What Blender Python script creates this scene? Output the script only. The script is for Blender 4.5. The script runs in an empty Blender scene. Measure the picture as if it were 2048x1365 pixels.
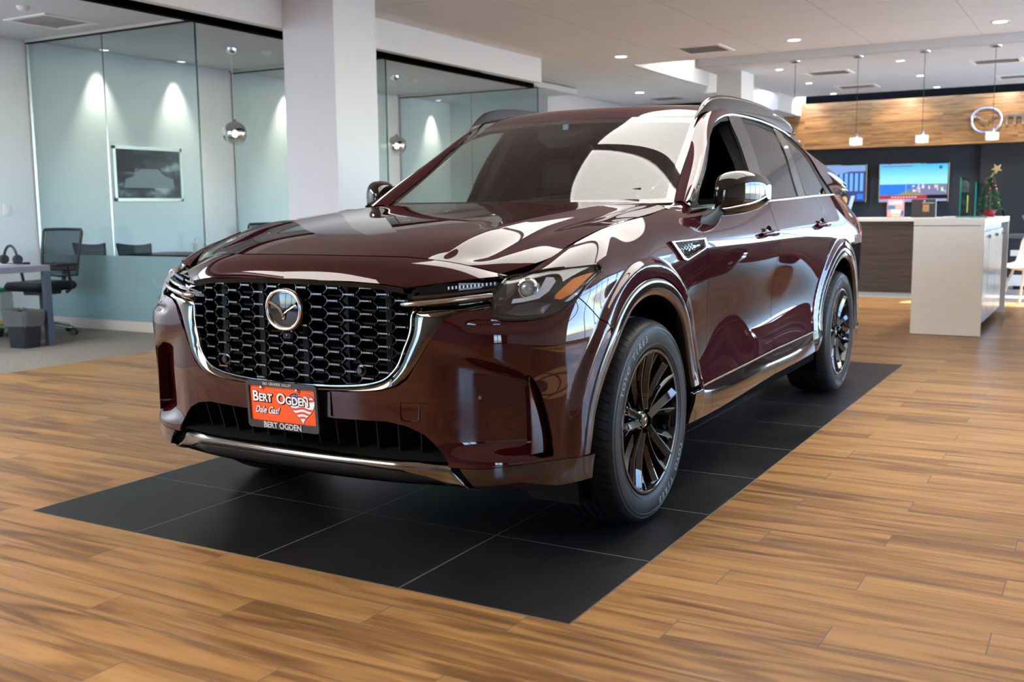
import bpy, math, random
import numpy as np
from mathutils import Vector, Matrix

# ------------------------------------------------------------------ camera, world, light, exposure
SC = bpy.context.scene
COL = SC.collection
W_PX, H_PX = 2048, 1365
CAM_POS = (2.4273, -3.5422, 1.1823)
YAW, PITCH, ROLL, FPX = -0.52260, -0.12720, -0.01100, 2072.02
cy, sy, cp, sp, cr, sr = math.cos(YAW), math.sin(YAW), math.cos(PITCH), math.sin(PITCH), math.cos(ROLL), math.sin(ROLL)
_f = Vector((sy * cp, cy * cp, sp)); _r0 = Vector((cy, -sy, 0)); _u0 = _r0.cross(_f)
_r = cr * _r0 + sr * _u0; _u = -sr * _r0 + cr * _u0
cam_d = bpy.data.cameras.new('camera'); cam = bpy.data.objects.new('camera', cam_d); COL.objects.link(cam)
cam.matrix_world = Matrix(((_r.x, _u.x, -_f.x, CAM_POS[0]), (_r.y, _u.y, -_f.y, CAM_POS[1]), (_r.z, _u.z, -_f.z, CAM_POS[2]), (0, 0, 0, 1)))
cam_d.sensor_width = 36.0; cam_d.sensor_fit = 'HORIZONTAL'; cam_d.lens = 36.0 * FPX / W_PX
cam_d.clip_start = 0.05; cam_d.clip_end = 300
cam_d.dof.use_dof = True; cam_d.dof.focus_distance = 3.85; cam_d.dof.aperture_fstop = 4.0
SC.camera = cam
SC.view_settings.view_transform = 'Standard'
try: SC.view_settings.look = 'None'
except Exception: pass
SC.view_settings.exposure = 0.98
SC.view_settings.gamma = 1.0
SC.view_settings.use_curve_mapping = False
cyc = SC.cycles
cyc.max_bounces = 8; cyc.diffuse_bounces = 4; cyc.glossy_bounces = 5; cyc.transmission_bounces = 6; cyc.transparent_max_bounces = 14
cyc.caustics_reflective = False; cyc.caustics_refractive = False
cyc.sample_clamp_indirect = 6.0; cyc.use_denoising = True

world = bpy.data.worlds.new('sky'); SC.world = world; world.use_nodes = True
wn = world.node_tree.nodes; wl = world.node_tree.links
bg = wn['Background']; bg.inputs['Strength'].default_value = 1.05
skyt = wn.new('ShaderNodeTexSky'); skyt.sky_type = 'NISHITA'; skyt.sun_disc = False
skyt.sun_elevation = math.radians(35); skyt.sun_rotation = math.radians(95); skyt.air_density = 1.0; skyt.dust_density = 0.6
tn = wn.new('ShaderNodeMix'); tn.data_type = 'RGBA'; tn.blend_type = 'MULTIPLY'; tn.inputs['Factor'].default_value = 1.0; tn.inputs['B'].default_value = (.80, .92, 1.10, 1); wl.new(skyt.outputs[0], tn.inputs['A']); wl.new(tn.outputs['Result'], bg.inputs['Color'])

def area(name, loc, rot, sx, sy_, power, color=(1, 1, 1), portal=False):
    d = bpy.data.lights.new(name, 'AREA'); d.shape = 'RECTANGLE'; d.size = sx; d.size_y = sy_; d.energy = power; d.color = color
    if portal: d.cycles.is_portal = True
    o = bpy.data.objects.new(name, d); o.location = loc; o.rotation_euler = rot; COL.objects.link(o); return o

sun_d = bpy.data.lights.new('sun', 'SUN'); sun_d.energy = 22.0; sun_d.angle = math.radians(0.6); sun_d.color = (1.0, 0.93, 0.82)
sun = bpy.data.objects.new('sun', sun_d); COL.objects.link(sun)
SUN_DIR = Vector((-0.35, -0.78, -0.52)).normalized()
sun.rotation_euler = SUN_DIR.to_track_quat('-Z', 'Y').to_euler()
# daylight enters through the storefront glass on the right and behind the viewer: portals in those openings
area('daylight_portal', (5.95, 8.0, 1.5), (0, math.radians(90), 0), 2.9, 14.0, 1, portal=True)
area('daylight_portal', (-5.55, -7.95, 1.5), (math.radians(90), 0, 0), 3.9, 2.9, 1, portal=True)
area('daylight_portal', (4.25, 14.95, 1.5), (math.radians(-90), 0, 0), 3.5, 2.9, 1, portal=True)

# ------------------------------------------------------------------ helpers
PI = math.pi
def tag(o, label=None, cat=None, group=None, kind=None):
    if label: o['label'] = label
    if cat: o['category'] = cat
    if group: o['group'] = group
    if kind: o['kind'] = kind
    return o

def empty(name, loc=(0, 0, 0), rz=0.0, label=None, cat=None, group=None):
    o = bpy.data.objects.new(name, None); o.empty_display_size = 0.1; COL.objects.link(o)
    o.location = loc; o.rotation_euler = (0, 0, rz)
    return tag(o, label, cat, group)

def copy_tree(o, parent=None):
    c = o.copy(); COL.objects.link(c)
    if parent is not None:
        c.parent = parent
    for ch in list(o.children):
        copy_tree(ch, c)
    return c

def mk(name, V, F, mat, parent=None, smooth=35.0, mats=None, mi=None):
    V = np.asarray(V, float)
    me = bpy.data.meshes.new(name)
    if isinstance(F, np.ndarray):
        F = [tuple(int(i) for i in f if i >= 0) for f in F]
    else:
        F = [tuple(int(i) for i in f if i >= 0) for f in F]
    me.from_pydata(V.tolist(), [], F); 
    for m in (mats or [mat]): me.materials.append(m)
    if mi is not None: me.polygons.foreach_set('material_index', np.asarray(mi, dtype=np.int32))
    me.validate(); me.update()
    if smooth:
        me.polygons.foreach_set('use_smooth', [True] * len(me.polygons))
        me.set_sharp_from_angle(angle=math.radians(smooth))
    o = bpy.data.objects.new(name, me); COL.objects.link(o)
    if parent is not None: o.parent = parent
    return o

class MB:
    """collects shapes into one mesh"""
    def __init__(s): s.V = []; s.F = []; s.M = []; s.n = 0
    def add(s, V, F, m=0):
        V = np.asarray(V, float).reshape(-1, 3)
        for f in F:
            s.F.append(tuple(int(i) + s.n for i in f if i >= 0)); s.M.append(m)
        s.V.append(V); s.n += len(V); return s
    def box(s, x0, x1, y0, y1, z0, z1, m=0, b=0.0):
        if b <= 0:
            V = [(x0, y0, z0), (x1, y0, z0), (x1, y1, z0), (x0, y1, z0), (x0, y0, z1), (x1, y0, z1), (x1, y1, z1), (x0, y1, z1)]
            F = [(0, 3, 2, 1), (4, 5, 6, 7), (0, 1, 5, 4), (1, 2, 6, 5), (2, 3, 7, 6), (3, 0, 4, 7)]
            return s.add(V, F, m)
        # chamfered box
        V = []; F = []
        import itertools
        idx = {}
        for ax in range(3):
            for sx in (0, 1):
                for a in (0, 1):
                    for c in (0, 1):
                        lo = [x0, y0, z0]; hi = [x1, y1, z1]
                        o1, o2 = [k for k in range(3) if k != ax]
                        pt = [0, 0, 0]; pt[ax] = hi[ax] if sx else lo[ax]
                        pt[o1] = hi[o1] - b if a else lo[o1] + b
                        pt[o2] = hi[o2] - b if c else lo[o2] + b
                        sg = [0, 0, 0]; sg[ax] = sx; sg[o1] = a; sg[o2] = c
                        idx[(ax, tuple(sg))] = len(V); V.append(pt)
        for ax in range(3):
            o1, o2 = [k for k in range(3) if k != ax]
            for sx in (0, 1):
                q = []
                for a, c in ((0, 0), (1, 0), (1, 1), (0, 1)):
                    sg = [0, 0, 0]; sg[ax] = sx; sg[o1] = a; sg[o2] = c; q.append(idx[(ax, tuple(sg))])
                F.append(q)
        for ax in range(3):
            o1, o2 = [k for k in range(3) if k != ax]
            for a in (0, 1):
                for c in (0, 1):
                    q = []
                    for t, which in ((0, o1), (1, o1), (1, o2), (0, o2)):
                        sg = [0, 0, 0]; sg[ax] = t; sg[o1] = a; sg[o2] = c; q.append(idx[(which, tuple(sg))])
                    F.append(q)
        for sg in itertools.product((0, 1), repeat=3):
            F.append([idx[(ax, sg)] for ax in range(3)])
        V = np.array(V, float); c0 = V.mean(0); G = []
        for f in F:
            a, b_, c = V[f[0]], V[f[1]], V[f[2]]
            if np.dot(np.cross(b_ - a, c - a), V[list(f)].mean(0) - c0) < 0: f = f[::-1]
            G.append(f)
        return s.add(V, G, m)
    def tube(s, pts, r, n=8, m=0, closed=False, flat=None, caps=True):
        P = np.asarray(pts, float); N = len(P); rr = np.broadcast_to(np.asarray(r, float), (N,))
        T = np.zeros_like(P)
        if closed: T = np.roll(P, -1, 0) - np.roll(P, 1, 0)
        else:
            T[1:-1] = P[2:] - P[:-2]; T[0] = P[1] - P[0]; T[-1] = P[-1] - P[-2]
        T /= np.linalg.norm(T, axis=1)[:, None] + 1e-12
        up = np.array([0, 0, 1.0]) if flat is None else np.asarray(flat, float)
        if flat is None and abs(T[0][2]) > 0.9: up = np.array([1.0, 0, 0])
        V = []; prev = None
        for i in range(N):
            a = up if (prev is None or flat is not None) else prev
            a = a - T[i] * a.dot(T[i]); l = np.linalg.norm(a)
            if l < 1e-6: a = np.cross(T[i], [0.3, 0.5, 0.8]); l = np.linalg.norm(a)
            a /= l; b = np.cross(T[i], a); prev = a
            for k in range(n):
                t = 2 * PI * (k + .5) / n
                V.append(P[i] + rr[i] * (math.cos(t) * a + math.sin(t) * b))
        F = []
        for i in range(N if closed else N - 1):
            j = (i + 1) % N
            for k in range(n):
                k2 = (k + 1) % n
                F.append((i * n + k, i * n + k2, j * n + k2, j * n + k))
        if not closed and caps:
            F.append(tuple(range(n))[::-1]); F.append(tuple((N - 1) * n + k for k in range(n)))
        return s.add(V, F, m)
    def lathe(s, prof, n=48, axis='z', c=(0, 0, 0), m=0, a0=0, a1=2 * PI, closed=False, keep=False):
        """prof: list of (radius, height)"""
        P = np.asarray(prof, float); full = abs(a1 - a0 - 2 * PI) < 1e-6; k = n if full else n + 1
        ang = a0 + (a1 - a0) * np.arange(k) / n
        R = P[:, 0][None, :] * np.ones((k, 1)); Hh = P[:, 1][None, :] * np.ones((k, 1))
        X = R * np.cos(ang)[:, None]; Y = R * np.sin(ang)[:, None]
        if axis == 'z': V = np.stack([X, Y, Hh], -1)
        elif axis == 'x': V = np.stack([Hh, X, Y], -1)
        else: V = np.stack([Y, Hh, X], -1)
        V = V + np.asarray(c, float)
        M = len(P); F = []
        for i in range(n):
            j = (i + 1) % k
            for q in range(M - 1 if not closed else M):
                q2 = (q + 1) % M
                F.append((i * M + q, j * M + q, j * M + q2, i * M + q2))
        V = V.reshape(-1, 3); vol = 0.0            # make the skin face outwards
        A_ = V - np.asarray(c, float)
        for f in F[:: max(1, len(F) // 400)]:
            p0, p1, p2, p3 = (A_[q] for q in f); nn = np.cross(p2 - p0, p3 - p1); vol += nn.dot((p0 + p1 + p2 + p3) / 4 - A_.mean(0))
        if vol < 0 and not keep: F = [f[::-1] for f in F]
        return s.add(V, F, m)
    def prism(s, poly, z0, z1, m=0, plane='xy', flip=False):
        """extruded polygon; plane gives the axes of poly, the third axis takes z0..z1"""
        poly = list(poly); n = len(poly)
        def P(a, b, c):
            return {'xy': (a, b, c), 'xz': (a, c, b), 'yz': (c, a, b)}[plane]
        V = [P(a, b, z0) for a, b in poly] + [P(a, b, z1) for a, b in poly]
        F = [tuple(range(n))[::-1], tuple(range(n, 2 * n))] + [(i, (i + 1) % n, n + (i + 1) % n, n + i) for i in range(n)]
        return s.add(V, F, m)
    def quad(s, a, b, c, d, m=0): return s.add([a, b, c, d], [(0, 1, 2, 3)], m)
    def sphere(s, c, r, nu=20, nv=12, m=0, v0=-PI / 2, v1=PI / 2):
        rx, ry, rz = (r, r, r) if np.isscalar(r) else r
        prof = [(math.cos(v0 + (v1 - v0) * i / nv), math.sin(v0 + (v1 - v0) * i / nv)) for i in range(nv + 1)]
        b = MB().lathe(prof, nu); V = b.V[0] * np.array([rx, ry, rz]) + np.asarray(c, float)
        return s.add(V, b.F, m)
    def build(s, name, mat, parent=None, smooth=35.0):
        mats = mat if isinstance(mat, (list, tuple)) else [mat]
        V = np.concatenate(s.V) if s.V else np.zeros((0, 3))
        o = mk(name, V, s.F, None, parent, smooth, mats=mats, mi=[min(k, len(mats) - 1) for k in s.M] if len(mats) > 1 else None)
        return o

def fix_normals(o):
    import bmesh
    bm = bmesh.new(); bm.from_mesh(o.data); bmesh.ops.recalc_face_normals(bm, faces=bm.faces); bm.to_mesh(o.data); bm.free()
    return o

def weld_bevel(o, w=0.004, seg=2, ang=35):
    m = o.modifiers.new('bevel', 'BEVEL'); m.width = w; m.segments = seg; m.limit_method = 'ANGLE'; m.angle_limit = math.radians(ang)
    m.harden_normals = False
    return o

def text_obj(name, body, size, mat, parent, M, extrude=0.0, align='CENTER', font=None, bold=0.0, shear=0.0, sx=1.0):
    """writing turned into a mesh; M: 4x4 matrix placing the text (local x right, y up, z towards reader)"""
    cu = bpy.data.curves.new(name, 'FONT'); cu.body = body; cu.size = size; cu.align_x = align; cu.align_y = 'CENTER'
    cu.extrude = extrude; cu.offset = bold; cu.shear = shear; cu.resolution_u = 3
    tmp = bpy.data.objects.new(name + '_tmp', cu); COL.objects.link(tmp)
    dg = bpy.context.evaluated_depsgraph_get(); dg.update()
    me = bpy.data.meshes.new_from_object(tmp.evaluated_get(dg)); 
    bpy.data.objects.remove(tmp); bpy.data.curves.remove(cu)
    me.transform(Matrix.Diagonal((sx, 1, 1, 1))); me.transform(M); me.materials.clear(); me.materials.append(mat); me.name = name
    o = bpy.data.objects.new(name, me); COL.objects.link(o)
    if parent is not None: o.parent = parent
    return o

def frame_mat(origin, xax, yax):
    x = Vector(xax).normalized(); y = Vector(yax); z = x.cross(y).normalized(); y = z.cross(x)
    o = Vector(origin)
    return Matrix(((x.x, y.x, z.x, o.x), (x.y, y.y, z.y, o.y), (x.z, y.z, z.z, o.z), (0, 0, 0, 1)))

# ---- spline surfaces
def nsm(t, s):
    """natural cubic spline matrix from knots t to samples s"""
    t = np.asarray(t, float); s = np.asarray(s, float); n = len(t); h = np.diff(t)
    A = np.zeros((n, n)); B = np.zeros((n, n)); A[0, 0] = A[-1, -1] = 1
    for i in range(1, n - 1):
        A[i, i - 1] = h[i - 1]; A[i, i] = 2 * (h[i - 1] + h[i]); A[i, i + 1] = h[i]
        B[i, i - 1] = 6 / h[i - 1]; B[i, i] = -6 / h[i - 1] - 6 / h[i]; B[i, i + 1] = 6 / h[i]
    Mm = np.linalg.solve(A, B); k = np.clip(np.searchsorted(t, s, side='right') - 1, 0, n - 2)
    E = np.eye(n); out = np.zeros((len(s), n))
    for q, (si, ki) in enumerate(zip(s, k)):
        hi = h[ki]; a = (t[ki + 1] - si) / hi; b = (si - t[ki]) / hi
        out[q] = a * E[ki] + b * E[ki + 1] + ((a ** 3 - a) * Mm[ki] + (b ** 3 - b) * Mm[ki + 1]) * hi * hi / 6
    return out

def spl(P, n, closed=False):
    P = np.asarray(P, float)
    if closed:
        k = len(P); Q = np.concatenate([P[-3:], P, P[:4]]); d = np.sqrt(np.linalg.norm(np.diff(Q, axis=0), axis=1)); t = np.r_[0, np.cumsum(d)]
        s = np.linspace(t[3], t[3 + k], n, endpoint=False); return nsm(t, s) @ Q
    d = np.linalg.norm(np.diff(P, axis=0), axis=1); t = np.r_[0, np.cumsum(d)]
    return nsm(t, np.linspace(0, t[-1], n)) @ P

def poly_res(P, step=0.01):
    """resample a polyline with straight legs"""
    P = np.asarray(P, float); out = []
    for a, b in zip(P[:-1], P[1:]):
        k = max(1, int(np.linalg.norm(b - a) / step))
        out += [a + (b - a) * i / k for i in range(k)]
    out.append(P[-1]); return np.array(out)

class Net:
    def __init__(s, P):
        s.P = np.asarray(P, float)            # rows x cols x 3
        d = np.linalg.norm(np.diff(s.P, axis=1), axis=2).mean(0); s.tu = np.r_[0, np.cumsum(d)]
        d = np.linalg.norm(np.diff(s.P, axis=0), axis=2).mean(1); s.tv = np.r_[0, np.cumsum(d)]
    def grid(s, nu, nv, c0=0, c1=None, r0=0, r1=None):
        c1 = len(s.tu) - 1 if c1 is None else c1; r1 = len(s.tv) - 1 if r1 is None else r1
        U = nsm(s.tu, np.linspace(s.tu[c0], s.tu[c1], nu)); Vv = nsm(s.tv, np.linspace(s.tv[r0], s.tv[r1], nv))
        G = np.einsum('vr,rck,uc->vuk', Vv, s.P, U)
        return G
def grid_mesh(G):
    nv, nu = G.shape[:2]; V = G.reshape(-1, 3)
    i = np.arange(nv - 1)[:, None] * nu + np.arange(nu - 1)[None, :]
    F = np.stack([i, i + 1, i + nu + 1, i + nu], -1).reshape(-1, 4)
    return V, F

def clip(V, F, f):
    """keep the part of the mesh where f >= 0"""
    F = np.asarray(F); f = np.where(np.abs(f) < 1e-7, 1e-7, f)
    Fp = np.where(F < 0, F[:, :1], F); ins = f[Fp] > 0
    allin = ins.all(1); none = ~ins.any(1); mixed = np.where(~allin & ~none)[0]
    newF = [F[allin]]; V = list(map(tuple, V)) if False else V
    extra = []; cache = {}; nV = len(V); polys = []
    for fi in mixed:
        face = [i for i in F[fi] if i >= 0]; out = []
        for a, b in zip(face, face[1:] + face[:1]):
            fa, fb = f[a], f[b]
            if fa > 0: out.append(a)
            if (fa > 0) != (fb > 0):
                key = (min(a, b), max(a, b))
                if key not in cache:
                    t = f[key[0]] / (f[key[0]] - f[key[1]])
                    extra.append(V[key[0]] * (1 - t) + V[key[1]] * t); cache[key] = nV + len(extra) - 1
                out.append(cache[key])
        if len(out) < 3: continue
        if len(out) <= 4: polys.append(out + [-1] * (4 - len(out)))
        else:
            polys.append(out[:4])
            polys.append([out[0]] + out[3:] + [-1] * (3 - len(out[3:])) if len(out) == 5 else [out[0], out[3], out[4], out[5]])
            if len(out) > 6: polys.append([out[0], out[5], out[6], -1])
    Vn = np.concatenate([V, np.array(extra).reshape(-1, V.shape[1])]) if extra else V
    Fn = np.concatenate(newF + ([np.array(polys)] if polys else []))
    used = np.unique(Fn[Fn >= 0]); mp = -np.ones(len(Vn), int); mp[used] = np.arange(len(used))
    Fn = np.where(Fn >= 0, mp[np.where(Fn >= 0, Fn, 0)], -1)
    return Vn[used], Fn

def sdf(poly, Q):
    """signed distance to a closed polygon, positive inside"""
    A = np.asarray(poly, float); B = np.roll(A, -1, 0); Q = np.asarray(Q, float)
    d = np.full(len(Q), 1e9); ins = np.zeros(len(Q), bool)
    for a, b in zip(A, B):
        e = b - a; w = Q - a; l = e.dot(e) + 1e-18; t = np.clip(w @ e / l, 0, 1)
        d = np.minimum(d, np.hypot(*(w - t[:, None] * e).T))
        c = (a[1] > Q[:, 1]) != (b[1] > Q[:, 1])
        if c.any():
            xx = a[0] + (Q[:, 1] - a[1]) * (e[0] / (e[1] if abs(e[1]) > 1e-12 else 1e-12))
            ins ^= c & (Q[:, 0] < xx)
    return np.where(ins, d, -d)

def vnormals(V, F):
    F = np.asarray(F); Fp = np.where(F < 0, F[:, :1], F); a, b, c, d = (V[Fp[:, k]] for k in range(4))
    n = np.cross(c - a, d - b); n2 = np.cross(b - a, c - a); tri = F[:, 3] < 0; n[tri] = n2[tri]
    N = np.zeros_like(V)
    for k in range(4):
        m = F[:, k] >= 0; np.add.at(N, F[m, k], n[m])
    return N / (np.linalg.norm(N, axis=1)[:, None] + 1e-15)

def outward(V, F, ref):
    """orient so the normals point away from ref"""
    N = vnormals(V, F)
    if (N * (V - np.asarray(ref, float))).sum() < 0: F = flip(F)
    return F
def flip(F):
    F = np.asarray(F).copy(); tri = F[:, 3] < 0; G = F[:, ::-1].copy()
    G[tri] = np.stack([F[tri, 2], F[tri, 1], F[tri, 0], F[tri, 3]], -1)
    return G
def boundary(F):
    cnt = {}
    for f in F:
        ff = [int(i) for i in f if i >= 0]
        for a, b in zip(ff, ff[1:] + ff[:1]):
            cnt[(a, b)] = cnt.get((a, b), 0) + 1
    return [(a, b) for (a, b) in cnt if (b, a) not in cnt]
def thicken(V, F, t, off=0.0, back=True, N=None):
    """shell: outer skin offset by off, inner skin t behind it"""
    if N is None: N = vnormals(V, F)
    n = len(V); Vo = V + N * off; Vi = V + N * (off - t)
    E = boundary(F); R = np.array([(b, a, a + n, b + n) for a, b in E]) if E else np.zeros((0, 4), int)
    Fi = flip(F); Fi = np.where(Fi >= 0, Fi + n, -1)
    parts = [F] + ([Fi] if back else []) + [R]
    return np.concatenate([Vo, Vi]), np.concatenate(parts)
def mir(V, F): return V * np.array([-1, 1, 1.0]), flip(F)
def join(*ms):
    Vs, Fs, n = [], [], 0
    for V, F in ms:
        Vs.append(V); Fs.append(np.where(np.asarray(F) >= 0, np.asarray(F) + n, -1)); n += len(V)
    return np.concatenate(Vs), np.concatenate(Fs)
def sm(t): t = np.clip(t, 0, 1); return t * t * (3 - 2 * t)
# ------------------------------------------------------------------ materials
MATS = {}
def mat(name, col=(0.8, 0.8, 0.8), rough=0.5, metal=0.0, spec=0.5, coat=0.0, coat_r=0.03, trans=0.0, ior=1.45, emit=None, es=0.0, alpha=1.0):
    m = bpy.data.materials.new(name); m.use_nodes = True; b = m.node_tree.nodes['Principled BSDF']
    b.inputs['Base Color'].default_value = (*col, 1); b.inputs['Roughness'].default_value = rough; b.inputs['Metallic'].default_value = metal
    b.inputs['Specular IOR Level'].default_value = spec; b.inputs['Coat Weight'].default_value = coat; b.inputs['Coat Roughness'].default_value = coat_r
    b.inputs['Transmission Weight'].default_value = trans; b.inputs['IOR'].default_value = ior; b.inputs['Alpha'].default_value = alpha
    if emit: b.inputs['Emission Color'].default_value = (*emit, 1); b.inputs['Emission Strength'].default_value = es
    MATS[name] = m; return m
def nodes(m): return m.node_tree.nodes, m.node_tree.links, m.node_tree.nodes['Principled BSDF']
def mottle(m, c1, c2, scale=8.0, detail=4, sc3=(1, 1, 1), bump=0.0, rough=None):
    """vary the base colour (and roughness) with object-space noise"""
    n, l, b = nodes(m)
    tc = n.new('ShaderNodeTexCoord'); mp = n.new('ShaderNodeMapping'); mp.inputs['Scale'].default_value = sc3
    nz = n.new('ShaderNodeTexNoise'); nz.inputs['Scale'].default_value = scale; nz.inputs['Detail'].default_value = detail
    cr_ = n.new('ShaderNodeValToRGB'); cr_.color_ramp.elements[0].color = (*c1, 1); cr_.color_ramp.elements[1].color = (*c2, 1)
    cr_.color_ramp.elements[0].position = 0.3; cr_.color_ramp.elements[1].position = 0.7
    l.new(tc.outputs['Object'], mp.inputs[0]); l.new(mp.outputs[0], nz.inputs['Vector']); l.new(nz.outputs['Fac'], cr_.inputs[0]); l.new(cr_.outputs[0], b.inputs['Base Color'])
    if bump:
        bp = n.new('ShaderNodeBump'); bp.inputs['Strength'].default_value = bump; bp.inputs['Distance'].default_value = 0.002
        l.new(nz.outputs['Fac'], bp.inputs['Height']); l.new(bp.outputs[0], b.inputs['Normal'])
    if rough:
        mr = n.new('ShaderNodeMapRange'); mr.inputs['To Min'].default_value = rough[0]; mr.inputs['To Max'].default_value = rough[1]
        l.new(nz.outputs['Fac'], mr.inputs[0]); l.new(mr.outputs[0], b.inputs['Roughness'])
    return m
def clear_glass(name, tint=(0.9, 0.95, 0.95), refl=1.0, rough=0.0, ior=1.5):
    """thin pane: tinted see-through plus mirror reflection by Fresnel"""
    m = bpy.data.materials.new(name); m.use_nodes = True; n, l = m.node_tree.nodes, m.node_tree.links
    n.remove(n['Principled BSDF']); out = n['Material Output']
    tr = n.new('ShaderNodeBsdfTransparent'); tr.inputs[0].default_value = (*tint, 1)
    gl = n.new('ShaderNodeBsdfGlossy'); gl.inputs['Roughness'].default_value = rough; gl.inputs[0].default_value = (refl, refl, refl, 1)
    lw_ = n.new('ShaderNodeLayerWeight'); lw_.inputs[0].default_value = .5; f0 = ((ior - 1) / (ior + 1)) ** 2
    pw = n.new('ShaderNodeMath'); pw.operation = 'POWER'; l.new(lw_.outputs['Facing'], pw.inputs[0]); pw.inputs[1].default_value = 5
    fr = n.new('ShaderNodeMath'); fr.operation = 'MULTIPLY_ADD'; l.new(pw.outputs[0], fr.inputs[0]); fr.inputs[1].default_value = 1 - f0; fr.inputs[2].default_value = f0
    mx = n.new('ShaderNodeMixShader')
    l.new(fr.outputs[0], mx.inputs[0]); l.new(tr.outputs[0], mx.inputs[1]); l.new(gl.outputs[0], mx.inputs[2]); l.new(mx.outputs[0], out.inputs[0])
    MATS[name] = m; return m

paint = mat('red_paint', (0.026, 0.0009, 0.0036), rough=0.30, metal=0.15, spec=0.0, coat=1.0, coat_r=0.012)
n_, l_, b_ = nodes(paint); b_.inputs['Coat IOR'].default_value = 1.6
gloss_black = mat('gloss_black', (0.006, 0.005, 0.005), rough=0.04, coat=1.0, coat_r=0.01, spec=0.15)
clad_mat = mat('dark_gloss_trim', (0.014, 0.009, 0.009), rough=0.08, coat=1.0, coat_r=0.015, spec=0.3, metal=0.0)
satin_black = mat('satin_black', (0.009, 0.009, 0.009), rough=0.45, spec=.22)
mottle(satin_black, (0.007, 0.007, 0.007), (0.012, 0.012, 0.012), 60)
void_black = mat('void_black', (0.003, 0.003, 0.003), rough=0.9, spec=.03)
dark_chrome = mat('dark_chrome', (0.17, 0.155, 0.14), rough=0.07, metal=1.0)
bright_chrome = mat('bright_chrome', (0.75, 0.76, 0.78), rough=0.05, metal=1.0)
satin_chrome = mat('satin_chrome', (0.50, 0.50, 0.51), rough=0.16, metal=1.0)
smoked = mat('smoked_chrome', (0.10, 0.095, 0.09), rough=0.08, metal=1.0)
rubber = mat('tire_rubber', (0.012, 0.013, 0.015), rough=0.42, spec=0.22)
mottle(rubber, (0.009, 0.010, 0.012), (0.015, 0.016, 0.019), 30, rough=(0.36, 0.5))
rubber_print = mat('tire_print', (0.14, 0.16, 0.18), rough=0.5); rib_print = mat('tire_rib', (0.05, 0.058, 0.066), rough=0.4)
rim_black = mat('rim_black', (0.005, 0.005, 0.006), rough=0.05, coat=.8, coat_r=0.01, spec=0.15)
wind_glass = clear_glass('windshield_glass', (0.78, 0.80, 0.78), 1.0, 0.0, 1.85)
tint_glass = clear_glass('tinted_glass', (0.03, 0.03, 0.03), 1.0, 0.0, 1.8)
lamp_glass = clear_glass('lamp_glass', (0.93, 0.95, 0.97), 1.0, 0.0, 1.5)
amber = mat('amber_reflector', (0.75, 0.20, 0.02), rough=0.12, coat=1.0)
lamp_grey = mat('lamp_grey', (0.25, 0.26, 0.28), rough=0.12, metal=0.8)
lamp_dark = mat('lamp_dark', (0.03, 0.032, 0.035), rough=0.15, metal=0.3, coat=0.5)
seat_mat = mat('black_leather', (0.012, 0.012, 0.013), rough=0.45, spec=.25)
mottle(seat_mat, (0.010, 0.010, 0.011), (0.018, 0.018, 0.019), 40, bump=0.15)
# ------------------------------------------------------------------ the car (x to its left side, y backwards, z up)
car = empty('car', (0, 0, 0), 0, 'dark red SUV parked on the black tile pad in the middle of the showroom', 'car')
WY = (0.0, 3.12); WZ = 0.3885; WR = 0.388
PX = np.array([0, .25, .45, .62, .74, .83, .89, .94, .972]); PY = np.array([-.885, -.875, -.85, -.81, -.775, -.72, -.66, -.56, -.43])
def Yf(x):
    return nsm(np.r_[-.25, PX[0], PX[1:7]], np.atleast_1d(np.abs(x)).clip(0, .89)) @ np.r_[-.875, PY[0], PY[1:7]]

# columns of the body surface, bottom to top
zf = [.20, .28, .36, .45, .56, .68, .79]
TOP = [(0, -.80, 1.033), (.25, -.785, 1.031), (.44, -.725, 1.024), (.60, -.655, .998), (.70, -.61, .970), (.765, -.57, .971), (.80, -.48, 1.012), (.822, -.37, 1.052), (.84, -.24, 1.088),
       (.852, -.09, 1.117), (.862, .10, 1.140), (.861, .28, 1.157), (.848, .46, 1.176), (.865, .66, 1.168), (.884, 1.15, 1.185), (.885, 1.65, 1.203), (.883, 2.1, 1.217), (.877, 2.55, 1.231),
       (.870, 2.85, 1.240), (.862, 3.12, 1.246), (.850, 3.4, 1.250), (.83, 3.65, 1.25), (.795, 3.86, 1.25), (.73, 4.0, 1.25), (.46, 4.10, 1.25), (0, 4.14, 1.25)]
cols = []
def fcol(j, r7, r8, r9):
    x, y = PX[j], PY[j]
    dy = [.10, .01, 0, .004, 0, 0, 0]; dx = [-.03, -.006, 0, 0, 0, 0, 0]
    c = [(x + dx[k] * min(1, x * 2), y + dy[k], zf[k]) for k in range(7)]
    cols.append(c + [r7, r8, r9, TOP[j]])
fcol(0, (0, -.885, .86), (0, -.884, .93), (0, -.862, .990))
fcol(1, (.25, -.875, .86), (.25, -.873, .93), (.25, -.850, .988))
fcol(2, (.45, -.848, .86), (.45, -.842, .925), (.448, -.802, .982))
fcol(3, (.62, -.796, .855), (.618, -.770, .910), (.61, -.725, .960))
fcol(4, (.738, -.750, .85), (.735, -.722, .905), (.722, -.675, .945))
fcol(5, (.826, -.690, .85), (.824, -.668, .905), (.802, -.630, .952))
fcol(6, (.888, -.615, .86), (.886, -.592, .915), (.862, -.545, .975))
fcol(7, (.938, -.520, .87), (.935, -.490, .925), (.905, -.440, 1.000))
fcol(8, (.964, -.410, .87), (.960, -.390, .935), (.925, -.320, 1.025))
ZS = [.20, .28, .38, .47, .58, .70, .82, .92, 1.01, 1.095]
FW = [.93, .955, .963, .963, .963, .965, .968, .966, .956, .925]
DR = [.93, .972, .978, .952, .932, .931, .946, .960, .964, .937]
RW = [.93, .955, .962, .962, .963, .967, .973, .976, .968, .932]
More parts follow.
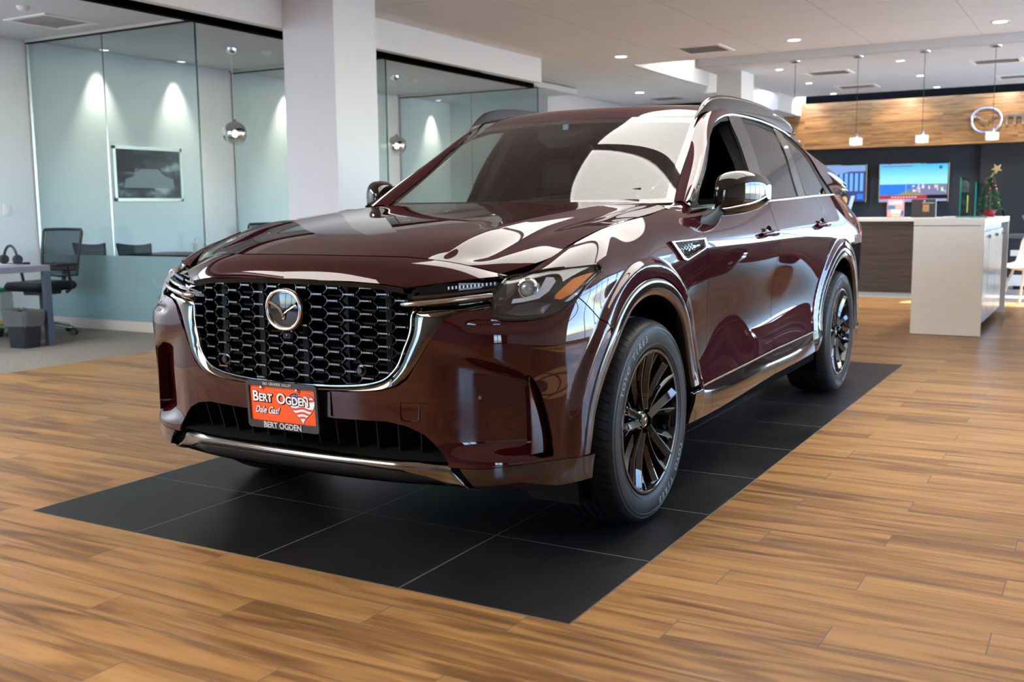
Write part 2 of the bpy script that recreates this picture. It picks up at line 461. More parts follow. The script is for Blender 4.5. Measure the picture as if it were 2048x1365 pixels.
def scol(prof, y, top, lean=0.0, kz=None):
    zs = list(ZS)
    if kz: zs[7:] = kz
    t = np.array(top); c = []
    for k in range(10):
        w = sm(np.array((zs[k] - .7) / .5)); c.append((prof[k], y + (t[1] - y) * float(w), zs[k]))
    cols.append(c + [top])
mixp = lambda a, b, t: [u * (1 - t) + v * t for u, v in zip(a, b)]
scol(FW, -.2, TOP[9], kz=[.93, .99, 1.050]); cols[-1][9] = (.912, -.13, 1.058)
scol(FW, .05, TOP[10], kz=[.93, 1.00, 1.072])
scol(FW, .30, TOP[11], kz=[.93, 1.005, 1.085])
scol(mixp(FW, DR, .5), .52, TOP[12])
scol(mixp(FW, DR, .9), .75, TOP[13])
scol(DR, 1.2, TOP[14]); scol(DR, 1.65, TOP[15]); scol(DR, 2.1, TOP[16])
scol(mixp(DR, RW, .45), 2.5, TOP[17]); scol(mixp(DR, RW, .9), 2.82, TOP[18])
scol(RW, 3.12, TOP[19]); scol(RW, 3.4, TOP[20]); scol([v - .006 for v in RW], 3.65, TOP[21])
scol([v - .03 for v in RW], 3.92, TOP[22])
cols.append([(x * .90, 4.08, z) for x, z in zip(RW, ZS)] + [TOP[23]])
cols.append([(.60, 4.17 + .01 * (k < 5), z) for k, z in enumerate(ZS)] + [TOP[24]])
cols.append([(0, 4.20 + .01 * (k < 5), z) for k, z in enumerate(ZS)] + [TOP[25]])
BN = Net(np.array(cols).transpose(1, 0, 2))

FL = .020                                               # wheel-arch flare
def flare(V):
    V = V.copy()
    for wy in WY:
        yy = V[:, 1] - wy; zz = V[:, 2] - WZ
        rr = np.hypot(yy, zz * (1.0 if wy else .985))
        R0 = .598 if wy == 0 else .585
        w = sm((R0 - rr) / .022) * sm((V[:, 2] - .30) / .12) * (V[:, 1] > wy - .7) * (V[:, 1] < wy + .75)
        if wy == 0: w = w * sm((V[:, 1] + .60) / .05)
        V[:, 0] += FL * w
    return V
SCP = [(.50, .80), (.60, .755), (.70, .725), (.78, .698), (.83, .672), (.862, .640), (.885, .58), (.90, .50), (.91, .38)]
def scoop_depth(x, z):
    zc = np.interp(x, [p_[0] for p_ in SCP], [p_[1] for p_ in SCP])
    xo = np.interp(z, [.38, .45, .53, .597, .645, .662], [.899, .896, .888, .875, .858, .850])
    return .068 * sm((zc - z) / .060) * sm((x - .54) / .29) * sm((z - .372) / .060) * (1 - sm((x - .846) / np.maximum(xo - .846, .008)))
def scoop(V):
    """hollow beside the fin at the bumper corner and the groove below the lamp"""
    V = V.copy(); x, y, z = V.T
    m = sm((-.44 - y) / .05)
    V[:, 1] += m * scoop_depth(x, z)
    g = np.exp(-((z - .815) / .012) ** 2) * sm((x - .66) / .05) * sm((.90 - x) / .05) * m
    V[:, 1] += .012 * g
    return V
SLOT = [(.846, .662), (.862, .645), (.880, .597), (.893, .53), (.901, .45), (.905, .384), (.880, .381), (.852, .392), (.846, .45), (.843, .55)]
def hill(V): return V

_tv = BN.tv[-1]; BN.tv = BN.tv.copy()
def bn_grid(nu, nv, c0, c1, top=.010):
    U = nsm(BN.tu, np.linspace(BN.tu[c0], BN.tu[c1], nu)); Vv = nsm(BN.tv, np.linspace(0, BN.tv[-1] - top, nv))
    return np.einsum('vr,rck,uc->vuk', Vv, BN.P, U)
Gf = bn_grid(230, 130, 0, 13); Vf, Ff = grid_mesh(Gf); Ff = outward(Vf, Ff, (0, .5, .6)); Vf = flare(scoop(Vf))
Gs = bn_grid(330, 90, 8, 25, .001); Vs, Fs = grid_mesh(Gs); Fs = outward(Vs, Fs, (0, 2.2, .6)); Vs = flare(Vs)

HOLE = [(-.1, .576), (-.1, .952), (0, .952), (.275, .951), (.40, .944), (.475, .932), (.55, .943), (.65, .957), (.76, .967), (.843, .982), (.90, .989), (.945, .992), (.956, .982), (.95, .955), (.935, .893), (.914, .854), (.883, .836), (.832, .829), (.753, .836),
        (.742, .866), (.70, .862), (.648, .855), (.605, .834), (.57, .782), (.555, .755), (.517, .695), (.48, .635), (.446, .610), (.382, .592), (.25, .581), (0, .576)]
LAMP = [(.742, .872), (.728, .90), (.738, .93), (.740, .957), (.778, .968), (.843, .982), (.90, .988), (.943, .991), (.953, .982), (.948, .955), (.934, .893), (.913, .855), (.883, .837), (.832, .830), (.753, .837), (.722, .860)]
INTK = [(-.1, .30), (-.1, .487), (0, .487), (.20, .488), (.40, .492), (.47, .481), (.53, .456), (.56, .430), (.60, .385), (.612, .367), (.612, .30)]
def xz(V): return V[:, [0, 2]]
def yz(V): return V[:, [1, 2]]
def rad(V, wy): return np.hypot(V[:, 1] - wy, V[:, 2] - WZ)
def seamline(V): return (V[:, 2] - (.905 - .885 * (V[:, 1] + .53))) * .749
GAP = .0022
front = lambda V: V[:, 1] < -.36
def hole(poly, V, lim=-.36):
    d = -sdf(poly, xz(V)); return np.where(V[:, 1] < lim, d, 1.0)

def part(name, V, F, m, parent, t=.012, both=True, lab=None, smooth=40):
    V2, F2 = thicken(V, F, t); o = mk(name, V2, F2, m, parent, smooth)
    if both:
        Vm, Fm = mir(V2, F2); o2 = mk(name, Vm, Fm, m, parent, smooth); return o, o2
    return o

# bumper ------------------------------------------------------------
V, F = clip(Vf, Ff, -seamline(Vf) - GAP)
V, F = clip(V, F, .2 - V[:, 1])
V, F = clip(V, F, hole(HOLE, V)); V, F = clip(V, F, hole(INTK, V)); V, F = clip(V, F, hole(SLOT, V))
V, F = clip(V, F, rad(V, 0) - .538)
lowz = np.interp(V[:, 0], [0, .612, .65, .72, .88, .94, .97, 1], [.35, .352, .352, .353, .372, .370, .367, .367])
V, F = clip(V, F, V[:, 2] - lowz)
V2, F2 = join((V, F), mir(V, F))
bump = mk('front_bumper', *thicken(V2, F2, .01), paint, car, 40)
# lower dark corners of the bumper
Vb, Fb = clip(Vf, Ff, -seamline(Vf)); Vb, Fb = clip(Vb, Fb, .2 - Vb[:, 1]); Vb, Fb = clip(Vb, Fb, rad(Vb, 0) - .475)
lz = np.interp(Vb[:, 0], [0, .612, .65, .72, .88, .94, .97, 1], [.35, .352, .352, .353, .372, .370, .367, .367])
Vb, Fb = clip(Vb, Fb, lz - .002 - Vb[:, 2])
Vc, Fc = clip(Vb, Fb, (Vb[:, 0] - (.672 - .75 * (Vb[:, 2] - .32))) * .8); Vc, Fc = clip(Vc, Fc, Vc[:, 2] - np.interp(Vc[:, 0], [.6, .9, 1], [.288, .282, .277]))
part('bumper_corner_trim', Vc, Fc, clad_mat, car, .012)
# fender -------------------------------------------------------------
DOORF = [(.55, 1.30), (.60, 1.17), (.635, 1.125), (.648, 1.06), (.652, 1.0), (.668, .94), (.70, .85), (.735, .72), (.742, .62), (.725, .50), (.703, .435), (.70, .30), (.70, .10)]
DOORM = [(1.80, 1.30), (1.79, 1.2), (1.755, 1.08), (1.735, .90), (1.74, .70), (1.742, .52), (1.715, .46), (1.66, .33), (1.66, .10)]
DOORR = [(2.79, 1.32), (2.80, 1.24), (2.865, 1.17), (2.885, 1.08), (2.90, .99), (2.905, .96)]
def seam_x(poly, z):
    P = np.array(poly)[::-1]; return np.interp(z, P[:, 1], P[:, 0])
def zchrome(y): return np.interp(y, [.4, .7, 1.7, 2.7], [.415, .428, .449, .452])
dF = lambda V: V[:, 1] - seam_x(DOORF, V[:, 2])
dM = lambda V: V[:, 1] - seam_x(DOORM, V[:, 2])
def dR(V):       # rear edge of the rear door: seam, then the arch
    a = V[:, 1] - seam_x(DOORR, V[:, 2]); r = .600 - rad(V, 3.12)
    return np.where(V[:, 2] > .93, np.maximum(a, r), r)
V, F = clip(Vf, Ff, seamline(Vf) - GAP); V, F = clip(V, F, -dF(V) - GAP)
V, F = clip(V, F, hole(HOLE, V)); V, F = clip(V, F, rad(V, 0) - .538); V, F = clip(V, F, V[:, 2] - zchrome(V[:, 1]) - .004)
part('fender', V, F, paint, car)
# doors ----------------------------------------------------------------
doors = {}
V, F = clip(Vs, Fs, dF(Vs) - GAP); V, F = clip(V, F, -dM(V) - GAP); V, F = clip(V, F, V[:, 2] - zchrome(V[:, 1]) - .004)
doors['f'] = part('front_door', V, F, paint, car)
V, F = clip(Vs, Fs, dM(Vs) - GAP); V, F = clip(V, F, -dR(V) - GAP); V, F = clip(V, F, V[:, 2] - zchrome(V[:, 1]) - .004); V, F = clip(V, F, 3.0 - V[:, 1])
doors['r'] = part('rear_door', V, F, paint, car)
# quarter panel and tail -----------------------------------------------
V, F = clip(Vs, Fs, dR(Vs) - GAP); V, F = clip(V, F, V[:, 1] - 2.3); V, F = clip(V, F, rad(V, 3.12) - .532); V, F = clip(V, F, V[:, 2] - .36); V, F = clip(V, F, V[:, 0] - .02); V, F = clip(V, F, 4.02 - V[:, 1])
part('quarter_panel', V, F, paint, car)
V, F = clip(Vs, Fs, Vs[:, 1] - 4.025); V, F = clip(V, F, V[:, 2] - .50); V2, F2 = join((V, F), mir(V, F))
mk('tailgate', *thicken(V2, F2, .012), paint, car, 40)
V, F = clip(Vs, Fs, Vs[:, 1] - 3.5); V, F = clip(V, F, .495 - V[:, 2]); V, F = clip(V, F, np.maximum(V[:, 1] - 4.02, .355 - V[:, 2])); V, F = clip(V, F, rad(V, 3.12) - .475); V2, F2 = join((V, F), mir(V, F))
mk('rear_bumper_trim', *thicken(V2, F2, .012), clad_mat, car, 40)
# taillight wrapping the rear corner
V, F = clip(Vs, Fs, sdf([(3.72, .97), (3.80, 1.10), (4.03, 1.13), (4.2, 1.12), (4.2, .98), (4.0, .96)], yz(Vs))); V, F = clip(V, F, V[:, 0] - .35)
tail_red = mat('tail_lamp_red', (0.35, 0.01, 0.01), rough=0.1, coat=1.0)
V2, F2 = thicken(V, F, .012, off=.003); mk('taillight', V2, F2, tail_red, car); mk('taillight', *mir(V2, F2), tail_red, car)
# wheel-arch trims --------------------------------------------------------
def idw(A, y, z, k=8):
    d = (A[:, 1] - y) ** 2 + (A[:, 2] - z) ** 2; q = np.argpartition(d, k)[:k]; w = 1 / (d[q] + 2e-5); return float((A[q, 0] * w).sum() / w.sum())
def arch(wy, A, rin, rout, a0, a1):
    A = A[(A[:, 0] > .8)]
    ka = np.linspace(a0, a1, 26); xs_ = np.array([idw(A, wy + rout * math.cos(t), WZ + rout * math.sin(t)) for t in ka])
    ta = np.linspace(a0, a1, 120); xo = nsm(ka, ta) @ xs_
    prof = [(rout, -.040), (rout, -.004), (rout - .003, .001), (rout - .012, .004), ((rin + rout) / 2, .006), (rin + .014, .003), (rin + .005, -.002), (rin + .001, -.010), (rin, -.022), (rin + .004, -.050), (rin + .015, -.075)]
    V = np.array([[(xo[i] + dx, wy + r * math.cos(t), WZ + r * math.sin(t)) for r, dx in prof] for i, t in enumerate(ta)])
    V, F = grid_mesh(V); F = outward(V, F, (.5, wy, WZ))
    mk('wheel_arch_trim', V, F, clad_mat, car, 60); Vm, Fm = mir(V, F); mk('wheel_arch_trim', Vm, Fm, clad_mat, car, 60)
arch(0, Vf, .466, .535, math.radians(7), math.radians(182))
arch(3.12, Vs, .460, .529, math.radians(-3), math.radians(173))
# sill trims and chrome line -------------------------------------------------
def sill(Vd, Fd, fa, fb, name='sill_trim'):
    V, F = clip(Vd, Fd, fa(Vd) - .001); V, F = clip(V, F, fb(V) - .001); V, F = clip(V, F, zchrome(V[:, 1]) - .002 - V[:, 2])
    V, F = clip(V, F, V[:, 2] - np.interp(V[:, 1], [.45, .7, 1.67, 2.6], [.293, .296, .329, .334]) + .0)
    part(name, V, F, clad_mat, car, .014)
sill(Vf, Ff, lambda V: V[:, 1] - np.interp(V[:, 2], [.29, .42], [.447, .470]), lambda V: -dF(V))
sill(Vs, Fs, lambda V: dF(V), lambda V: -dM(V))
sill(Vs, Fs, lambda V: dM(V), lambda V: np.interp(V[:, 2], [.33, .45], [2.595, 2.66]) - V[:, 1])
ys = np.linspace(.47, 2.66, 60)
xs = [float(np.interp(y, [.3, .75, 1.2, 2.1, 2.5, 2.82], [.963, .962, .9665, .9665, .9645, .9635])) for y in ys]
for s in (1, -1): MB().tube([(s * (x + .002), y, float(zchrome(np.array(y)))) for x, y in zip(xs, ys)], .0045, 8).build('sill_chrome_strip', bright_chrome, car)
mb = MB()
for s in (1, -1): mb.box(*sorted((s * .90, s * .945)), .46, 2.60, .275, .31)
mb.box(-.88, .88, -.50, 3.9, .25, .29)
mb.build('underbody', void_black, car, 0)

# upper side (pillars and roof sides) --------------------------------------
def Xs(y, z):
    dz = np.clip(z - 1.2, -.1, 9)
    return .885 - .36 * dz - .25 * dz ** 2 - .018 * sm((1.7 - y) / 1.0) - .03 * np.clip((y - 2.6) / 1.2, 0, 2) ** 2
GB = [(.867, .655, 1.168), (.872, .85, 1.174), (.884, 1.15, 1.185), (.8845, 1.45, 1.196), (.885, 1.75, 1.206), (.884, 2.05, 1.2155), (.880, 2.4, 1.2265), (.8715, 2.8, 1.2385), (.8595, 3.18, 1.247), (.835, 3.6, 1.25), (.79, 3.87, 1.25), (.725, 4.0, 1.25)]
GS = [(.860, .70, 1.186), (.838, .860, 1.278), (.782, 1.115, 1.420), (.713, 1.41, 1.568), (.674, 1.72, 1.652), (.659, 2.05, 1.686), (.659, 2.4, 1.683), (.663, 2.8, 1.655), (.663, 3.18, 1.59), (.652, 3.55, 1.505), (.625, 3.80, 1.42), (.59, 3.93, 1.36)]
GE = [(.772, .765, 1.203), (.744, .875, 1.273), (.702, 1.105, 1.416), (.650, 1.42, 1.622), (.638, 1.72, 1.694), (.635, 2.05, 1.712), (.633, 2.4, 1.706), (.628, 2.8, 1.680), (.615, 3.18, 1.63), (.595, 3.55, 1.56), (.565, 3.80, 1.49), (.52, 3.93, 1.43)]
rows = [GB]
for t in (.2, .45, .72): rows.append([tuple([float(Xs(b[1] * (1 - t) + s[1] * t, b[2] * (1 - t) + s[2] * t)) - .012 * 0, b[1] * (1 - t) + s[1] * t, b[2] * (1 - t) + s[2] * t]) if i > 0 else tuple(np.array(b) * (1 - t) + np.array(s) * t) for i, (b, s) in enumerate(zip(GB, GS))])
rows += [GS, [tuple((np.array(s) + np.array(e)) / 2 + np.array([.008, -.004 if i < 3 else 0, .010])) for i, (s, e) in enumerate(zip(GS, GE))], GE]
GN = Net(np.array(rows))
Vg, Fg = grid_mesh(GN.grid(340, 90)); Fg = outward(Vg, Fg, (0, 2.2, 1.2))
DLO = [(.668, 1.166), (.838, 1.266), (.972, 1.346), (1.095, 1.411), (1.392, 1.561), (1.514, 1.601), (1.633, 1.630), (1.80, 1.655), (1.958, 1.663), (2.301, 1.662), (2.647, 1.642), (2.795, 1.628), (2.95, 1.603), (3.08, 1.553), (3.17, 1.459), (3.26, 1.359), (3.38, 1.274), (3.42, 1.249), (3.10, 1.243), (2.80, 1.2365), (1.95, 1.210), (1.2, 1.187), (.80, 1.170)]
def smooth_poly(P, n=160, corners=()):
    P = np.array(P, float); return spl(P, n, closed=True) if not len(corners) else None
def ring(P, k0):
    """P open from k0.. ; top spline and bottom straight"""
    return np.array(P)
DL_TOP = spl(np.array(DLO[:18]), 90); DL_BOT = poly_res(np.array([DLO[17]] + DLO[18:] + [DLO[0]]), .05)
DLP = np.concatenate([DL_TOP, DL_BOT[1:-1]])
VG = np.repeat(np.linspace(0, GN.tv[-1], 90), 340); VD = GN.tv[4] - .002
def glim(poly, V):
    """inside the polygon and below the pillar edge"""
    return np.minimum(sdf(poly, yz(V)), VDv(V))
def clip_attr(V, F, f, A):
    V4, F4 = clip(np.c_[V, A] if V.shape[1] == 3 else V, F, f); return V4, F4
G4 = np.c_[Vg, VG]
def gpanel(poly, grow=0.0):
    """part of the upper side inside poly"""
    V4, F4 = clip(G4, Fg, np.minimum(sdf(poly, yz(G4)) + grow, np.where(G4[:, 1] < 1.62, VD - G4[:, 3], 1.0))); return V4, F4
f_ = np.maximum(-sdf(DLP, yz(G4)), np.where(G4[:, 1] < 1.62, G4[:, 3] - VD, -1.0))
V, F = clip(G4, Fg, f_); V = V[:, :3]
part('pillar_and_roof_side', V, F, paint, car, .01)
A_ = Vg[(VG < GN.tv[4] + .02)]
def onside(yzp, off=0.0):
    P = np.asarray(yzp, float); out = []
    for y, z in P:
        if y < 1.55:
            out.append((float(Xs(y, z)) + off, y, z))
        else: out.append((idw(A_, y, z, 6) + off, y, z))
    return np.array(out)
# chrome surround of the side windows
edge3 = spl(np.array(GS), 400); pil = edge3[(edge3[:, 1] > .72) & (edge3[:, 1] < 1.50)][::6]
DLT = np.concatenate([pil, onside(DL_TOP[DL_TOP[:, 1] > 1.60])]); DLT = spl(DLT[::3], 120)
for s in (1, -1):
    mb = MB(); mb.tube((DLT - np.c_[np.interp(DLT[:, 1], [1.4, 1.7], [.014, .002]), np.zeros(len(DLT)), np.zeros(len(DLT))]) * [s, 1, 1], .0068, 8); mb.tube(onside(DL_BOT, .001) * [s, 1, 1], .0080, 8); mb.build('window_chrome_trim', satin_chrome, car)
def window(poly, m, name, parent, t=.004, off=-.012, inset=0.0):
    V, F = gpanel(poly); V = V[:, :3]; N = vnormals(V, F); V = V + N * off
    V2, F2 = thicken(V, F, t); a = mk(name, V2, F2, m, parent); b = mk(name, *mir(V2, F2), m, parent); return a, b
FW_ = [(.775, 1.182), (.93, 1.278), (1.15, 1.415), (1.33, 1.520), (1.46, 1.575), (1.64, 1.617), (1.80, 1.634), (1.76, 1.56), (1.70, 1.40), (1.655, 1.215)]
BL = [(1.655, 1.20), (1.70, 1.40), (1.76, 1.56), (1.80, 1.66), (2.03, 1.665), (1.90, 1.40), (1.80, 1.20)]
RW_ = [(1.80, 1.214), (1.90, 1.42), (2.03, 1.640), (2.3, 1.640), (2.62, 1.612), (2.585, 1.48), (2.50, 1.33), (2.455, 1.236)]
CL = [(2.455, 1.22), (2.50, 1.33), (2.585, 1.48), (2.62, 1.66), (2.78, 1.64), (2.70, 1.45), (2.61, 1.22)]
QW = [(2.66, 1.241), (2.71, 1.42), (2.78, 1.607), (2.93, 1.58), (3.05, 1.520), (3.13, 1.42), (3.20, 1.32), (3.25, 1.25)]
drw = {}
V, F = gpanel(BL); V = V[:, :3]; V, F = clip(V, F, sdf(DLP, yz(V)) - .004); part('pillar_cover', V - vnormals(V, F) * .004, F, gloss_black, car, .006)
V, F = gpanel(CL); V = V[:, :3]; V, F = clip(V, F, sdf(DLP, yz(V)) - .004); part('pillar_cover', V - vnormals(V, F) * .006, F, gloss_black, car, .006)
def frameband(poly, name):
    """black rubber around an opening: between DLO edge and the glass"""
    pass
# black seal band all around the daylight opening
V, F = gpanel(DLP, -.002); V = V[:, :3]; d1 = np.maximum(np.maximum(sdf(FW_, yz(V)), sdf(RW_, yz(V))), sdf(QW, yz(V)))
V, F = clip(V, F, -d1 + .004); V = V - vnormals(V, F) * .010
part('window_seal', V, F, satin_black, car, .006)
window(RW_, tint_glass, 'rear_door_window', car); window(QW, tint_glass, 'quarter_window', car)
V, F = gpanel(FW_); V = V[:, :3]; V = V - vnormals(V, F) * .012; Vm, Fm = mir(*thicken(V, F, .004)); mk('front_door_window', Vm, Fm, clear_glass('door_glass', (.90, .93, .91), 1, 0, 1.5), car)

# windshield ------------------------------------------------------------------
WS = []
wt = [(0, 1.285, 1.629), (.22, 1.300, 1.6285), (.42, 1.340, 1.627), (.56, 1.383, 1.6245), (.646, 1.415, 1.620)]
eG = spl(np.array(GE[:4]), 201)
cb = np.array([(0, .600, 1.190), (0, 1.285, 1.629)])
for t in np.linspace(0, 1, 6):
    e = eG[int(t * 200)] - np.array([.004, -.002, .002]); c0 = cb[0] * (1 - t) + cb[1] * t + np.array([0, -.020, .031]) * 4 * t * (1 - t)
    row = []
    for u in (0, .34, .65, .87, 1):
        w2 = u ** 2.0
        row.append((e[0] * u, c0[1] + (e[1] - c0[1]) * w2, c0[2] + (e[2] - c0[2]) * w2))
    WS.append(row)
wt = [tuple(q) for q in WS[-1]]
WSn = Net(np.array(WS)); Vw, Fw = grid_mesh(WSn.grid(70, 50)); Fw = outward(Vw, Fw, (0, 1.6, .8))
Vw2, Fw2 = join((Vw, Fw), mir(Vw, Fw)); 
wsh = mk('windshield', Vw2, Fw2, wind_glass, car, 60)
# black ceramic band round the glass edge, on its inner side
Gw = WSn.grid(70, 50); uu = np.linspace(0, 1, 70)[None, :] * np.ones((50, 1)); vv = np.linspace(0, 1, 50)[:, None] * np.ones((1, 70))
Wn = vnormals(Vw, Fw); band = np.minimum.reduce([(1 - uu) * .72, (1 - vv) * .75 , vv * .75]).reshape(-1)
band = np.where((vv.reshape(-1) > .93), 0, band)
Vb_, Fb_ = clip(Vw - Wn * .003, Fw, .035 - band); mk('windshield_border', *join((Vb_, Fb_), mir(Vb_, Fb_)), gloss_black, car)
# roof -------------------------------------------------------------------------
ry = [0, .22, .42, .56, 1]
RZ = [(1.285, 1.629, None), (1.40, 1.672, 3.0), (1.62, 1.712, 3.68), (1.95, 1.731, 4.7), (2.4, 1.730, 6), (2.85, 1.705, 7.12), (3.25, 1.662, 8.2), (3.6, 1.610, 9.2), (3.86, 1.55, 10.2)]
GEs = spl(np.array(GE), 221); tE = np.linspace(0, 1, 221)
rowsR = []
for k, (yc, zc, e) in enumerate(RZ):
    if k == 0: E = np.array(wt[4])
    else:
        ye = {1: 1.47, 2: 1.66}.get(k, yc); E = GEs[np.argmin(np.abs(GEs[:, 1] - ye))]
    row = [(0, yc, zc)]
    for x in (.22, .42, .56):
        s = x / E[0]; y = yc + (E[1] - yc) * s ** 2; z = zc + (E[2] - zc) * s ** 2.6
        if k == 0: y, z = wt[0][1] + (E[1] - wt[0][1]) * s ** 2, wt[0][2] + (E[2] - wt[0][2]) * s ** 2
        row.append((x, y, z))
    row.append(tuple(E)); rowsR.append(row)
RN = Net(np.array(rowsR)); Vr, Fr = grid_mesh(RN.grid(60, 120)); Fr = outward(Vr, Fr, (0, 2.3, .8)); V2, F2 = join((Vr, Fr), mir(Vr, Fr))
roof = mk('roof', *thicken(V2, F2, .01), paint, car, 50)
# back end above the belt (tailgate glass with spoiler)
bk = [rowsR[-1], [(x * 1.0, 3.99, 1.46) for x in (0, .2, .38, .48)] + [(.535, 3.94, 1.42)], [(x, 4.08, 1.35) for x in (0, .22, .42, .55)] + [(.64, 3.98, 1.33)], [(0, 4.14, 1.25), (.25, 4.135, 1.25), (.46, 4.10, 1.25), (.62, 4.06, 1.25), (.725, 4.0, 1.25)]]
Vk, Fk = grid_mesh(Net(np.array(bk)).grid(30, 24)); Fk = outward(Vk, Fk, (0, 3, 1)); mk('tailgate_top', *thicken(*join((Vk, Fk), mir(Vk, Fk)), .01), paint, car, 50)
mb = MB(); sp = []
mb.prism([(3.78, 1.578), (3.84, 1.585), (4.02, 1.520), (4.03, 1.505), (3.90, 1.50)], -.46, .46, plane='yz'); weld_bevel(mb.build('roof_spoiler', paint, car), .008)

# hood --------------------------------------------------------------------------
# rows front to back, columns centre to side; the side column follows the fender edge
S = [TOP[4], TOP[6], TOP[7], TOP[9], TOP[10], TOP[11], TOP[12]]
HC = [(-.80, 1.033), (-.62, 1.084), (-.40, 1.120), (-.14, 1.148), (.12, 1.170), (.36, 1.190), (.60, 1.208)]
HX = [(.25, .42, .51, .61), (.255, .44, .535, .66), (.26, .455, .555, .69), (.265, .47, .575, .71), (.27, .485, .595, .725), (.28, .50, .615, .73), (.285, .51, .625, .73)]
HZ = [(-.002, -.008, -.015, -.038), (-.002, -.008, -.012, -.042), (-.002, -.007, -.009, -.034), (-.002, -.006, -.007, -.026), (-.002, -.005, -.006, -.020), (-.002, -.004, -.006, -.016), (-.001, -.003, -.007, -.014)]
HY = [(.015, .070, .116, .155), (.013, .052, .085, .115), (.01, .035, .055, .075), (.01, .025, .04, .05), (.008, .015, .02, .02), (.006, .01, .0, -.02), (.005, .01, .02, .02)]
hr = []
for k in range(7):
    yc, zc = HC[k]; row = [(0, yc, zc)]
    for x, dz, dy in zip(HX[k], HZ[k], HY[k]): row.append((x, yc + dy, zc + dz))
    row.append(S[k]); hr.append(row)
hr[0][1] = (.25, -.785, 1.031); hr[0][2] = (.44, -.725, 1.024); hr[0][3] = (.51, -.684, 1.0165); hr[0][4] = (.60, -.655, .998)
hr[0][3] = (.525, -.690, 1.013)
HN = Net(np.array(hr)); Gh = HN.grid(110, 130)
Vh, Fh = grid_mesh(Gh); Fh = outward(Vh, Fh, (0, 0, .5))
# crease: sharpen along the ridge column
uu = np.linspace(HN.tu[0], HN.tu[-1], 110); cu = HN.tu[3]
du = (uu - cu)[None, :] * np.ones((130, 1)); tvv = np.linspace(0, 1, 130)[:, None] * np.ones((1, 110))
ridge = (np.exp(-np.abs(du) / .035) * .010 - np.exp(-((du - .085) / .05) ** 2) * .012) * sm(tvv / .08) * sm((1.02 - tvv) / .25) 
Vh = Vh.copy(); Vh[:, 2] += ridge.reshape(-1)
# inset along the edges for the shut line
hd = mk('hood', *thicken(*join((Vh, Fh), mir(Vh, Fh)), .012), paint, car, 30)
for o in (hd,):
    pass
# black liner beneath the hood, cowl and front panels
def liner(V, F, d): N = vnormals(V, F); return V - N * d, F
Vl, Fl = liner(Vh, Fh, .022)
mb = MB(); 
Vx, Fx = join((Vl, Fl), mir(Vl, Fl)); mb.add(Vx, [tuple(f[f >= 0]) for f in Fx])
Vl, Fl = clip(Vf, Ff, rad(Vf, 0) - .50); Vl, Fl = clip(Vl, Fl, hole(HOLE, Vl, -.36) + .0); Vl, Fl = clip(Vl, Fl, hole(INTK, Vl)); Vl, Fl = clip(Vl, Fl, Vl[:, 2] - .26); Vl, Fl = liner(Vl, Fl, .024)
Vx, Fx = join((Vl, Fl), mir(Vl, Fl)); mb.add(Vx, [tuple(f[f >= 0]) for f in Fx])
Vl, Fl = clip(Vs, Fs, rad(Vs, 3.12) - .50); Vl, Fl = clip(Vl, Fl, rad(Vl, 0) - .50); Vl, Fl = clip(Vl, Fl, Vl[:, 2] - .26); Vl, Fl = liner(Vl, Fl, .024)
Vx, Fx = join((Vl, Fl), mir(Vl, Fl)); mb.add(Vx, [tuple(f[f >= 0]) for f in Fx])
mb.build('inner_structure', void_black, car, 0)
# fender top between hood and pillar
cw = [[(.848, .46, 1.176), (.865, .66, 1.168), (.852, .71, 1.186)], [(.83, .50, 1.184), (.84, .64, 1.186), (.815, .735, 1.196)], [(.80, .56, 1.187), (.80, .66, 1.192), (.772, .765, 1.203)]]
Vk, Fk = grid_mesh(Net(np.array(cw)).grid(14, 14)); Fk = outward(Vk, Fk, (.6, .6, .9)); part('fender_top', Vk, Fk, paint, car, .008)
mb = MB(); mb.prism([(.50, 1.165), (.60, 1.186), (.78, 1.19), (.78, 1.15), (.50, 1.14)], -.80, .80, plane='yz'); mb.build('cowl_panel', satin_black, car)
# ------------------------------------------------------------------ car: front details
def yF(x, z=0.7):
    return float(Yf(x)[0])
Ib = [(0, .592), (.10, .594), (.19, .597), (.30, .606), (.383, .625), (.425, .655), (.45, .69), (.466, .735), (.487, .80), (.503, .860), (.60, .872), (.68, .881), (.742, .889)]
Ob = [(0, .578), (.10, .579), (.217, .583), (.33, .588), (.41, .599), (.455, .622), (.495, .666), (.53, .722), (.565, .778), (.604, .832), (.648, .853), (.70, .860), (.742, .866)]
k_ = np.linspace(0, 12, 97); I2 = nsm(np.arange(13), k_) @ np.array(Ib); O2 = nsm(np.arange(13), k_) @ np.array(Ob)
rowsG = []
wingdy = lambda x: float(np.interp(x, [.5, .60, .70, .75], [0, .012, .045, .065]))
for (ix, iz), (ox, oz) in zip(I2, O2):
    dy = wingdy(ox); r = []
    yo = yF(ox) + dy; yi = yF(ix) + dy
    r.append((ox, yo + .030, oz)); r.append((ox, yo - .001, oz))
    r.append((ox * .82 + ix * .18, yo - .008, oz * .82 + iz * .18)); r.append(((ox + ix) / 2, (yo + yi) / 2 - .004, (oz + iz) / 2))
    r.append((ox * .12 + ix * .88, yi + .010, oz * .12 + iz * .88)); r.append((ix, yi + .016, iz)); r.append((ix, yi + .075, iz)); rowsG.append(r)
V, F = grid_mesh(np.array(rowsG)); F = outward(V, F, (0, 0, .75)); V2, F2 = join((V, F), mir(V, F))
srd = mk('grille_surround', V2, F2, dark_chrome, car, 50)
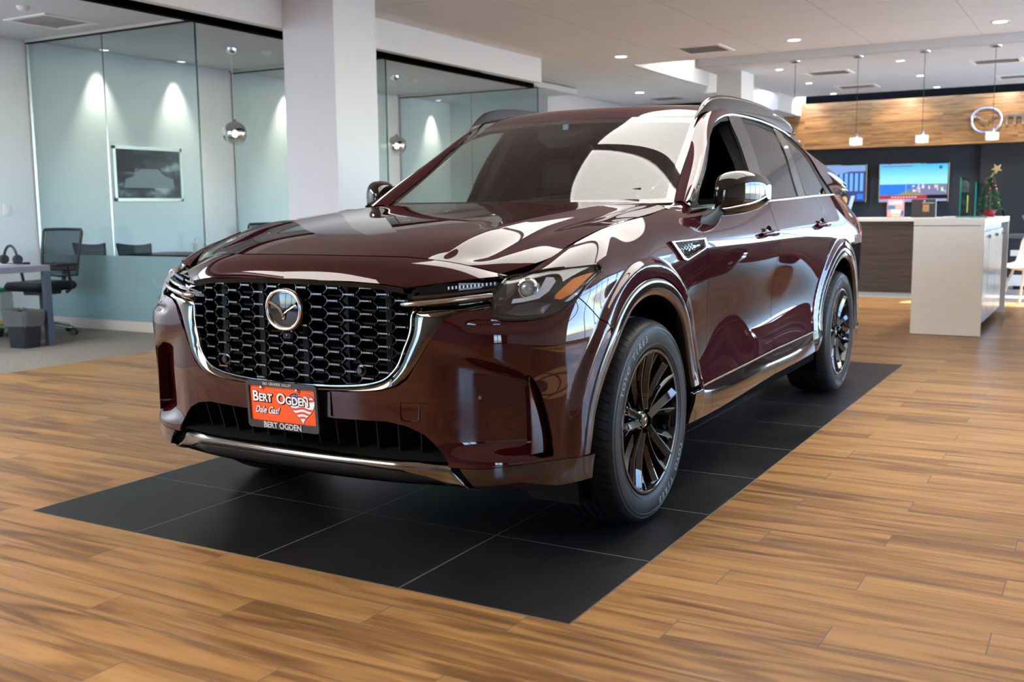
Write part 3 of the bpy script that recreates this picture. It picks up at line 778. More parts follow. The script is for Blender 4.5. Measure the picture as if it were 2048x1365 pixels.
# bright thin edge along the inner line of the surround
mb = MB(); ed = [(ix, yF(ix) + .008 + wingdy(ox), iz) for (ix, iz), (ox, oz) in zip(I2, O2) if ix < .504 and iz < .868]
P = np.array(ed); mb.tube(np.concatenate([(P * [-1, 1, 1])[::-1], P[1:]]), .0035, 6); mb.build('surround_edge', mat('edge_chrome', (.28, .27, .26), rough=.12, metal=1), srd)
# black panel behind the grille, the lamp gap and the lower intake
mb = MB()
xs = np.linspace(-.80, .80, 41)
V = np.array([[(x, yF(x) + .135 + .10 * sm((abs(x) - .5) / .25), z) for x in xs] for z in np.linspace(.50, .99, 12)]); V, F = grid_mesh(V); mb.add(V, F)
mb.box(-.66, .66, -.70, -.68, .30, .52)
mb.build('grille_backing', void_black, car, 0)
mb = MB()       # shutters and struts seen through the mesh
for z in np.arange(.62, .94, .045): mb.box(-.42, .42, -.79, -.775, z, z + .006)
for x in (-.36, -.18, .02, .2, .38): mb.box(x - .012, x + .012, -.80, -.78, .59, .95)
mb.build('radiator_shutter', satin_black, car)
# honeycomb mesh -----------------------------------------------------------
GIN = [(-x, z) for x, z in Ib[:10]][::-1] + Ib[1:10] + [(.492, .895), (.466, .925), (.38, .940), (.2, .948), (0, .950), (-.2, .948), (-.38, .940), (-.466, .925), (-.492, .895)]
bars = MB(); tips = MB(); dx = .0652; dz = .0428
def gy(x, z): return yF(min(abs(x), .55)) + .018
def gz(k, j):      # rows fan out slightly towards the sides
    x = k * dx; return .945 - dz * j - (dz / 2 if k % 2 else 0) + .010 * (abs(x) / .5) ** 2
inside = lambda x, z, m=0.0: sdf(GIN, np.array([[x, z]]))[0] > m
bl = .021
for k in range(-8, 9):
    x = k * dx
    for j in range(-1, 10):
        z = gz(k, j)
        if not inside(x, z, -.012): continue
        hb = MB()
        x0, x1 = x - bl, x + bl; y0, y1 = gy(x0, z), gy(x1, z)
        V = [(x0, y0 + .020, z + .004), (x1, y1 + .020, z + .004), (x1, y1, z + .0035), (x0, y0, z + .0035), (x0, y0, z - .0035), (x1, y1, z - .0035), (x1, y1 + .020, z - .004), (x0, y0 + .020, z - .004)]
        bars.add(V, [(0, 1, 2, 3), (3, 2, 5, 4), (4, 5, 6, 7), (0, 3, 4, 7), (1, 6, 5, 2), (0, 7, 6, 1)])
        if inside(x, z, .004):
            tips.box(x0 + .004, x1 - .004, min(y0, y1) - .0022, max(y0, y1) - .0003, z - .0012, z + .0030); tips.box(x0 - .001, x0 + .003, y0 - .0035, y0, z - .003, z + .0035); tips.box(x1 - .003, x1 + .001, y1 - .0035, y1, z - .003, z + .0035)
        for s in (-1, 1):
            k2 = k + s; xn = k2 * dx
            for zz in (gz(k2, j), gz(k2, j - 1) if k % 2 == 0 else gz(k2, j + 1)):
                if s < 0: continue
                xa, xb = x + bl, xn - bl
                if not inside((xa + xb) / 2, (z + zz) / 2, -.010): continue
                ya, yb = gy(xa, z), gy(xb, zz); w = .0022
                V = [(xa, ya + .004, z + w), (xb, yb + .004, zz + w), (xb, yb + .004, zz - w), (xa, ya + .004, z - w), (xa, ya + .022, z + w), (xb, yb + .022, zz + w), (xb, yb + .022, zz - w), (xa, ya + .022, z - w)]
                bars.add(V, [(0, 1, 2, 3), (0, 4, 5, 1), (3, 2, 6, 7), (4, 7, 6, 5), (0, 3, 7, 4), (1, 5, 6, 2)])
nb = len(bars.F); [bars.add(v, []) for v in tips.V]; o0 = bars.n - tips.n; bars.F += [tuple(i + o0 for i in f) for f in tips.F]; bars.M += [1] * len(tips.F)
gm = bars.build('grille_mesh', [mat('mesh_black', (.006, .006, .006), rough=.18, spec=.4, coat=.35), mat('mesh_tip', (.20, .19, .18), rough=.16, metal=1)], car, 0)
fix_normals(gm)
mb = MB()       # lip under the nose above the mesh
for x0 in np.linspace(-.46, .42, 12):
    pass
ft = np.linspace(-.47, .47, 48); V = np.array([[(x, yF(x) + .004, np.interp(abs(x), [0, .2, .38, .47], [.952, .950, .943, .932])), (x, yF(x) + .012, np.interp(abs(x), [0, .2, .38, .47], [.936, .934, .926, .912])), (x, yF(x) + .07, np.interp(abs(x), [0, .2, .38, .47], [.930, .928, .92, .906]))] for x in ft]); V, F = grid_mesh(V); F = outward(V, F, (0, 0, .9)); mb.add(V, F)
mb.build('grille_header', satin_black, car)
for x in (-.305, .305):  # parking sensors in the mesh
    mb = MB(); mb.lathe([(.0, -.012), (.010, -.012), (.012, -.010), (.013, .0), (.019, .001), (.020, .004), (.020, .02)], 24, 'y', (x, yF(x) + .012, .655)); mb.build('parking_sensor', gloss_black, car)
mb = MB(); mb.lathe([(.0, -.004), (.0055, -.004), (.0075, -.002), (.008, .004), (.010, .006), (.010, .012)], 20, 'y', (.805, float(yF(.805)) + scoop_depth(np.array([.752]), np.array([.585]))[0] - .004, .585))
mb = MB(); xx, zz = .700, .578; mb.lathe([(.0, -.003), (.006, -.003), (.009, .000), (.0095, .004), (.012, .006)], 20, 'y', (xx, yF(xx) + float(scoop_depth(np.array([xx]), np.array([zz]))[0]) - .002, zz)); mb.build('parking_sensor', paint, car)
# emblem ---------------------------------------------------------------------
def ring_pts(n=64, w=.074, h=.066):
    """wide oval, slightly squared, narrower at the bottom"""
    P = []
    for i in range(n):
        t = 2 * PI * i / n; x = w * math.copysign(abs(math.cos(t)) ** .88, math.cos(t)); z = h * math.copysign(abs(math.sin(t)) ** .92, math.sin(t))
        x *= 1 + .04 * (z / h); P.append((x, z))
    return P
WING_R = [(-.0, -.030), (.006, -.010), (.016, .004), (.034, .016), (.060, .026), (.057, .016), (.052, .012), (.032, .002), (.014, -.010), (.006, -.022)]
def emblem(parent, c, scale, m_ring, m_back, depth=.012, yd=-1, open_back=False, rr=.0068):
    mb = MB(); P = [(c[0] + x * scale, c[1], c[2] + z * scale) for x, z in ring_pts()]
    mb.tube(P, rr * scale, 10, closed=True, flat=(0, 1, 0))
    top = [(-.061, .030), (-.034, .019), (-.014, .006), (-.003, -.010), (0, -.020), (.003, -.010), (.014, .006), (.034, .019), (.061, .030)]
    bot = [(-.058, .016), (-.036, .006), (-.018, -.004), (-.006, -.016), (0, -.038), (.006, -.016), (.018, -.004), (.036, .006), (.058, .016)]
    n = len(top); V = []
    for (a, b), (a2, b2) in zip(top, bot):
        am, bm = (a + a2) / 2, (b + b2) / 2
        V += [(c[0] + a * scale, c[1] - .001 * scale, c[2] + b * scale), (c[0] + am * scale, c[1] - .009 * scale, c[2] + bm * scale), (c[0] + a2 * scale, c[1] - .001 * scale, c[2] + b2 * scale)]
    mb.add(V, [(3 * i + q, 3 * i + q + 1, 3 * i + q + 4, 3 * i + q + 3) for i in range(n - 1) for q in (0, 1)])
    o = mb.build('emblem' if parent else 'wall_emblem', m_ring, parent, 40)
    if not open_back:
        mb = MB(); n = 64; V = [(c[0], c[1] + .002, c[2])] + [(c[0] + x * scale * .99, c[1] + .001, c[2] + z * scale * .99) for x, z in ring_pts()] + [(c[0] + x * scale * 1.12, c[1] + .004, c[2] + z * scale * 1.12) for x, z in ring_pts()] + [(c[0] + x * scale * 1.14, c[1] + .03, c[2] + z * scale * 1.14) for x, z in ring_pts()]
        F = [(0, 1 + (i + 1) % n, 1 + i) for i in range(n)]
        for b in (0, 1): F += [(1 + b * n + i, 1 + b * n + (i + 1) % n, 1 + (b + 1) * n + (i + 1) % n, 1 + (b + 1) * n + i) for i in range(n)]
        mb.add(V, F); q = mb.build('emblem_back', m_back, o, 40); fix_normals(q)
    return o
emb = emblem(car, (0, -.884, .847), 1.0, bright_chrome, gloss_black); tag(emb, 'chrome winged oval emblem on a black disc')
mb = MB(); mb.box(-.022, .022, -.874, -.84, .742, .772, b=.006); cm = mb.build('front_camera', satin_black, car); mb = MB(); mb.lathe([(0, -.002), (.006, -.001), (.007, .002)], 16, 'y', (0, -.875, .757)); mb.build('camera_lens', gloss_black, cm)

# light bars in the wings, headlamps --------------------------------------------------
for s in (1, -1):
    tx = [.462, .50, .56, .62, .68, .738]; tz = [.8785, .8815, .887, .893, .900, .908]
    P = [(s * x, yF(x) + wingdy(x) + .004 - .018 * sm((x - .45) / .05), z) for x, z in zip(tx, tz)]
    mb = MB(); P = spl(np.array(P), 30); mb.tube(P, np.r_[.004, np.full(28, .0085), .006], 12); mb.build('daytime_light_bar', satin_chrome, car)
    mb = MB(); Q = np.array([(s * x, yF(x) + wingdy(x) + .006, z) for x, z in zip([.50, .56, .62, .68, .738], [.897, .902, .908, .915, .922])]); Q = spl(Q, 24)
    V = np.array([[(q[0], q[1] + .03, q[2] + .012), (q[0], q[1], q[2] + .008), (q[0], q[1] - .004, q[2]), (q[0], q[1] + .002, q[2] - .006), (q[0], q[1] + .03, q[2] - .008)] for q in Q]); V, F = grid_mesh(V); F = outward(V, F, (0, 0, .9)); mb.add(V, F); mb.build('wing_upper_trim', clad_mat, car)
    mb = MB()
    for x in np.arange(.60, .735, .0105):
        y = yF(x) + wingdy(x) + .03; z = np.interp(x, [.55, .735], [.926, .945]); mb.box(s * x - .0028, s * x + .0028, y, y + .01, z - .006, z + .004)
    mb.build('wing_vent_teeth', lamp_grey, car)
    mb = MB(); V = np.array([[(s * x, yF(x) + wingdy(x) + .045, z) for x in np.linspace(.46, .75, 10)] for z in (.87, .945)]); V, F = grid_mesh(V); mb.add(V, F); mb.build('wing_backing', gloss_black, car, 0)

Vl4, Fl4 = clip(Vf, Ff, -hole(LAMP, Vf)); Vl4, Fl4 = clip(Vl4, Fl4, -.38 - Vl4[:, 1])
N_ = vnormals(Vl4, Fl4)
def lampsurf(poly, off):
    V, F = clip(Vf, Ff, np.where(front(Vf), sdf(poly, xz(Vf)), -1)); N = vnormals(V, F); return V + N * off, F
amb_poly = [(.944, .972), (.925, .962), (.914, .955), (.893, .905), (.893, .893), (.905, .889), (.925, .905), (.936, .940)]
whi_poly = [(.949, .945), (.942, .930), (.912, .878), (.925, .885), (.940, .915)]
for s in (1, -1):
    fm = (lambda V, F: (V, F)) if s > 0 else mir
    hl = mk('headlight', *fm(*thicken(Vl4 - N_ * .001, Fl4, .003)), lamp_glass, car, 40)
    # housing: back wall and sides
    n = len(Vl4); dv = np.array([-.35, .9, 0]); dv = dv / np.linalg.norm(dv)
    depth = .07; Vb = Vl4 + dv * depth; c = Vb.mean(0); Vb = c + (Vb - c) * .93
    E = boundary(Fl4); R = np.array([(b, a, a + n, b + n) for a, b in E]); Fb = flip(R); F_back = np.where(Fl4 >= 0, Fl4 + n, -1)
    mk('lamp_housing', *fm(np.concatenate([Vl4 - N_ * .004, Vb]), np.concatenate([Fb, F_back])), lamp_dark, hl, 30)
    mb = MB()           # rim frame of the lamp
    loop = spl(np.array([(x, z) for x, z in LAMP]), 120, closed=True)
    A = Vl4; P = []
    for x, z in loop:
        d = (A[:, 0] - x) ** 2 + (A[:, 2] - z) ** 2; q = np.argsort(d)[:5]; w = 1 / (d[q] + 1e-6); P.append((s * x, (A[q, 1] * w).sum() / w.sum() + .001, z))
    P = np.array(P); P[:, 1] = (np.roll(P[:, 1], 1) + P[:, 1] + np.roll(P[:, 1], -1)) / 3
    mb.tube(P, .0050, 6, closed=True); mb.build('lamp_rim', gloss_black, hl)
    # projector
    def at(x, z, off):
        d = (A[:, 0] - x) ** 2 + (A[:, 2] - z) ** 2; q = A[np.argmin(d)]; return np.array([x, q[1], z]) + dv * off
    c = at(.818, .922, .030); ax = Vector((-dv[0] * .5, -dv[1], 0)).normalized()
    def placed(mbx, cc):
        Rm = ax.to_track_quat('Z', 'Y').to_matrix()
        for i, Vv in enumerate(mbx.V): mbx.V[i] = Vv @ np.array(Rm).T + np.asarray(cc)
        if s < 0:
            for i in range(len(mbx.V)): mbx.V[i] = mbx.V[i] * [-1, 1, 1]
        return mbx
    o = placed(MB().lathe([(.0, .012), (.010, .0115), (.019, .008), (.0235, .002), (.025, -.004)], 32), c).build('projector_lens', MATS.get('proj') or mat('proj', (.35, .38, .42), rough=.02, metal=.35, coat=1), hl)
    o = placed(MB().lathe([(.0255, -.006), (.0255, .004), (.029, .006), (.0345, .004), (.036, -.004), (.037, -.03)], 32), c).build('projector_ring', bright_chrome, hl)
    if True:
        mb = MB()
        U = spl(np.array([(.790, .950), (.800, .962), (.835, .967), (.868, .962), (.880, .945), (.874, .915), (.858, .892), (.82, .880), (.775, .872)]), 40)
        V = np.array([[at(x, z, .014) * [s, 1, 1], at(x, z, .012) * [s, 1, 1] + [0, 0, .003]] for x, z in U])
        Us = [(.850, .958), (.868, .957), (.879, .944), (.873, .915), (.855, .893), (.82, .884), (.79, .880), (.79, .893), (.82, .897), (.845, .908), (.852, .925)]
        V = [at(x, z, .022) * [s, 1, 1] for x, z in Us]; V2_ = [at(x, z, .034) * [s, 1, 1] for x, z in Us]; n = len(Us)
        mb.add(V + V2_, [tuple(range(n))] + [(i, (i + 1) % n, n + (i + 1) % n, n + i) for i in range(n)]); mb.build('light_guide', MATS.get('guide') or mat('guide', (.55, .56, .60), rough=.25, coat=.6), hl, 30)
        Us = [(.745, .945), (.775, .955), (.792, .935), (.786, .905), (.77, .885), (.748, .880)]
        V = [at(x, z, .04) * [s, 1, 1] for x, z in Us]; c2 = np.mean(V, 0) + np.array([0, .02, 0]); mb = MB(); mb.add(V + [c2], [(i, (i + 1) % len(Us), len(Us)) for i in range(len(Us))]); mb.build('inner_reflector', lamp_grey, hl, 20)
        Us = [(.80, .872), (.85, .884), (.885, .875), (.87, .845), (.82, .840), (.775, .848)]
        V = [at(x, z, .036) * [s, 1, 1] for x, z in Us]; c2 = np.mean(V, 0) + np.array([0, .025, 0]); mb = MB(); mb.add(V + [c2], [(i, (i + 1) % len(Us), len(Us)) for i in range(len(Us))]); mb.build('lower_reflector', lamp_grey, hl, 20)
    V, F = lampsurf(amb_poly, -.006); mk('side_marker', *fm(*thicken(V, F, .006)), amber, hl)
    V, F = lampsurf(whi_poly, -.006); mk('side_reflector', *fm(*thicken(V, F, .006)), MATS.get('guide'), hl)

# fins in the bumper corners -------------------------------------------------
rg = spl(np.array([(.846, .660), (.848, .60), (.851, .50), (.852, .43), (.850, .396)]), 24); og = spl(np.array([(.858, .652), (.874, .60), (.887, .52), (.894, .45), (.897, .388)]), 24)
V = []
for (x, z), (x2, z2) in zip(rg, og):
    y = yF(x); y2 = float(np.interp(x2, PX, PY))
    V.append([(x - .008, y + .075, z), (x - .004, y + .03, z), (x, y + .010, z), (x + .004, y + .010, z), ((x + x2) / 2, (y + y2) / 2 + .030, z), (x2 - .004, y2 + .055, z2), (x2 - .004, y2 + .10, z2)])
V, F = grid_mesh(np.array(V)); F = outward(V, F, (.5, -.3, .55))
for s in (1, -1):
    Va, Fa = (V, F) if s > 0 else mir(V, F); mk('bumper_fin', Va, Fa, paint, car, 60)
V = []
oo = spl(np.array([(.852, .668), (.866, .645), (.882, .597), (.895, .53), (.903, .45), (.907, .384)]), 24)
for (x, z) in oo:
    y = float(np.interp(x, PX, PY)); V.append([(x - .004, y + .010, z), (x - .007, y + .03, z), (x - .014, y + .09, z), (x - .05, y + .12, z)])
V, F = grid_mesh(np.array(V)); F = outward(V, F, (1.2, -1, .55)); 
for s in (1, -1):
    Va, Fa = (V, F) if s > 0 else mir(V, F); mk('air_slot', Va, Fa, satin_black, car, 60)

# lower front: dark shelf, intake ribs, chrome bar, chin ------------------------------
bx = [0, .15, .298, .448, .53, .58, .607, .635, .668]; zt = [.367, .366, .365, .363, .361, .360, .359, .322, .281]; zb = [.338, .338, .337, .330, .312, .295, .286, .281, .279]; bdy = lambda x: .032 * float(sm((x - .42) / .18))
kk = np.linspace(0, 8, 60); X_ = nsm(np.arange(9), kk) @ bx; ZT = np.interp(X_, bx, zt); ZB = np.interp(X_, bx, zb)
V = []
for x, a, b in zip(X_, ZT, ZB):
    y = yF(x) - .002 + bdy(x); V.append([(x, y + .045, a + .002), (x, y + .010, a + .001), (x, y + .001, a - .003), (x, y - .008, a * .65 + b * .35), (x, y - .009, a * .3 + b * .7), (x, y - .002, b), (x, y + .012, b - .003)])
V, F = grid_mesh(np.array(V)); F = outward(V, F, (0, 0, .34)); mk('lower_chrome_bar', *join((V, F), mir(V, F)), mat('brushed_bar', (.26, .25, .24), rough=.17, metal=1), car, 50)
X2_ = np.linspace(0, .70, 40); V = []
for x in X2_:
    y = yF(x) + bdy(x); b = float(np.interp(x, bx, zb)); u = float(np.interp(x, [0, .4, .62, .70], [.287, .281, .272, .272]))
    V.append([(x, y + .004, b), (x, y + .001, b - .006), (x, y + .006, (b + u) / 2), (x, y + .022, u + .006), (x, y + .045, u), (x, y + .30, u - .03)])
V, F = grid_mesh(np.array(V)); F = outward(V, F, (0, 0, .34)); mk('chin_spoiler', *join((V, F), mir(V, F)), satin_black, car, 50)
V = []
for x in np.linspace(0, .90, 30):
    y = yF(x); V.append([(x, y + .02, .285), (x, y + .10, .272), (x, y + .35, .25), (x, .0, .24)])
V, F = grid_mesh(np.array(V)); F = outward(V, F, (0, -.3, 3)); mk('undertray', *join((V, F), mir(V, F)), void_black, car, 0)
mb = MB(); X3 = np.linspace(-.61, .61, 61)
V = np.array([[(x, yF(x) + .012, .3655), (x, yF(x) + .06, .372), (x, yF(x) + .13, .384), (x, yF(x) + .17, .388)] for x in X3]); V, F = grid_mesh(V); F = outward(V, F, (0, -.8, 0)); mb.add(V, F); mb.build('intake_shelf', satin_black, car)
for x in np.arange(-.56, .57, .08):
    y = yF(x); sl = .25 * x; mb = MB(); mb.add([(x, y + .07, .38), (x + sl * .1, y + .05, .48), (x + sl * .1, y + .16, .48), (x, y + .16, .38), (x + .004, y + .07, .38), (x + .004 + sl * .1, y + .05, .48), (x + .004 + sl * .1, y + .16, .48), (x + .004, y + .16, .38)], [(0, 1, 2, 3), (4, 7, 6, 5), (0, 4, 5, 1)]); mb.build('intake_rib', satin_black, car, 0)
for s in (1, -1):      # air deflectors ahead of the front wheels
    mb = MB(); V = []
    for x in np.linspace(.70, .93, 10):
        V.append([(s * x, -.52, .30), (s * x, -.50, .19 + .02 * (x < .74)), (s * x, -.48, .19 + .02 * (x < .74)), (s * x, -.48, .30)])
    V, F = grid_mesh(np.array(V)); mb.add(V, F); q = mb.build('wheel_deflector', satin_black, car, 40)
# painted corner detail: closed tow cover outline and sensor
mb = MB()
loop = [(.455, .505), (.455, .555), (.462, .562), (.510, .562), (.517, .555), (.517, .505), (.510, .498), (.462, .498)]
P = np.array([(x, yF(x) - .0005, z) for x, z in loop]); mb.tube(spl(P, 64, closed=True), .0022, 6, closed=True); mb.build('radar_cover_edge', paint, car)
mb = MB(); V = np.array([[(x, yF(x) - .004, z) for x in np.linspace(-.19, .19, 20)] for z in (.492, .500, .570, .577)]); V, F = grid_mesh(V); F = outward(V, F, (0, 0, .5)); mb.add(V, F); mb.build('plate_bracket', gloss_black, car)

# licence plate ------------------------------------------------------------------------
orange = mat('plate_orange', (.90, .095, .012), rough=.45)
plate_white = mat('plate_white', (.85, .85, .86), rough=.4); plate_blue = mat('plate_blue', (.06, .05, .22), rough=.4); plate_red = mat('plate_red', (.72, .05, .03), rough=.4); plate_grey = mat('plate_grey', (.50, .50, .50), rough=.4)
pl_c = np.array([0, -.905, .5177]); tl = math.atan(.052)
PM = frame_mat(pl_c, (1, 0, 0), (0, -math.sin(tl), math.cos(tl)))     # local z faces the reader
def pm(V): return [tuple(PM @ Vector(v)) for v in V]
def rrect(w, h, r, n=6):
    P = []
    for cx_, cy_, a in ((w - r, h - r, 0), (-w + r, h - r, 90), (-w + r, -h + r, 180), (w - r, -h + r, 270)):
        for i in range(n + 1): t = math.radians(a + 90 * i / n); P.append((cx_ + r * math.cos(t), cy_ + r * math.sin(t)))
    return P
mb = MB(); P = rrect(.1525, .0765, .010); mb.prism(P, -.002, 0.001); lp = mb; lp.V = [np.array(pm(v)) for v in lp.V]; lp = lp.build('license_plate', orange, car); tag(lp, 'orange dealer plate in a black frame with white lettering')
outer = rrect(.1600, .0845, .014); inner = [(x, y) for x, y in rrect(.1475, .062, .006)]; inner = [(x, y + .004) for x, y in inner]; n = len(outer)
V = [(x, y, .0) for x, y in outer] + [(x * .995, y * .99, .008) for x, y in outer] + [(x, y, .008) for x, y in inner] + [(x, y, .001) for x, y in inner]
F = [(b * n + i, b * n + (i + 1) % n, (b + 1) * n + (i + 1) % n, (b + 1) * n + i) for b in range(3) for i in range(n)]
mb = MB(); mb.add(pm(V), F); fr = mb.build('plate_frame', mat('frame_black', (.02, .02, .022), rough=.25, coat=.4), lp, 30); fix_normals(fr)
def ptext(body, size, x, y, m, z=.0105, bold=0.0, sx=1.0, shear=0.0, name='plate_lettering', align='CENTER', parent=lp, ext=.0004, rot=0.0):
    M = PM @ Matrix.Translation((x, y, z)) @ Matrix.Rotation(rot, 4, 'Z'); return text_obj(name, body, size, m, parent, M, ext, align, bold=bold, shear=shear, sx=sx)
ptext('RIO GRANDE VALLEY', .0135, -.012, .0752, plate_grey, bold=.0002)
ptext('BERT OGDEN', .0285, .0, -.0705, plate_grey, bold=.0009, sx=.98)
for off, m_, zz, b in (((.0010, -.0010), void_black, .0026, .0034), ((0, 0), plate_white, .0036, .0012)):
    dx_, dy_ = off
    ptext('B', .052, -.121 + dx_, .026 + dy_, m_, zz, b, .95); ptext('ERT', .039, -.0755 + dx_, .0225 + dy_, m_, zz, b * .9, .92)
    ptext('O', .052, -.005 + dx_, .0235 + dy_, m_, zz, b, .95); ptext('GDEN', .039, .0665 + dx_, .020 + dy_, m_, zz, b * .9, .95)
    ptext('Dale Gas!', .034, -.073 + dx_ * .7, -.020 + dy_ * .7, m_, zz, b * .35, .80, .45)
# heart-shaped flag
H = []
for i in range(60):
    t = 2 * PI * i / 60; hx = 16 * math.sin(t) ** 3; hy = 13 * math.cos(t) - 5 * math.cos(2 * t) - 2 * math.cos(3 * t) - math.cos(4 * t); H.append((hx, hy))
def heart(name, sc, z, m_, clipf=None):
    P = [(.086 + x * sc * .0035, .004 + y * sc * .0036) for x, y in H]; V = np.array([(x, y, z) for x, y in P] + [(.086, 0, z)]); n = len(P); F = np.array([(i, (i + 1) % n, n, -1) for i in range(n)])
    if clipf is not None:
        V2 = []; P_ = np.array(P); xs_ = np.linspace(P_[:, 0].min(), P_[:, 0].max(), 80); ys_ = np.linspace(P_[:, 1].min(), P_[:, 1].max(), 80)
        G = np.array([[(x, y, z) for x in xs_] for y in ys_]); V, F = grid_mesh(G); V, F = clip(V, F, sdf(P_, V[:, :2])); V, F = clip(V, F, clipf(V))
        if len(F) == 0: return
    o = mk(name, pm([tuple(v) for v in V]), F, m_, lp, 0); return o
heart('heart_outline', 1.05, .0016, void_black); heart('heart_fill', 1.0, .0018, plate_white)
heart('flag_canton', 1.0, .0020, plate_blue, lambda V: np.minimum(V[:, 1] - .008, .092 - V[:, 0]))
for y0 in (.040, .026, -.008, -.024, -.040):
    heart('flag_stripe', .98, .0019, plate_red, lambda V, y0=y0: np.minimum.reduce([V[:, 1] - y0 - .003 * np.sin((V[:, 0]) * 90), y0 + .008 - V[:, 1] + .003 * np.sin((V[:, 0]) * 90), V[:, 0] - (.094 if y0 > .01 else .03)]))
mb = MB()
for i, (x, y) in enumerate([(.045, .040), (.055, .043), (.065, .041), (.042, .031), (.052, .034), (.062, .032), (.071, .033), (.048, .024), (.058, .025), (.068, .023), (.074, .042)]):
    P = [(x + .0018 * math.cos(t), y + .0018 * math.sin(t)) for t in np.linspace(0, 2 * PI, 7)[:-1]]; mb.add(pm([(a, b, .0022) for a, b in P]), [tuple(range(6))])
mb.build('flag_stars', plate_white, lp, 0)
for x in (-.089, .072):
    mb = MB(); mb.lathe([(0, .0125), (.003, .0122), (.0055, .010), (.006, .007), (.006, .001)], 16, c=(x, .060, 0)); mb.V = [np.array(pm(v)) for v in mb.V]; mb.build('plate_screw', bright_chrome, lp)
# ------------------------------------------------------------------ wheels
def text_ring(body, r, size, x, a_mid, da, m, parent, wy, flipd=False, bold=.0, name='tire_lettering', sx=1.0):
    """letters standing round the sidewall, tops outwards (outer face towards +x)"""
    outs = []
    for i, ch in enumerate(body):
        if ch == ' ': continue
        a = a_mid - da * (i - (len(body) - 1) / 2)   # reading clockwise seen from outside (+x looking to -x: y to the right is +y?)
        # seen from +x, right-hand direction is +y ; clockwise = decreasing angle in (y,z)
        up = Vector((0, math.cos(a), math.sin(a))); right = Vector((0, math.sin(a), -math.cos(a)))
        M = Matrix(((0, 0, 1, x), (right.y, up.y, 0, r * math.cos(a)), (right.z, up.z, 0, r * math.sin(a)), (0, 0, 0, 1)))
        M = Matrix(((right.x, up.x, 1, x), (right.y, up.y, 0, r * up.y), (right.z, up.z, 0, r * up.z), (0, 0, 0, 1)))
        cu = bpy.data.curves.new('t', 'FONT'); cu.body = ch; cu.size = size; cu.align_x = 'CENTER'; cu.align_y = 'CENTER'; cu.offset = bold; cu.resolution_u = 2; cu.extrude = .0004
        tmp = bpy.data.objects.new('t', cu); COL.objects.link(tmp); dg = bpy.context.evaluated_depsgraph_get(); dg.update()
        me = bpy.data.meshes.new_from_object(tmp.evaluated_get(dg)); bpy.data.objects.remove(tmp); bpy.data.curves.remove(cu)
        me.transform(Matrix.Diagonal((sx, 1, 1, 1))); me.transform(M); V = np.array([v.co[:] for v in me.vertices]); F = [tuple(p.vertices) for p in me.polygons]; bpy.data.meshes.remove(me); outs.append((V, F))
    mb = MB()
    for V, F in outs: mb.add(V, F)
    return mb.build(name, m, parent, 0)

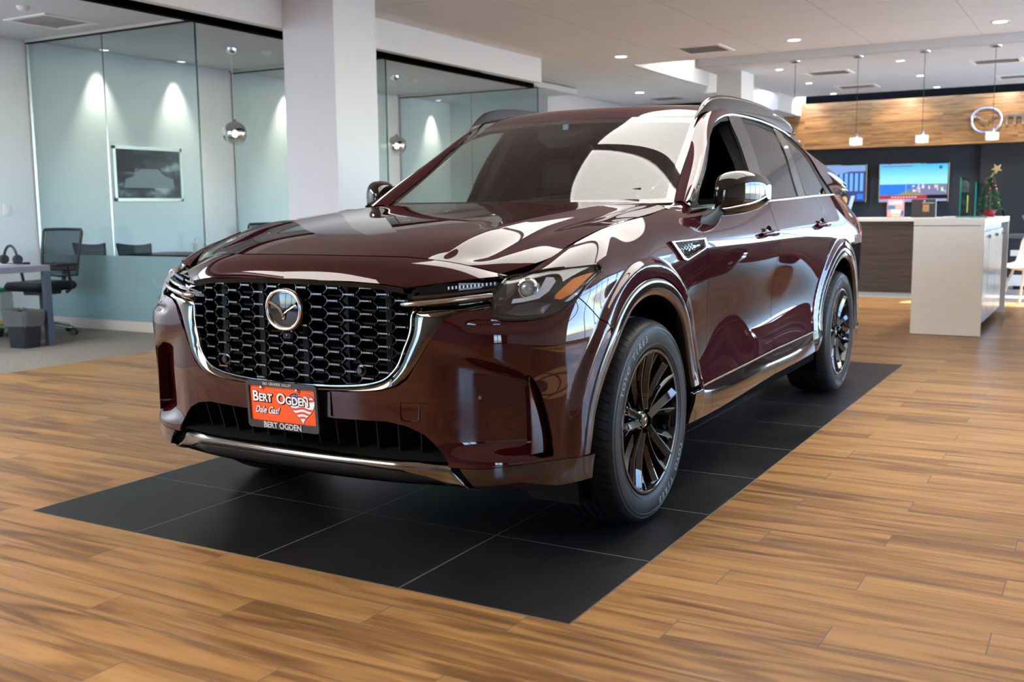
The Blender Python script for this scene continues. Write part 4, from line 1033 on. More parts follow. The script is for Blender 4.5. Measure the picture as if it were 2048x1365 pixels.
def make_wheel():
    w = empty('wheel', (0, 0, 0)); w.parent = car
    # local frame: axle along x, outer face at x=+0.985 when placed with origin on the car centre plane
    XO = .985
    prof = [(.272, -.020), (.276, -.004), (.284, .001), (.300, .0045), (.322, .0060), (.345, .0040), (.360, -.002), (.3700, -.012), (.3765, -.024), (.3810, -.040), (.3850, -.060)]
    tread = [(.3875, -.085), (.3885, -.1375), (.3875, -.190)]
    back = [(.3850, -.215), (.3810, -.235), (.370, -.262), (.345, -.277), (.31, -.280), (.275, -.262)]
    tp = prof + [(.3862, -.068)]
    def groove(x): return [(.3878, x + .0055), (.3805, x + .004), (.3805, x - .004), (.3878, x - .0055)]
    pr = prof + [(.3866, -.070)] + groove(-.085) + groove(-.120) + groove(-.155) + groove(-.190) + [(.3866, -.205)] + back
    mb = MB(); mb.lathe([(r, x) for r, x in pr], 140, 'x', (XO, 0, 0)); tire = mb.build('tire', rubber, w, 28); fix_normals(tire)
    # shoulder sipes
    mb = MB(); nS = 72
    for i in range(nS):
        a = 2 * PI * i / nS; P = []
        for (r, x) in ((.3722, -.0120), (.3785, -.024), (.3832, -.040), (.3872, -.060), (.3885, -.076)):
            P.append((XO + x, r * math.cos(a + (x + .02) * .9), r * math.sin(a + (x + .02) * .9)))
        P = np.array(P); tdir = np.array([0, -math.sin(a), math.cos(a)]) * .0012
        V = np.concatenate([P - tdir, P + tdir]); k = len(P); mb.add(V, [(j, j + 1, k + j + 1, k + j) for j in range(k - 1)])
    mb.build('tread_sipes', void_black, tire, 0)
    for rr, th in ((.3555, .0012), (.2905, .0010)):
        pass
    mb = MB(); 
    for rr, xx in ((.358, .0002), (.3445, .0048), (.290, .0036)): mb.lathe([(rr - .0012, xx - .001), (rr - .0006, xx + .0010), (rr + .0006, xx + .0010), (rr + .0012, xx - .001)], 120, 'x', (XO, 0, 0))
    mb.build('sidewall_rib', rib_print, tire, 40)
    # lettering along the top front
    text_ring('TOYO TIRES', .323, .034, XO + .0062, math.radians(128), math.radians(5.6), rubber_print, tire, 0, bold=.0012, sx=1.15)
    text_ring('TOYO TIRES', .323, .034, XO + .0062, math.radians(-52), math.radians(5.6), rubber_print, tire, 0, bold=.0012, sx=1.15)
    # rim barrel and lip
    mb = MB(); mb.lathe([(.2555, -.012), (.258, -.003), (.264, .000), (.2705, -.001), (.274, -.008), (.276, -.018)], 120, 'x', (XO, 0, 0))
    n0 = len(mb.F); mb.lathe([(.2555, -.012), (.250, -.030), (.247, -.09), (.240, -.16), (.243, -.25)], 90, 'x', (XO, 0, 0)); mb.F[n0:] = [f[::-1] for f in mb.F[n0:]]
    rim = mb.build('rim', rim_black, w, 40)
    # spokes: five twisted pairs, ridge section
    def spoke(a_in, a_out, r_in, r_out, w_in, w_out, xi, xo, h, skew):
        mbs = MB(); K = 14; rows = []
        for i in range(K):
            t = i / (K - 1); r = r_in + (r_out - r_in) * t; a = a_in + (a_out - a_in) * (t ** 1.15); ww = w_in + (w_out - w_in) * (t ** 1.4)
            x = xi + (xo - xi) * t - .010 * math.sin(PI * t); c, s_ = math.cos(a), math.sin(a); tg = np.array([0, -s_, c]); rd = np.array([0, c, s_])
            ctr = rd * r; hh = h * (1 - .35 * t)
            def p(u, dx): return ctr + tg * (ww * u) + np.array([XO + x + dx, 0, 0])
            rows.append([p(-1.05, -.045), p(-1.0, -.006), p(skew - .16, hh), p(skew + .16, hh), p(1.0, -.006), p(1.05, -.045)])
        V, F = grid_mesh(np.array(rows)); F = outward(V, F, (XO - 2.0, V[:, 1].mean(), V[:, 2].mean())); mbs.add(V, F); return mbs
    for k in range(5):
        A0 = math.radians(90 + 72 * k + 6)
        for sg in (-1, 1):
            spoke(A0 + sg * .24, A0 + sg * .13, .046, .263, .0135, .0200, -.034, -.006, .011, .45 * sg).build('spoke', rim_black, w, 22)
            spoke(A0 + sg * .34, A0 + sg * .44, .075, .262, .0090, .0190, -.046, -.012, .009, -.5 * sg).build('spoke', rim_black, w, 22)
    mb = MB(); mb.lathe([(.0, -.040), (.03, -.038), (.050, -.042), (.062, -.052), (.070, -.075), (.072, -.10)], 60, 'x', (XO, 0, 0)); mb.build('hub', rim_black, w)
    hc = MB().lathe([(.0, -.030), (.022, -.0305), (.0275, -.032), (.030, -.036), (.031, -.045)], 40, 'x', (XO, 0, 0)).build('hub_cap', gloss_black, w)
    mb = MB(); P = [(XO - .0295, x * .30, z * .32) for x, z in ring_pts(40)]; mb.tube(P, .0012, 6, closed=True)
    mb.tube([(XO - .0295, -.017, .008), (XO - .0295, -.004, .001), (XO - .0295, 0, -.009), (XO - .0295, .004, .001), (XO - .0295, .017, .008)], .0012, 6); mb.build('hub_emblem', satin_chrome, hc)
    mb = MB()
    for k in range(5):
        a = math.radians(90 + 72 * k + 42); mb.lathe([(0, -.052), (.008, -.052), (.010, -.056), (.010, -.08)], 6, 'x', (XO, .057 * math.cos(a), .057 * math.sin(a)))
    mb.build('wheel_nuts', satin_black, w, 30)
    mb = MB(); mb.lathe([(.07, -.115), (.178, -.115), (.180, -.118), (.180, -.140), (.07, -.14)], 60, 'x', (XO, 0, 0)); mb.build('brake_disc', mat('disc_steel', (.28, .28, .29), rough=.35, metal=1), w, 30)
    a0 = math.radians(150); mb = MB(); mb.lathe([(.10, -.090), (.185, -.088), (.192, -.10), (.192, -.16), (.10, -.16)], 14, 'x', (XO, 0, 0), a0=a0, a1=a0 + .9); mb.build('brake_caliper', satin_black, w, 30)
    return w
wheel = make_wheel(); wheel.location = (0, 0, WZ)
for y, s in ((0, -1), (3.12, 1), (3.12, -1)):
    c = copy_tree(wheel, car); c.location = (0, y, WZ)
    if s < 0: c.rotation_euler = (0, 0, PI)
    if (y, s) == (3.12, 1): c.rotation_euler = (math.radians(-34), 0, 0)
# wheel-house liners
for wy in WY:
    for s in (1, -1):
        mb = MB(); V = []
        for x in (.60, .70, .80, .90, .945):
            V.append([(s * x, wy + .475 * math.cos(t), WZ + .475 * math.sin(t)) for t in np.linspace(math.radians(-25), math.radians(205), 50)])
        V, F = grid_mesh(np.array(V)); mb.add(V, F)
        n = 50; P = [(s * .60, wy + .475 * math.cos(t), WZ + .475 * math.sin(t)) for t in np.linspace(math.radians(-25), math.radians(205), n)]; mb.add(P + [(s * .60, wy, WZ)], [(i, i + 1, n) for i in range(n - 1)])
        mb.build('wheel_house', void_black, car, 30)

# ------------------------------------------------------------------ mirrors, rails, handles, vent
for s in (1, -1):
    # housing as stacked rounded sections from inboard to tip
    rows = []
    secs = [(.905, .955, 1.218, .050, .055), (.915, .955, 1.222, .085, .088), (.945, .965, 1.230, .100, .100), (.995, .995, 1.238, .108, .100), (1.040, 1.035, 1.242, .105, .088), (1.070, 1.085, 1.243, .085, .066), (1.086, 1.125, 1.242, .045, .034)]
    for x, y, z, a, b in secs:
        r = []
        for t in np.linspace(0, 2 * PI, 33)[:-1]:
            c, s_ = math.cos(t), math.sin(t); yy = math.copysign(abs(c) ** .75, c) * a; zz = math.copysign(abs(s_) ** .72, s_) * b
            if s_ < 0: zz *= .92
            yy = min(yy, a * .62); r.append((s * x, y + yy, z + zz))
        rows.append(r + [r[0]])
    G = np.array(rows); G = np.einsum('ab,bck->ack', nsm(np.arange(7), np.linspace(0, 6, 25)), G)
    V, F = grid_mesh(G); F = outward(V, F, (s * 1.01, .99, 1.23)); mbx = MB(); mbx.add(V, [tuple(f) for f in F]); nV = G.shape[1]; base = (G.shape[0] - 1) * nV; mbx.F += [tuple(range(nV - 1)) if s > 0 else tuple(range(nV - 1))[::-1], tuple(base + i for i in range(nV - 1))[::-1] if s > 0 else tuple(base + i for i in range(nV - 1))]; mbx.M += [0, 0]
    mir_o = mbx.build('side_mirror', gloss_black, car, 50)
    mb = MB(); P = spl(np.array([(s * .912, .882, 1.180), (s * .945, .872, 1.170), (s * .995, .893, 1.176), (s * 1.042, .940, 1.188), (s * 1.072, 1.01, 1.205), (s * 1.085, 1.09, 1.225)]), 30); mb.tube(P, .004, 8); mb.build('mirror_chrome_line', satin_chrome, mir_o)
    mb = MB(); mb.add([(s * .925, 1.035, 1.16), (s * 1.05, 1.115, 1.185), (s * 1.05, 1.115, 1.29), (s * .925, 1.035, 1.31)], [(0, 1, 2, 3)]); mb.build('mirror_glass', bright_chrome, mir_o, 0)
    rows = []
    for t in np.linspace(0, 1, 9):
        c = np.array([s * (.922 + .030 * t), .735 + .135 * t, 1.115 + .055 * t ** 1.3]); wy_ = .055 - .012 * t; wz = .034 - .010 * t
        rows.append([c + np.array([0, wy_ * math.cos(q), wz * math.sin(q)]) for q in np.linspace(0, 2 * PI, 21)])
    V, F = grid_mesh(np.array(rows)); F = outward(V, F, (s * .95, .75, 1.13)); mb = MB(); mb.add(V, F); mb.build('mirror_arm', satin_black, mir_o)
    mb = MB(); mb.prism([(.685, 1.185), (.80, 1.188), (.755, 1.215)], s * .862, s * .872, plane='yz'); mb.build('mirror_corner_cover', satin_black, car)
    # roof rail
    R = np.array([(.648, 1.345, 1.600), (.646, 1.40, 1.640), (.645, 1.48, 1.685), (.645, 1.60, 1.718), (.645, 1.80, 1.738), (.645, 2.0, 1.745), (.645, 2.3, 1.745), (.645, 2.65, 1.728), (.645, 2.95, 1.694), (.643, 3.16, 1.655), (.640, 3.25, 1.63)])
    R = spl(R, 60) * [s, 1, 1]; rows = []
    for i, q in enumerate(R):
        u = i / 59; g_ = min(1, .05 + 9 * min(u, 1 - u)); wz = .016 * g_; rows.append([q + np.array([dx * s * g_, 0, dz_ * (g_ if abs(dz_) > .02 else 1)]) for dx, dz_ in ((-.020, -.030 - .03 * min(1, 5 * min(u, 1 - u))), (-.015, wz * .6), (-.008, wz), (.006, wz), (.014, wz * .4), (.022, -.030 - .04 * min(1, 5 * min(u, 1 - u))), (-.020, -.030 - .03 * min(1, 5 * min(u, 1 - u))))])
    V, F = grid_mesh(np.array(rows)); F = outward(V, F, tuple(R[30])); mb = MB(); mb.add(V, F); rl = mb.build('roof_rail', gloss_black, car, 40)
    mb = MB(); mb.tube(R[4:-4] + np.array([s * .014, 0, .004]), .0028, 6); mb.build('rail_chrome_line', satin_chrome, rl)
    # door handles
    for nm, dd, yc, zc in (('f', 0, 1.555, 1.046), ('r', 0, 2.70, 1.070)):
        P = MB(); A = Vs; dh = idw(A, yc, zc)
        pts = spl(np.array([(dh + .006, yc - .115, zc - .004), (dh + .034, yc - .075, zc), (dh + .040, yc, zc + .002), (dh + .036, yc + .075, zc + .003), (dh + .010, yc + .112, zc + .004)]), 24) * [s, 1, 1]
        rows = []
        for i, q in enumerate(pts):
            u = i / 23; hh = .017 * (.55 + .45 * math.sin(PI * u)); rows.append([q + np.array([s * .009 * math.cos(t), 0, hh * math.sin(t)]) for t in np.linspace(0, 2 * PI, 15)])
        V, F = grid_mesh(np.array(rows)); F = outward(V, F, tuple(pts[12])); P.add(V, F)
        dob = doors[nm][0 if s > 0 else 1]; h = P.build('door_handle', paint, dob, 60)
        mb = MB(); V = []; 
        Nn = 24; rr_ = np.array([[(s * (dh + .001 - .016 * (1 - q ** 2)), yc + .005 + .062 * q * math.cos(t), zc - .002 + .040 * q * math.sin(t)) for t in np.linspace(0, 2 * PI, Nn + 1)] for q in (0, .4, .7, .9, 1.0)]); V, F = grid_mesh(rr_ + np.array([s * .004, 0, 0])); mb.add(V, F); mb.build('handle_recess', clad_mat, dob, 60)
    # fender vent badge
    def fx(y, z): return idw(Vf[Vf[:, 0] > .8], y, z)
    vp = [(.262, 1.048), (.622, 1.052), (.628, 1.018), (.605, 1.008), (.385, .968), (.345, .975)]
    v3 = np.array([(fx(y, z) + .004, y, z) for y, z in vp]); cen = v3.mean(0)
    def vm(P): return [tuple(np.array(q) * [s, 1, 1]) for q in P]
    n = len(vp); mb = MB(); o1 = v3; o2 = v3 + [.010, 0, 0]; i2 = cen + (v3 - cen) * .86 + [.010, 0, 0]; i1 = cen + (v3 - cen) * .84 - [.004, 0, 0]
    mb.add(vm(list(o1) + list(o2) + list(i2) + list(i1)), [(b * n + i, b * n + (i + 1) % n, (b + 1) * n + (i + 1) % n, (b + 1) * n + i) for b in range(3) for i in range(n)]); fv = mb.build('fender_vent', satin_chrome, car, 30); fix_normals(fv)
    mb = MB(); mb.add(vm(list(i1)), [tuple(range(n))]); mb.build('vent_back', gloss_black, fv, 0)
    mb = MB(); 
    for r in range(4):
        for c_ in range(10):
            if (r + c_) % 2: continue
            y = .335 + .0155 * c_; z = 1.040 - .0085 * r; x = fx(y, z) + .006; mb.box(*sorted((s * x, s * (x + .003))), y, y + .013, z - .007, z)
    mb.build('vent_checker', satin_chrome, fv, 0)
    mb = MB(); P = [(.355, .990), (.40, .984), (.585, 1.012), (.59, 1.022), (.43, 1.000), (.39, 1.010), (.352, 1.012)]; x = fx(.45, 1.0) + .007; mb.prism(P, *sorted((s * x, s * (x + .004))), plane='yz'); mb.build('vent_blade', bright_chrome, fv, 30)
    if s > 0: text_obj('vent_lettering', 'INLINE 6', .020, satin_chrome, fv, frame_mat((fx(.555, 1.035) + .009, .555, 1.034), (0, 1, 0), (0, 0, 1)), .0015, bold=.0005)
    else: text_obj('vent_lettering', 'INLINE 6', .020, satin_chrome, fv, frame_mat((-fx(.555, 1.035) - .009, .555, 1.034), (0, -1, 0), (0, 0, 1)), .0015, bold=.0005)

# ------------------------------------------------------------------ interior
mb = MB(); mb.box(-.78, .78, .62, 3.9, .30, .34); mb.box(-.80, .80, .55, .60, .34, 1.14); mb.build('cabin_floor', void_black, car, 0)
V = np.array([[(x, .62 + .02 * q, z) for x in np.linspace(-.74, .74, 20)] for q, z in ((0, 1.135), (6, 1.165), (12, 1.17), (18, 1.16), (22, 1.12), (24, 1.02), (20, .85))]); V, F = grid_mesh(V); o = mk('dashboard', V, F, seat_mat, car, 50)
mb = MB(); mb.box(-.10, .20, 1.00, 1.02, 1.13, 1.22, b=.006); mb.build('display_screen', gloss_black, o)
mb = MB(); mb.tube([(.37 + .185 * math.cos(t), 1.16 + .06 * math.sin(t), 1.02 + .175 * math.sin(t)) for t in np.linspace(0, 2 * PI, 41)[:-1]], .015, 10, closed=True); mb.box(.30, .44, 1.15, 1.20, .96, 1.07, b=.02); mb.box(.20, .54, 1.155, 1.175, 1.005, 1.035, b=.006); mb.tube([(.37, .90, .95), (.37, 1.16, 1.02)], .03, 10); mb.build('steering_wheel', seat_mat, car)
def cushion(mb, x0, x1, y0, y1, z0, z1, ry_=0.0, piv=None, b=.05):
    t = MB().box(x0, x1, y0, y1, z0, z1, b=b); V = t.V[0]
    if ry_: c, s_ = math.cos(ry_), math.sin(ry_); P = V - piv; V = np.stack([P[:, 0], P[:, 1] * c + P[:, 2] * s_, -P[:, 1] * s_ + P[:, 2] * c], -1) + piv
    mb.add(V, t.F)
def seat(cx, cy_, w=.26, back=.62):
    e = empty('seat', (0, 0, 0)); e.parent = car
    m1 = MB(); cushion(m1, cx - w, cx + w, cy_ - .50, cy_ + .05, .52, .70); o = m1.build('seat_cushion', seat_mat, e, 40)
    m2 = MB(); piv = np.array([cx, cy_, .66]); cushion(m2, cx - w, cx + w, cy_ - .06, cy_ + .10, .62, .62 + back, .22, piv, .055); m2.build('seat_back', seat_mat, e, 40)
    m3 = MB(); cushion(m3, cx - .13, cx + .13, cy_ - .07, cy_ + .04, .66 + back + .00, .66 + back + .20, .22, piv, .045); m3.build('headrest', seat_mat, e, 40)
    for o in e.children: weld_bevel(o, .02, 3, 30)
seat(.38, 1.80); seat(-.38, 1.80); seat(.42, 2.72, .24, .56); seat(-.42, 2.72, .24, .56)
for s in (1, -1):      # door cards and inner pillar faces
    mb = MB(); mb.box(*sorted((s * .80, s * .86)), .80, 3.3, .40, 1.135, b=.015); mb.build('door_lining', seat_mat, car)
    mb = MB(); P = [(1.70, 1.15), (1.86, 1.15), (1.93, 1.40), (1.98, 1.62), (1.80, 1.64), (1.76, 1.40)]
    for (y, z), (y2, z2) in zip(P[:3], P[5:2:-1]): pass
    V = [(s * (float(Xs(y, z)) - .03), y, z) for y, z in P] + [(s * (float(Xs(y, z)) - .09), y, z) for y, z in P]; n = 6; mb.add(V, [tuple(range(6)), tuple(range(6, 12))] + [(i, (i + 1) % n, n + (i + 1) % n, n + i) for i in range(n)]); mb.build('inner_pillar', seat_mat, car, 30)
Vn, Fn = liner(Vr, Fr, .035); Vn, Fn = clip(Vn, Fn, Vn[:, 1] - 1.50); o = mk('headliner', *join((Vn, Fn), mir(Vn, Fn)), mat('dark_headliner', (.03, .03, .03), rough=.9), car, 0)
mb = MB(); mb.box(-.115, .115, 1.235, 1.25, 1.50, 1.560, b=.006); mb.box(-.02, .02, 1.24, 1.30, 1.55, 1.61, b=.005); mb.build('rear_view_mirror', gloss_black, car)
mb = MB(); mb.prism([(-.16, 1.245, ), (-.10, 1.33), (.10, 1.33), (.16, 1.245), (.06, 1.17), (-.06, 1.17)], 1.572, 1.575); o = mb.build('sensor_housing', satin_black, car); 
for v in o.data.vertices: v.co.z = 1.629 - (1.285 - v.co.y) * .62 - (.026 if v.co.z > 1.573 else .075)
for s in (1, -1):
    mb = MB(); mb.add([(s * .04, .66, 1.205), (s * .10, .66, 1.205)], []); 
    P = spl(np.array([(s * .10, .70, 1.222), (s * .35, .735, 1.240), (s * .60, .80, 1.262)]), 12) if s > 0 else spl(np.array([(.62, .73, 1.21), (.35, .69, 1.215), (.0, .68, 1.215)]), 12)
    mb = MB(); mb.tube(P, .006, 6); mb.build('wiper', satin_black, car)
# ------------------------------------------------------------------ room materials
def wood_floor():
    m = mat('wood_plank_floor', rough=.33, spec=.5); n, l, b = nodes(m)
    tc = n.new('ShaderNodeTexCoord'); sp = n.new('ShaderNodeSeparateXYZ'); l.new(tc.outputs['Object'], sp.inputs[0])
    def M(op, a, b_=None, c=None):
        q = n.new('ShaderNodeMath'); q.operation = op
        for i, v in enumerate((a, b_, c)):
            if v is None: continue
            if isinstance(v, (int, float)): q.inputs[i].default_value = v
            else: l.new(v, q.inputs[i])
        return q.outputs[0]
    PW, PL = .1572, 1.191
    yr = M('DIVIDE', M('ADD', sp.outputs['Y'], .035), PW); row = M('FLOOR', yr); fy = M('SUBTRACT', yr, row)
    xr = M('DIVIDE', M('SUBTRACT', M('SUBTRACT', sp.outputs['X'], 1.408), M('MULTIPLY', row, .397)), PL); colm = M('FLOOR', xr); fx = M('SUBTRACT', xr, colm)
    dy = M('MULTIPLY', M('MINIMUM', fy, M('SUBTRACT', 1.0, fy)), PW); dxn = M('MULTIPLY', M('MINIMUM', fx, M('SUBTRACT', 1.0, fx)), PL)
    joint = M('MINIMUM', dy, dxn)
    cv = n.new('ShaderNodeCombineXYZ'); l.new(row, cv.inputs[0]); l.new(colm, cv.inputs[1])
    wn_ = n.new('ShaderNodeTexWhiteNoise'); wn_.noise_dimensions = '3D'; l.new(cv.outputs[0], wn_.inputs['Vector'])
    # grain, stretched along the plank and different on each
    off = n.new('ShaderNodeVectorMath'); off.operation = 'MULTIPLY_ADD'; l.new(wn_.outputs['Color'], off.inputs[0]); off.inputs[1].default_value = (40, 40, 40); l.new(tc.outputs['Object'], off.inputs[2])
    mp = n.new('ShaderNodeMapping'); mp.inputs['Scale'].default_value = (.75, 8.5, 1); l.new(off.outputs[0], mp.inputs[0])
    n1 = n.new('ShaderNodeTexNoise'); n1.inputs['Scale'].default_value = 1.6; n1.inputs['Detail'].default_value = 5; n1.inputs['Distortion'].default_value = 1.3; l.new(mp.outputs[0], n1.inputs['Vector'])
    mp2 = n.new('ShaderNodeMapping'); mp2.inputs['Scale'].default_value = (3.5, 110, 1); l.new(off.outputs[0], mp2.inputs[0])
    n2 = n.new('ShaderNodeTexNoise'); n2.inputs['Scale'].default_value = 2; n2.inputs['Detail'].default_value = 4; l.new(mp2.outputs[0], n2.inputs['Vector'])
    f = M('ADD', M('MULTIPLY', n1.outputs['Fac'], .86), M('MULTIPLY', n2.outputs['Fac'], .14))
    f = M('ADD', f, M('MULTIPLY', M('SUBTRACT', wn_.outputs['Value'], .5), .16))
    cr_ = n.new('ShaderNodeValToRGB'); e = cr_.color_ramp.elements
    e[0].position = .30; e[0].color = (.135, .066, .026, 1); e[1].position = .70; e[1].color = (.41, .222, .084, 1)
    for p_, c_ in ((.42, (.220, .110, .040, 1)), (.52, (.32, .167, .058, 1)), (.60, (.365, .190, .068, 1))):
        q = e.new(p_); q.color = c_
    l.new(f, cr_.inputs[0])
    mx = n.new('ShaderNodeMix'); mx.data_type = 'RGBA'; mx.inputs['A'].default_value = (.13, .10, .085, 1)
    jm = n.new('ShaderNodeMapRange'); jm.inputs['From Min'].default_value = .0010; jm.inputs['From Max'].default_value = .0024; l.new(joint, jm.inputs[0])
    l.new(jm.outputs[0], mx.inputs['Factor']); l.new(cr_.outputs[0], mx.inputs['B']); l.new(mx.outputs['Result'], b.inputs['Base Color'])
    bp = n.new('ShaderNodeBump'); bp.inputs['Strength'].default_value = .35; bp.inputs['Distance'].default_value = .001
    hh = M('ADD', M('MULTIPLY', jm.outputs[0], 1.0), M('MULTIPLY', n2.outputs['Fac'], .35)); l.new(hh, bp.inputs['Height']); l.new(bp.outputs[0], b.inputs['Normal'])
    rr = n.new('ShaderNodeMapRange'); rr.inputs['To Min'].default_value = .26; rr.inputs['To Max'].default_value = .40; l.new(n1.outputs['Fac'], rr.inputs[0]); l.new(rr.outputs[0], b.inputs['Roughness'])
    return m
floor_m = wood_floor(); nodes(floor_m)[2].inputs['Specular IOR Level'].default_value = .22
def tile_grid(name, col, line, tx, ty, ox, oy, lw, rough, noise=None, spec=.5):
    m = mat(name, col, rough=rough, spec=spec); n, l, b = nodes(m)
    tc = n.new('ShaderNodeTexCoord'); sp = n.new('ShaderNodeSeparateXYZ'); l.new(tc.outputs['Object'], sp.inputs[0])
    def M(op, a, b_=None):
        q = n.new('ShaderNodeMath'); q.operation = op
        for i, v in enumerate((a, b_)):
            if v is None: continue
            if isinstance(v, (int, float)): q.inputs[i].default_value = v
            else: l.new(v, q.inputs[i])
        return q.outputs[0]
    def d(s_, o, t):
        u = M('DIVIDE', M('SUBTRACT', s_, o), t); f = M('SUBTRACT', u, M('FLOOR', u)); return M('MULTIPLY', M('MINIMUM', f, M('SUBTRACT', 1.0, f)), t)
    j = M('MINIMUM', d(sp.outputs['X'], ox, tx), d(sp.outputs['Y'], oy, ty))
    mr = n.new('ShaderNodeMapRange'); mr.inputs['From Min'].default_value = lw * .5; mr.inputs['From Max'].default_value = lw; l.new(j, mr.inputs[0])
    mx = n.new('ShaderNodeMix'); mx.data_type = 'RGBA'; mx.inputs['A'].default_value = (*line, 1); mx.inputs['B'].default_value = (*col, 1); l.new(mr.outputs[0], mx.inputs['Factor'])
    if noise:
        nz = n.new('ShaderNodeTexNoise'); nz.inputs['Scale'].default_value = noise[0]; nz.inputs['Detail'].default_value = 6; l.new(tc.outputs['Object'], nz.inputs['Vector'])
        r2 = n.new('ShaderNodeValToRGB'); r2.color_ramp.elements[0].position = .35; r2.color_ramp.elements[1].position = .75; r2.color_ramp.elements[0].color = (*col, 1); r2.color_ramp.elements[1].color = (*noise[1], 1)
        l.new(nz.outputs['Fac'], r2.inputs[0]); l.new(r2.outputs[0], mx.inputs['B'])
        r3 = n.new('ShaderNodeMapRange'); r3.inputs['To Min'].default_value = rough * .8; r3.inputs['To Max'].default_value = rough * 1.35; l.new(nz.outputs['Fac'], r3.inputs[0]); l.new(r3.outputs[0], b.inputs['Roughness'])
    l.new(mx.outputs['Result'], b.inputs['Base Color'])
    bp = n.new('ShaderNodeBump'); bp.inputs['Strength'].default_value = .3; bp.inputs['Distance'].default_value = .001; l.new(mr.outputs[0], bp.inputs['Height']); l.new(bp.outputs[0], b.inputs['Normal'])
    return m
pad_m = tile_grid('black_slate_tile', (.010, .0095, .0095), (.13, .12, .11), .603, .603, 1.148, -1.009, .0042, .36, (2.2, (.021, .0195, .019)), spec=.25)
ceil_m = tile_grid('ceiling_panels', (.86, .86, .88), (.62, .61, .61), 1.19, 1.193, -1.32, 5.76, .006, .85)
white_wall = mat('white_wall', (.74, .76, .81), rough=.75); mottle(white_wall, (.78, .82, .89), (.81, .85, .92), 3)
warm_wall = mat('warm_white', (.66, .63, .60), rough=.7); mottle(warm_wall, (.65, .62, .59), (.68, .65, .62), 3)
soffit_m = mat('soffit_white', (.68, .70, .74), rough=.7); mottle(soffit_m, (.67, .69, .73), (.69, .71, .75), 2)
carpet = mat('grey_carpet', (.2, .18, .15), rough=.95, spec=.1); mottle(carpet, (.15, .135, .115), (.27, .245, .21), 26, 8, (1, 3.5, 1), bump=.6)
grey_tile = mat('grey_floor', (.2, .2, .2), rough=.6); mottle(grey_tile, (.17, .17, .17), (.26, .26, .255), 60, 6)
black_m = mat('flat_black', (.006, .006, .007), rough=.7); navy = mat('charcoal_wall', (.020, .024, .036), rough=.6); mottle(navy, (.018, .022, .034), (.023, .027, .040), 4)
glass = clear_glass('partition_glass', (.86, .93, .935), 1, 0, 1.45); glass_edge = mat('glass_edge', (.03, .10, .08), rough=.2)
store_glass = clear_glass('storefront_glass', (.90, .94, .95), 1, 0, 1.45)
alu = mat('aluminium_frame', (.55, .56, .58), rough=.3, metal=.8)
def frosted(name, col, tr):
    m = bpy.data.materials.new(name); m.use_nodes = True; n, l = m.node_tree.nodes, m.node_tree.links; b = n['Principled BSDF']; b.inputs['Base Color'].default_value = (*col, 1); b.inputs['Roughness'].default_value = .35
    t = n.new('ShaderNodeBsdfTransparent'); t.inputs[0].default_value = (.75, .86, .88, 1); tl_ = n.new('ShaderNodeBsdfTranslucent'); tl_.inputs[0].default_value = (*col, 1)
    m1 = n.new('ShaderNodeMixShader'); m1.inputs[0].default_value = .35; l.new(b.outputs[0], m1.inputs[1]); l.new(tl_.outputs[0], m1.inputs[2])
    m2 = n.new('ShaderNodeMixShader'); m2.inputs[0].default_value = tr; l.new(m1.outputs[0], m2.inputs[1]); l.new(t.outputs[0], m2.inputs[2]); l.new(m2.outputs[0], n['Material Output'].inputs[0]); return m
frost = frosted('frosted_film', (.36, .50, .53), .28)
kick_m = mat('kick_panel', (.52, .48, .42), rough=.6)
def plank_panel(name, c0, c1, PW, PL, axis=('X', 'Z'), rough=.4, dens=14):
    m = mat(name, rough=rough); n, l, b = nodes(m)
    tc = n.new('ShaderNodeTexCoord'); br = n.new('ShaderNodeTexBrick'); sp = n.new('ShaderNodeSeparateXYZ'); cb = n.new('ShaderNodeCombineXYZ'); l.new(tc.outputs['Object'], sp.inputs[0]); l.new(sp.outputs[axis[0]], cb.inputs[0]); l.new(sp.outputs[axis[1]], cb.inputs[1]); l.new(cb.outputs[0], br.inputs['Vector'])
    br.inputs['Scale'].default_value = 1; br.inputs['Brick Width'].default_value = PL; br.inputs['Row Height'].default_value = PW; br.inputs['Mortar Size'].default_value = .0012; br.offset = .37; br.offset_frequency = 3
    br.inputs['Color1'].default_value = (.15, .15, .15, 1); br.inputs['Color2'].default_value = (.85, .85, .85, 1); br.inputs['Mortar'].default_value = (0, 0, 0, 1); br.inputs['Bias'].default_value = 0
    mp = n.new('ShaderNodeMapping'); mp.inputs['Scale'].default_value = (1.0, dens, 1); l.new(cb.outputs[0], mp.inputs[0])
    add = n.new('ShaderNodeVectorMath'); add.operation = 'MULTIPLY_ADD'; l.new(br.outputs['Color'], add.inputs[0]); add.inputs[1].default_value = (9, 9, 9); l.new(mp.outputs[0], add.inputs[2])
    nz = n.new('ShaderNodeTexNoise'); nz.inputs['Scale'].default_value = 2.2; nz.inputs['Detail'].default_value = 6; nz.inputs['Distortion'].default_value = .8; l.new(add.outputs[0], nz.inputs['Vector'])
    mx = n.new('ShaderNodeMath'); mx.operation = 'MULTIPLY_ADD'; l.new(br.outputs['Color'], mx.inputs[0]); mx.inputs[1].default_value = .18; l.new(nz.outputs['Fac'], mx.inputs[2])
    cr_ = n.new('ShaderNodeValToRGB'); e = cr_.color_ramp.elements; e[0].position = .38; e[0].color = (*c0, 1); e[1].position = .78; e[1].color = (*c1, 1); l.new(mx.outputs[0], cr_.inputs[0]); l.new(cr_.outputs[0], b.inputs['Base Color']); return m
teak = plank_panel('wood_wall_panel', (.155, .068, .024), (.47, .235, .085), .098, 1.1)
wenge = plank_panel('dark_wood_panel', (.030, .016, .011), (.075, .042, .030), .30, 3.0, dens=26)
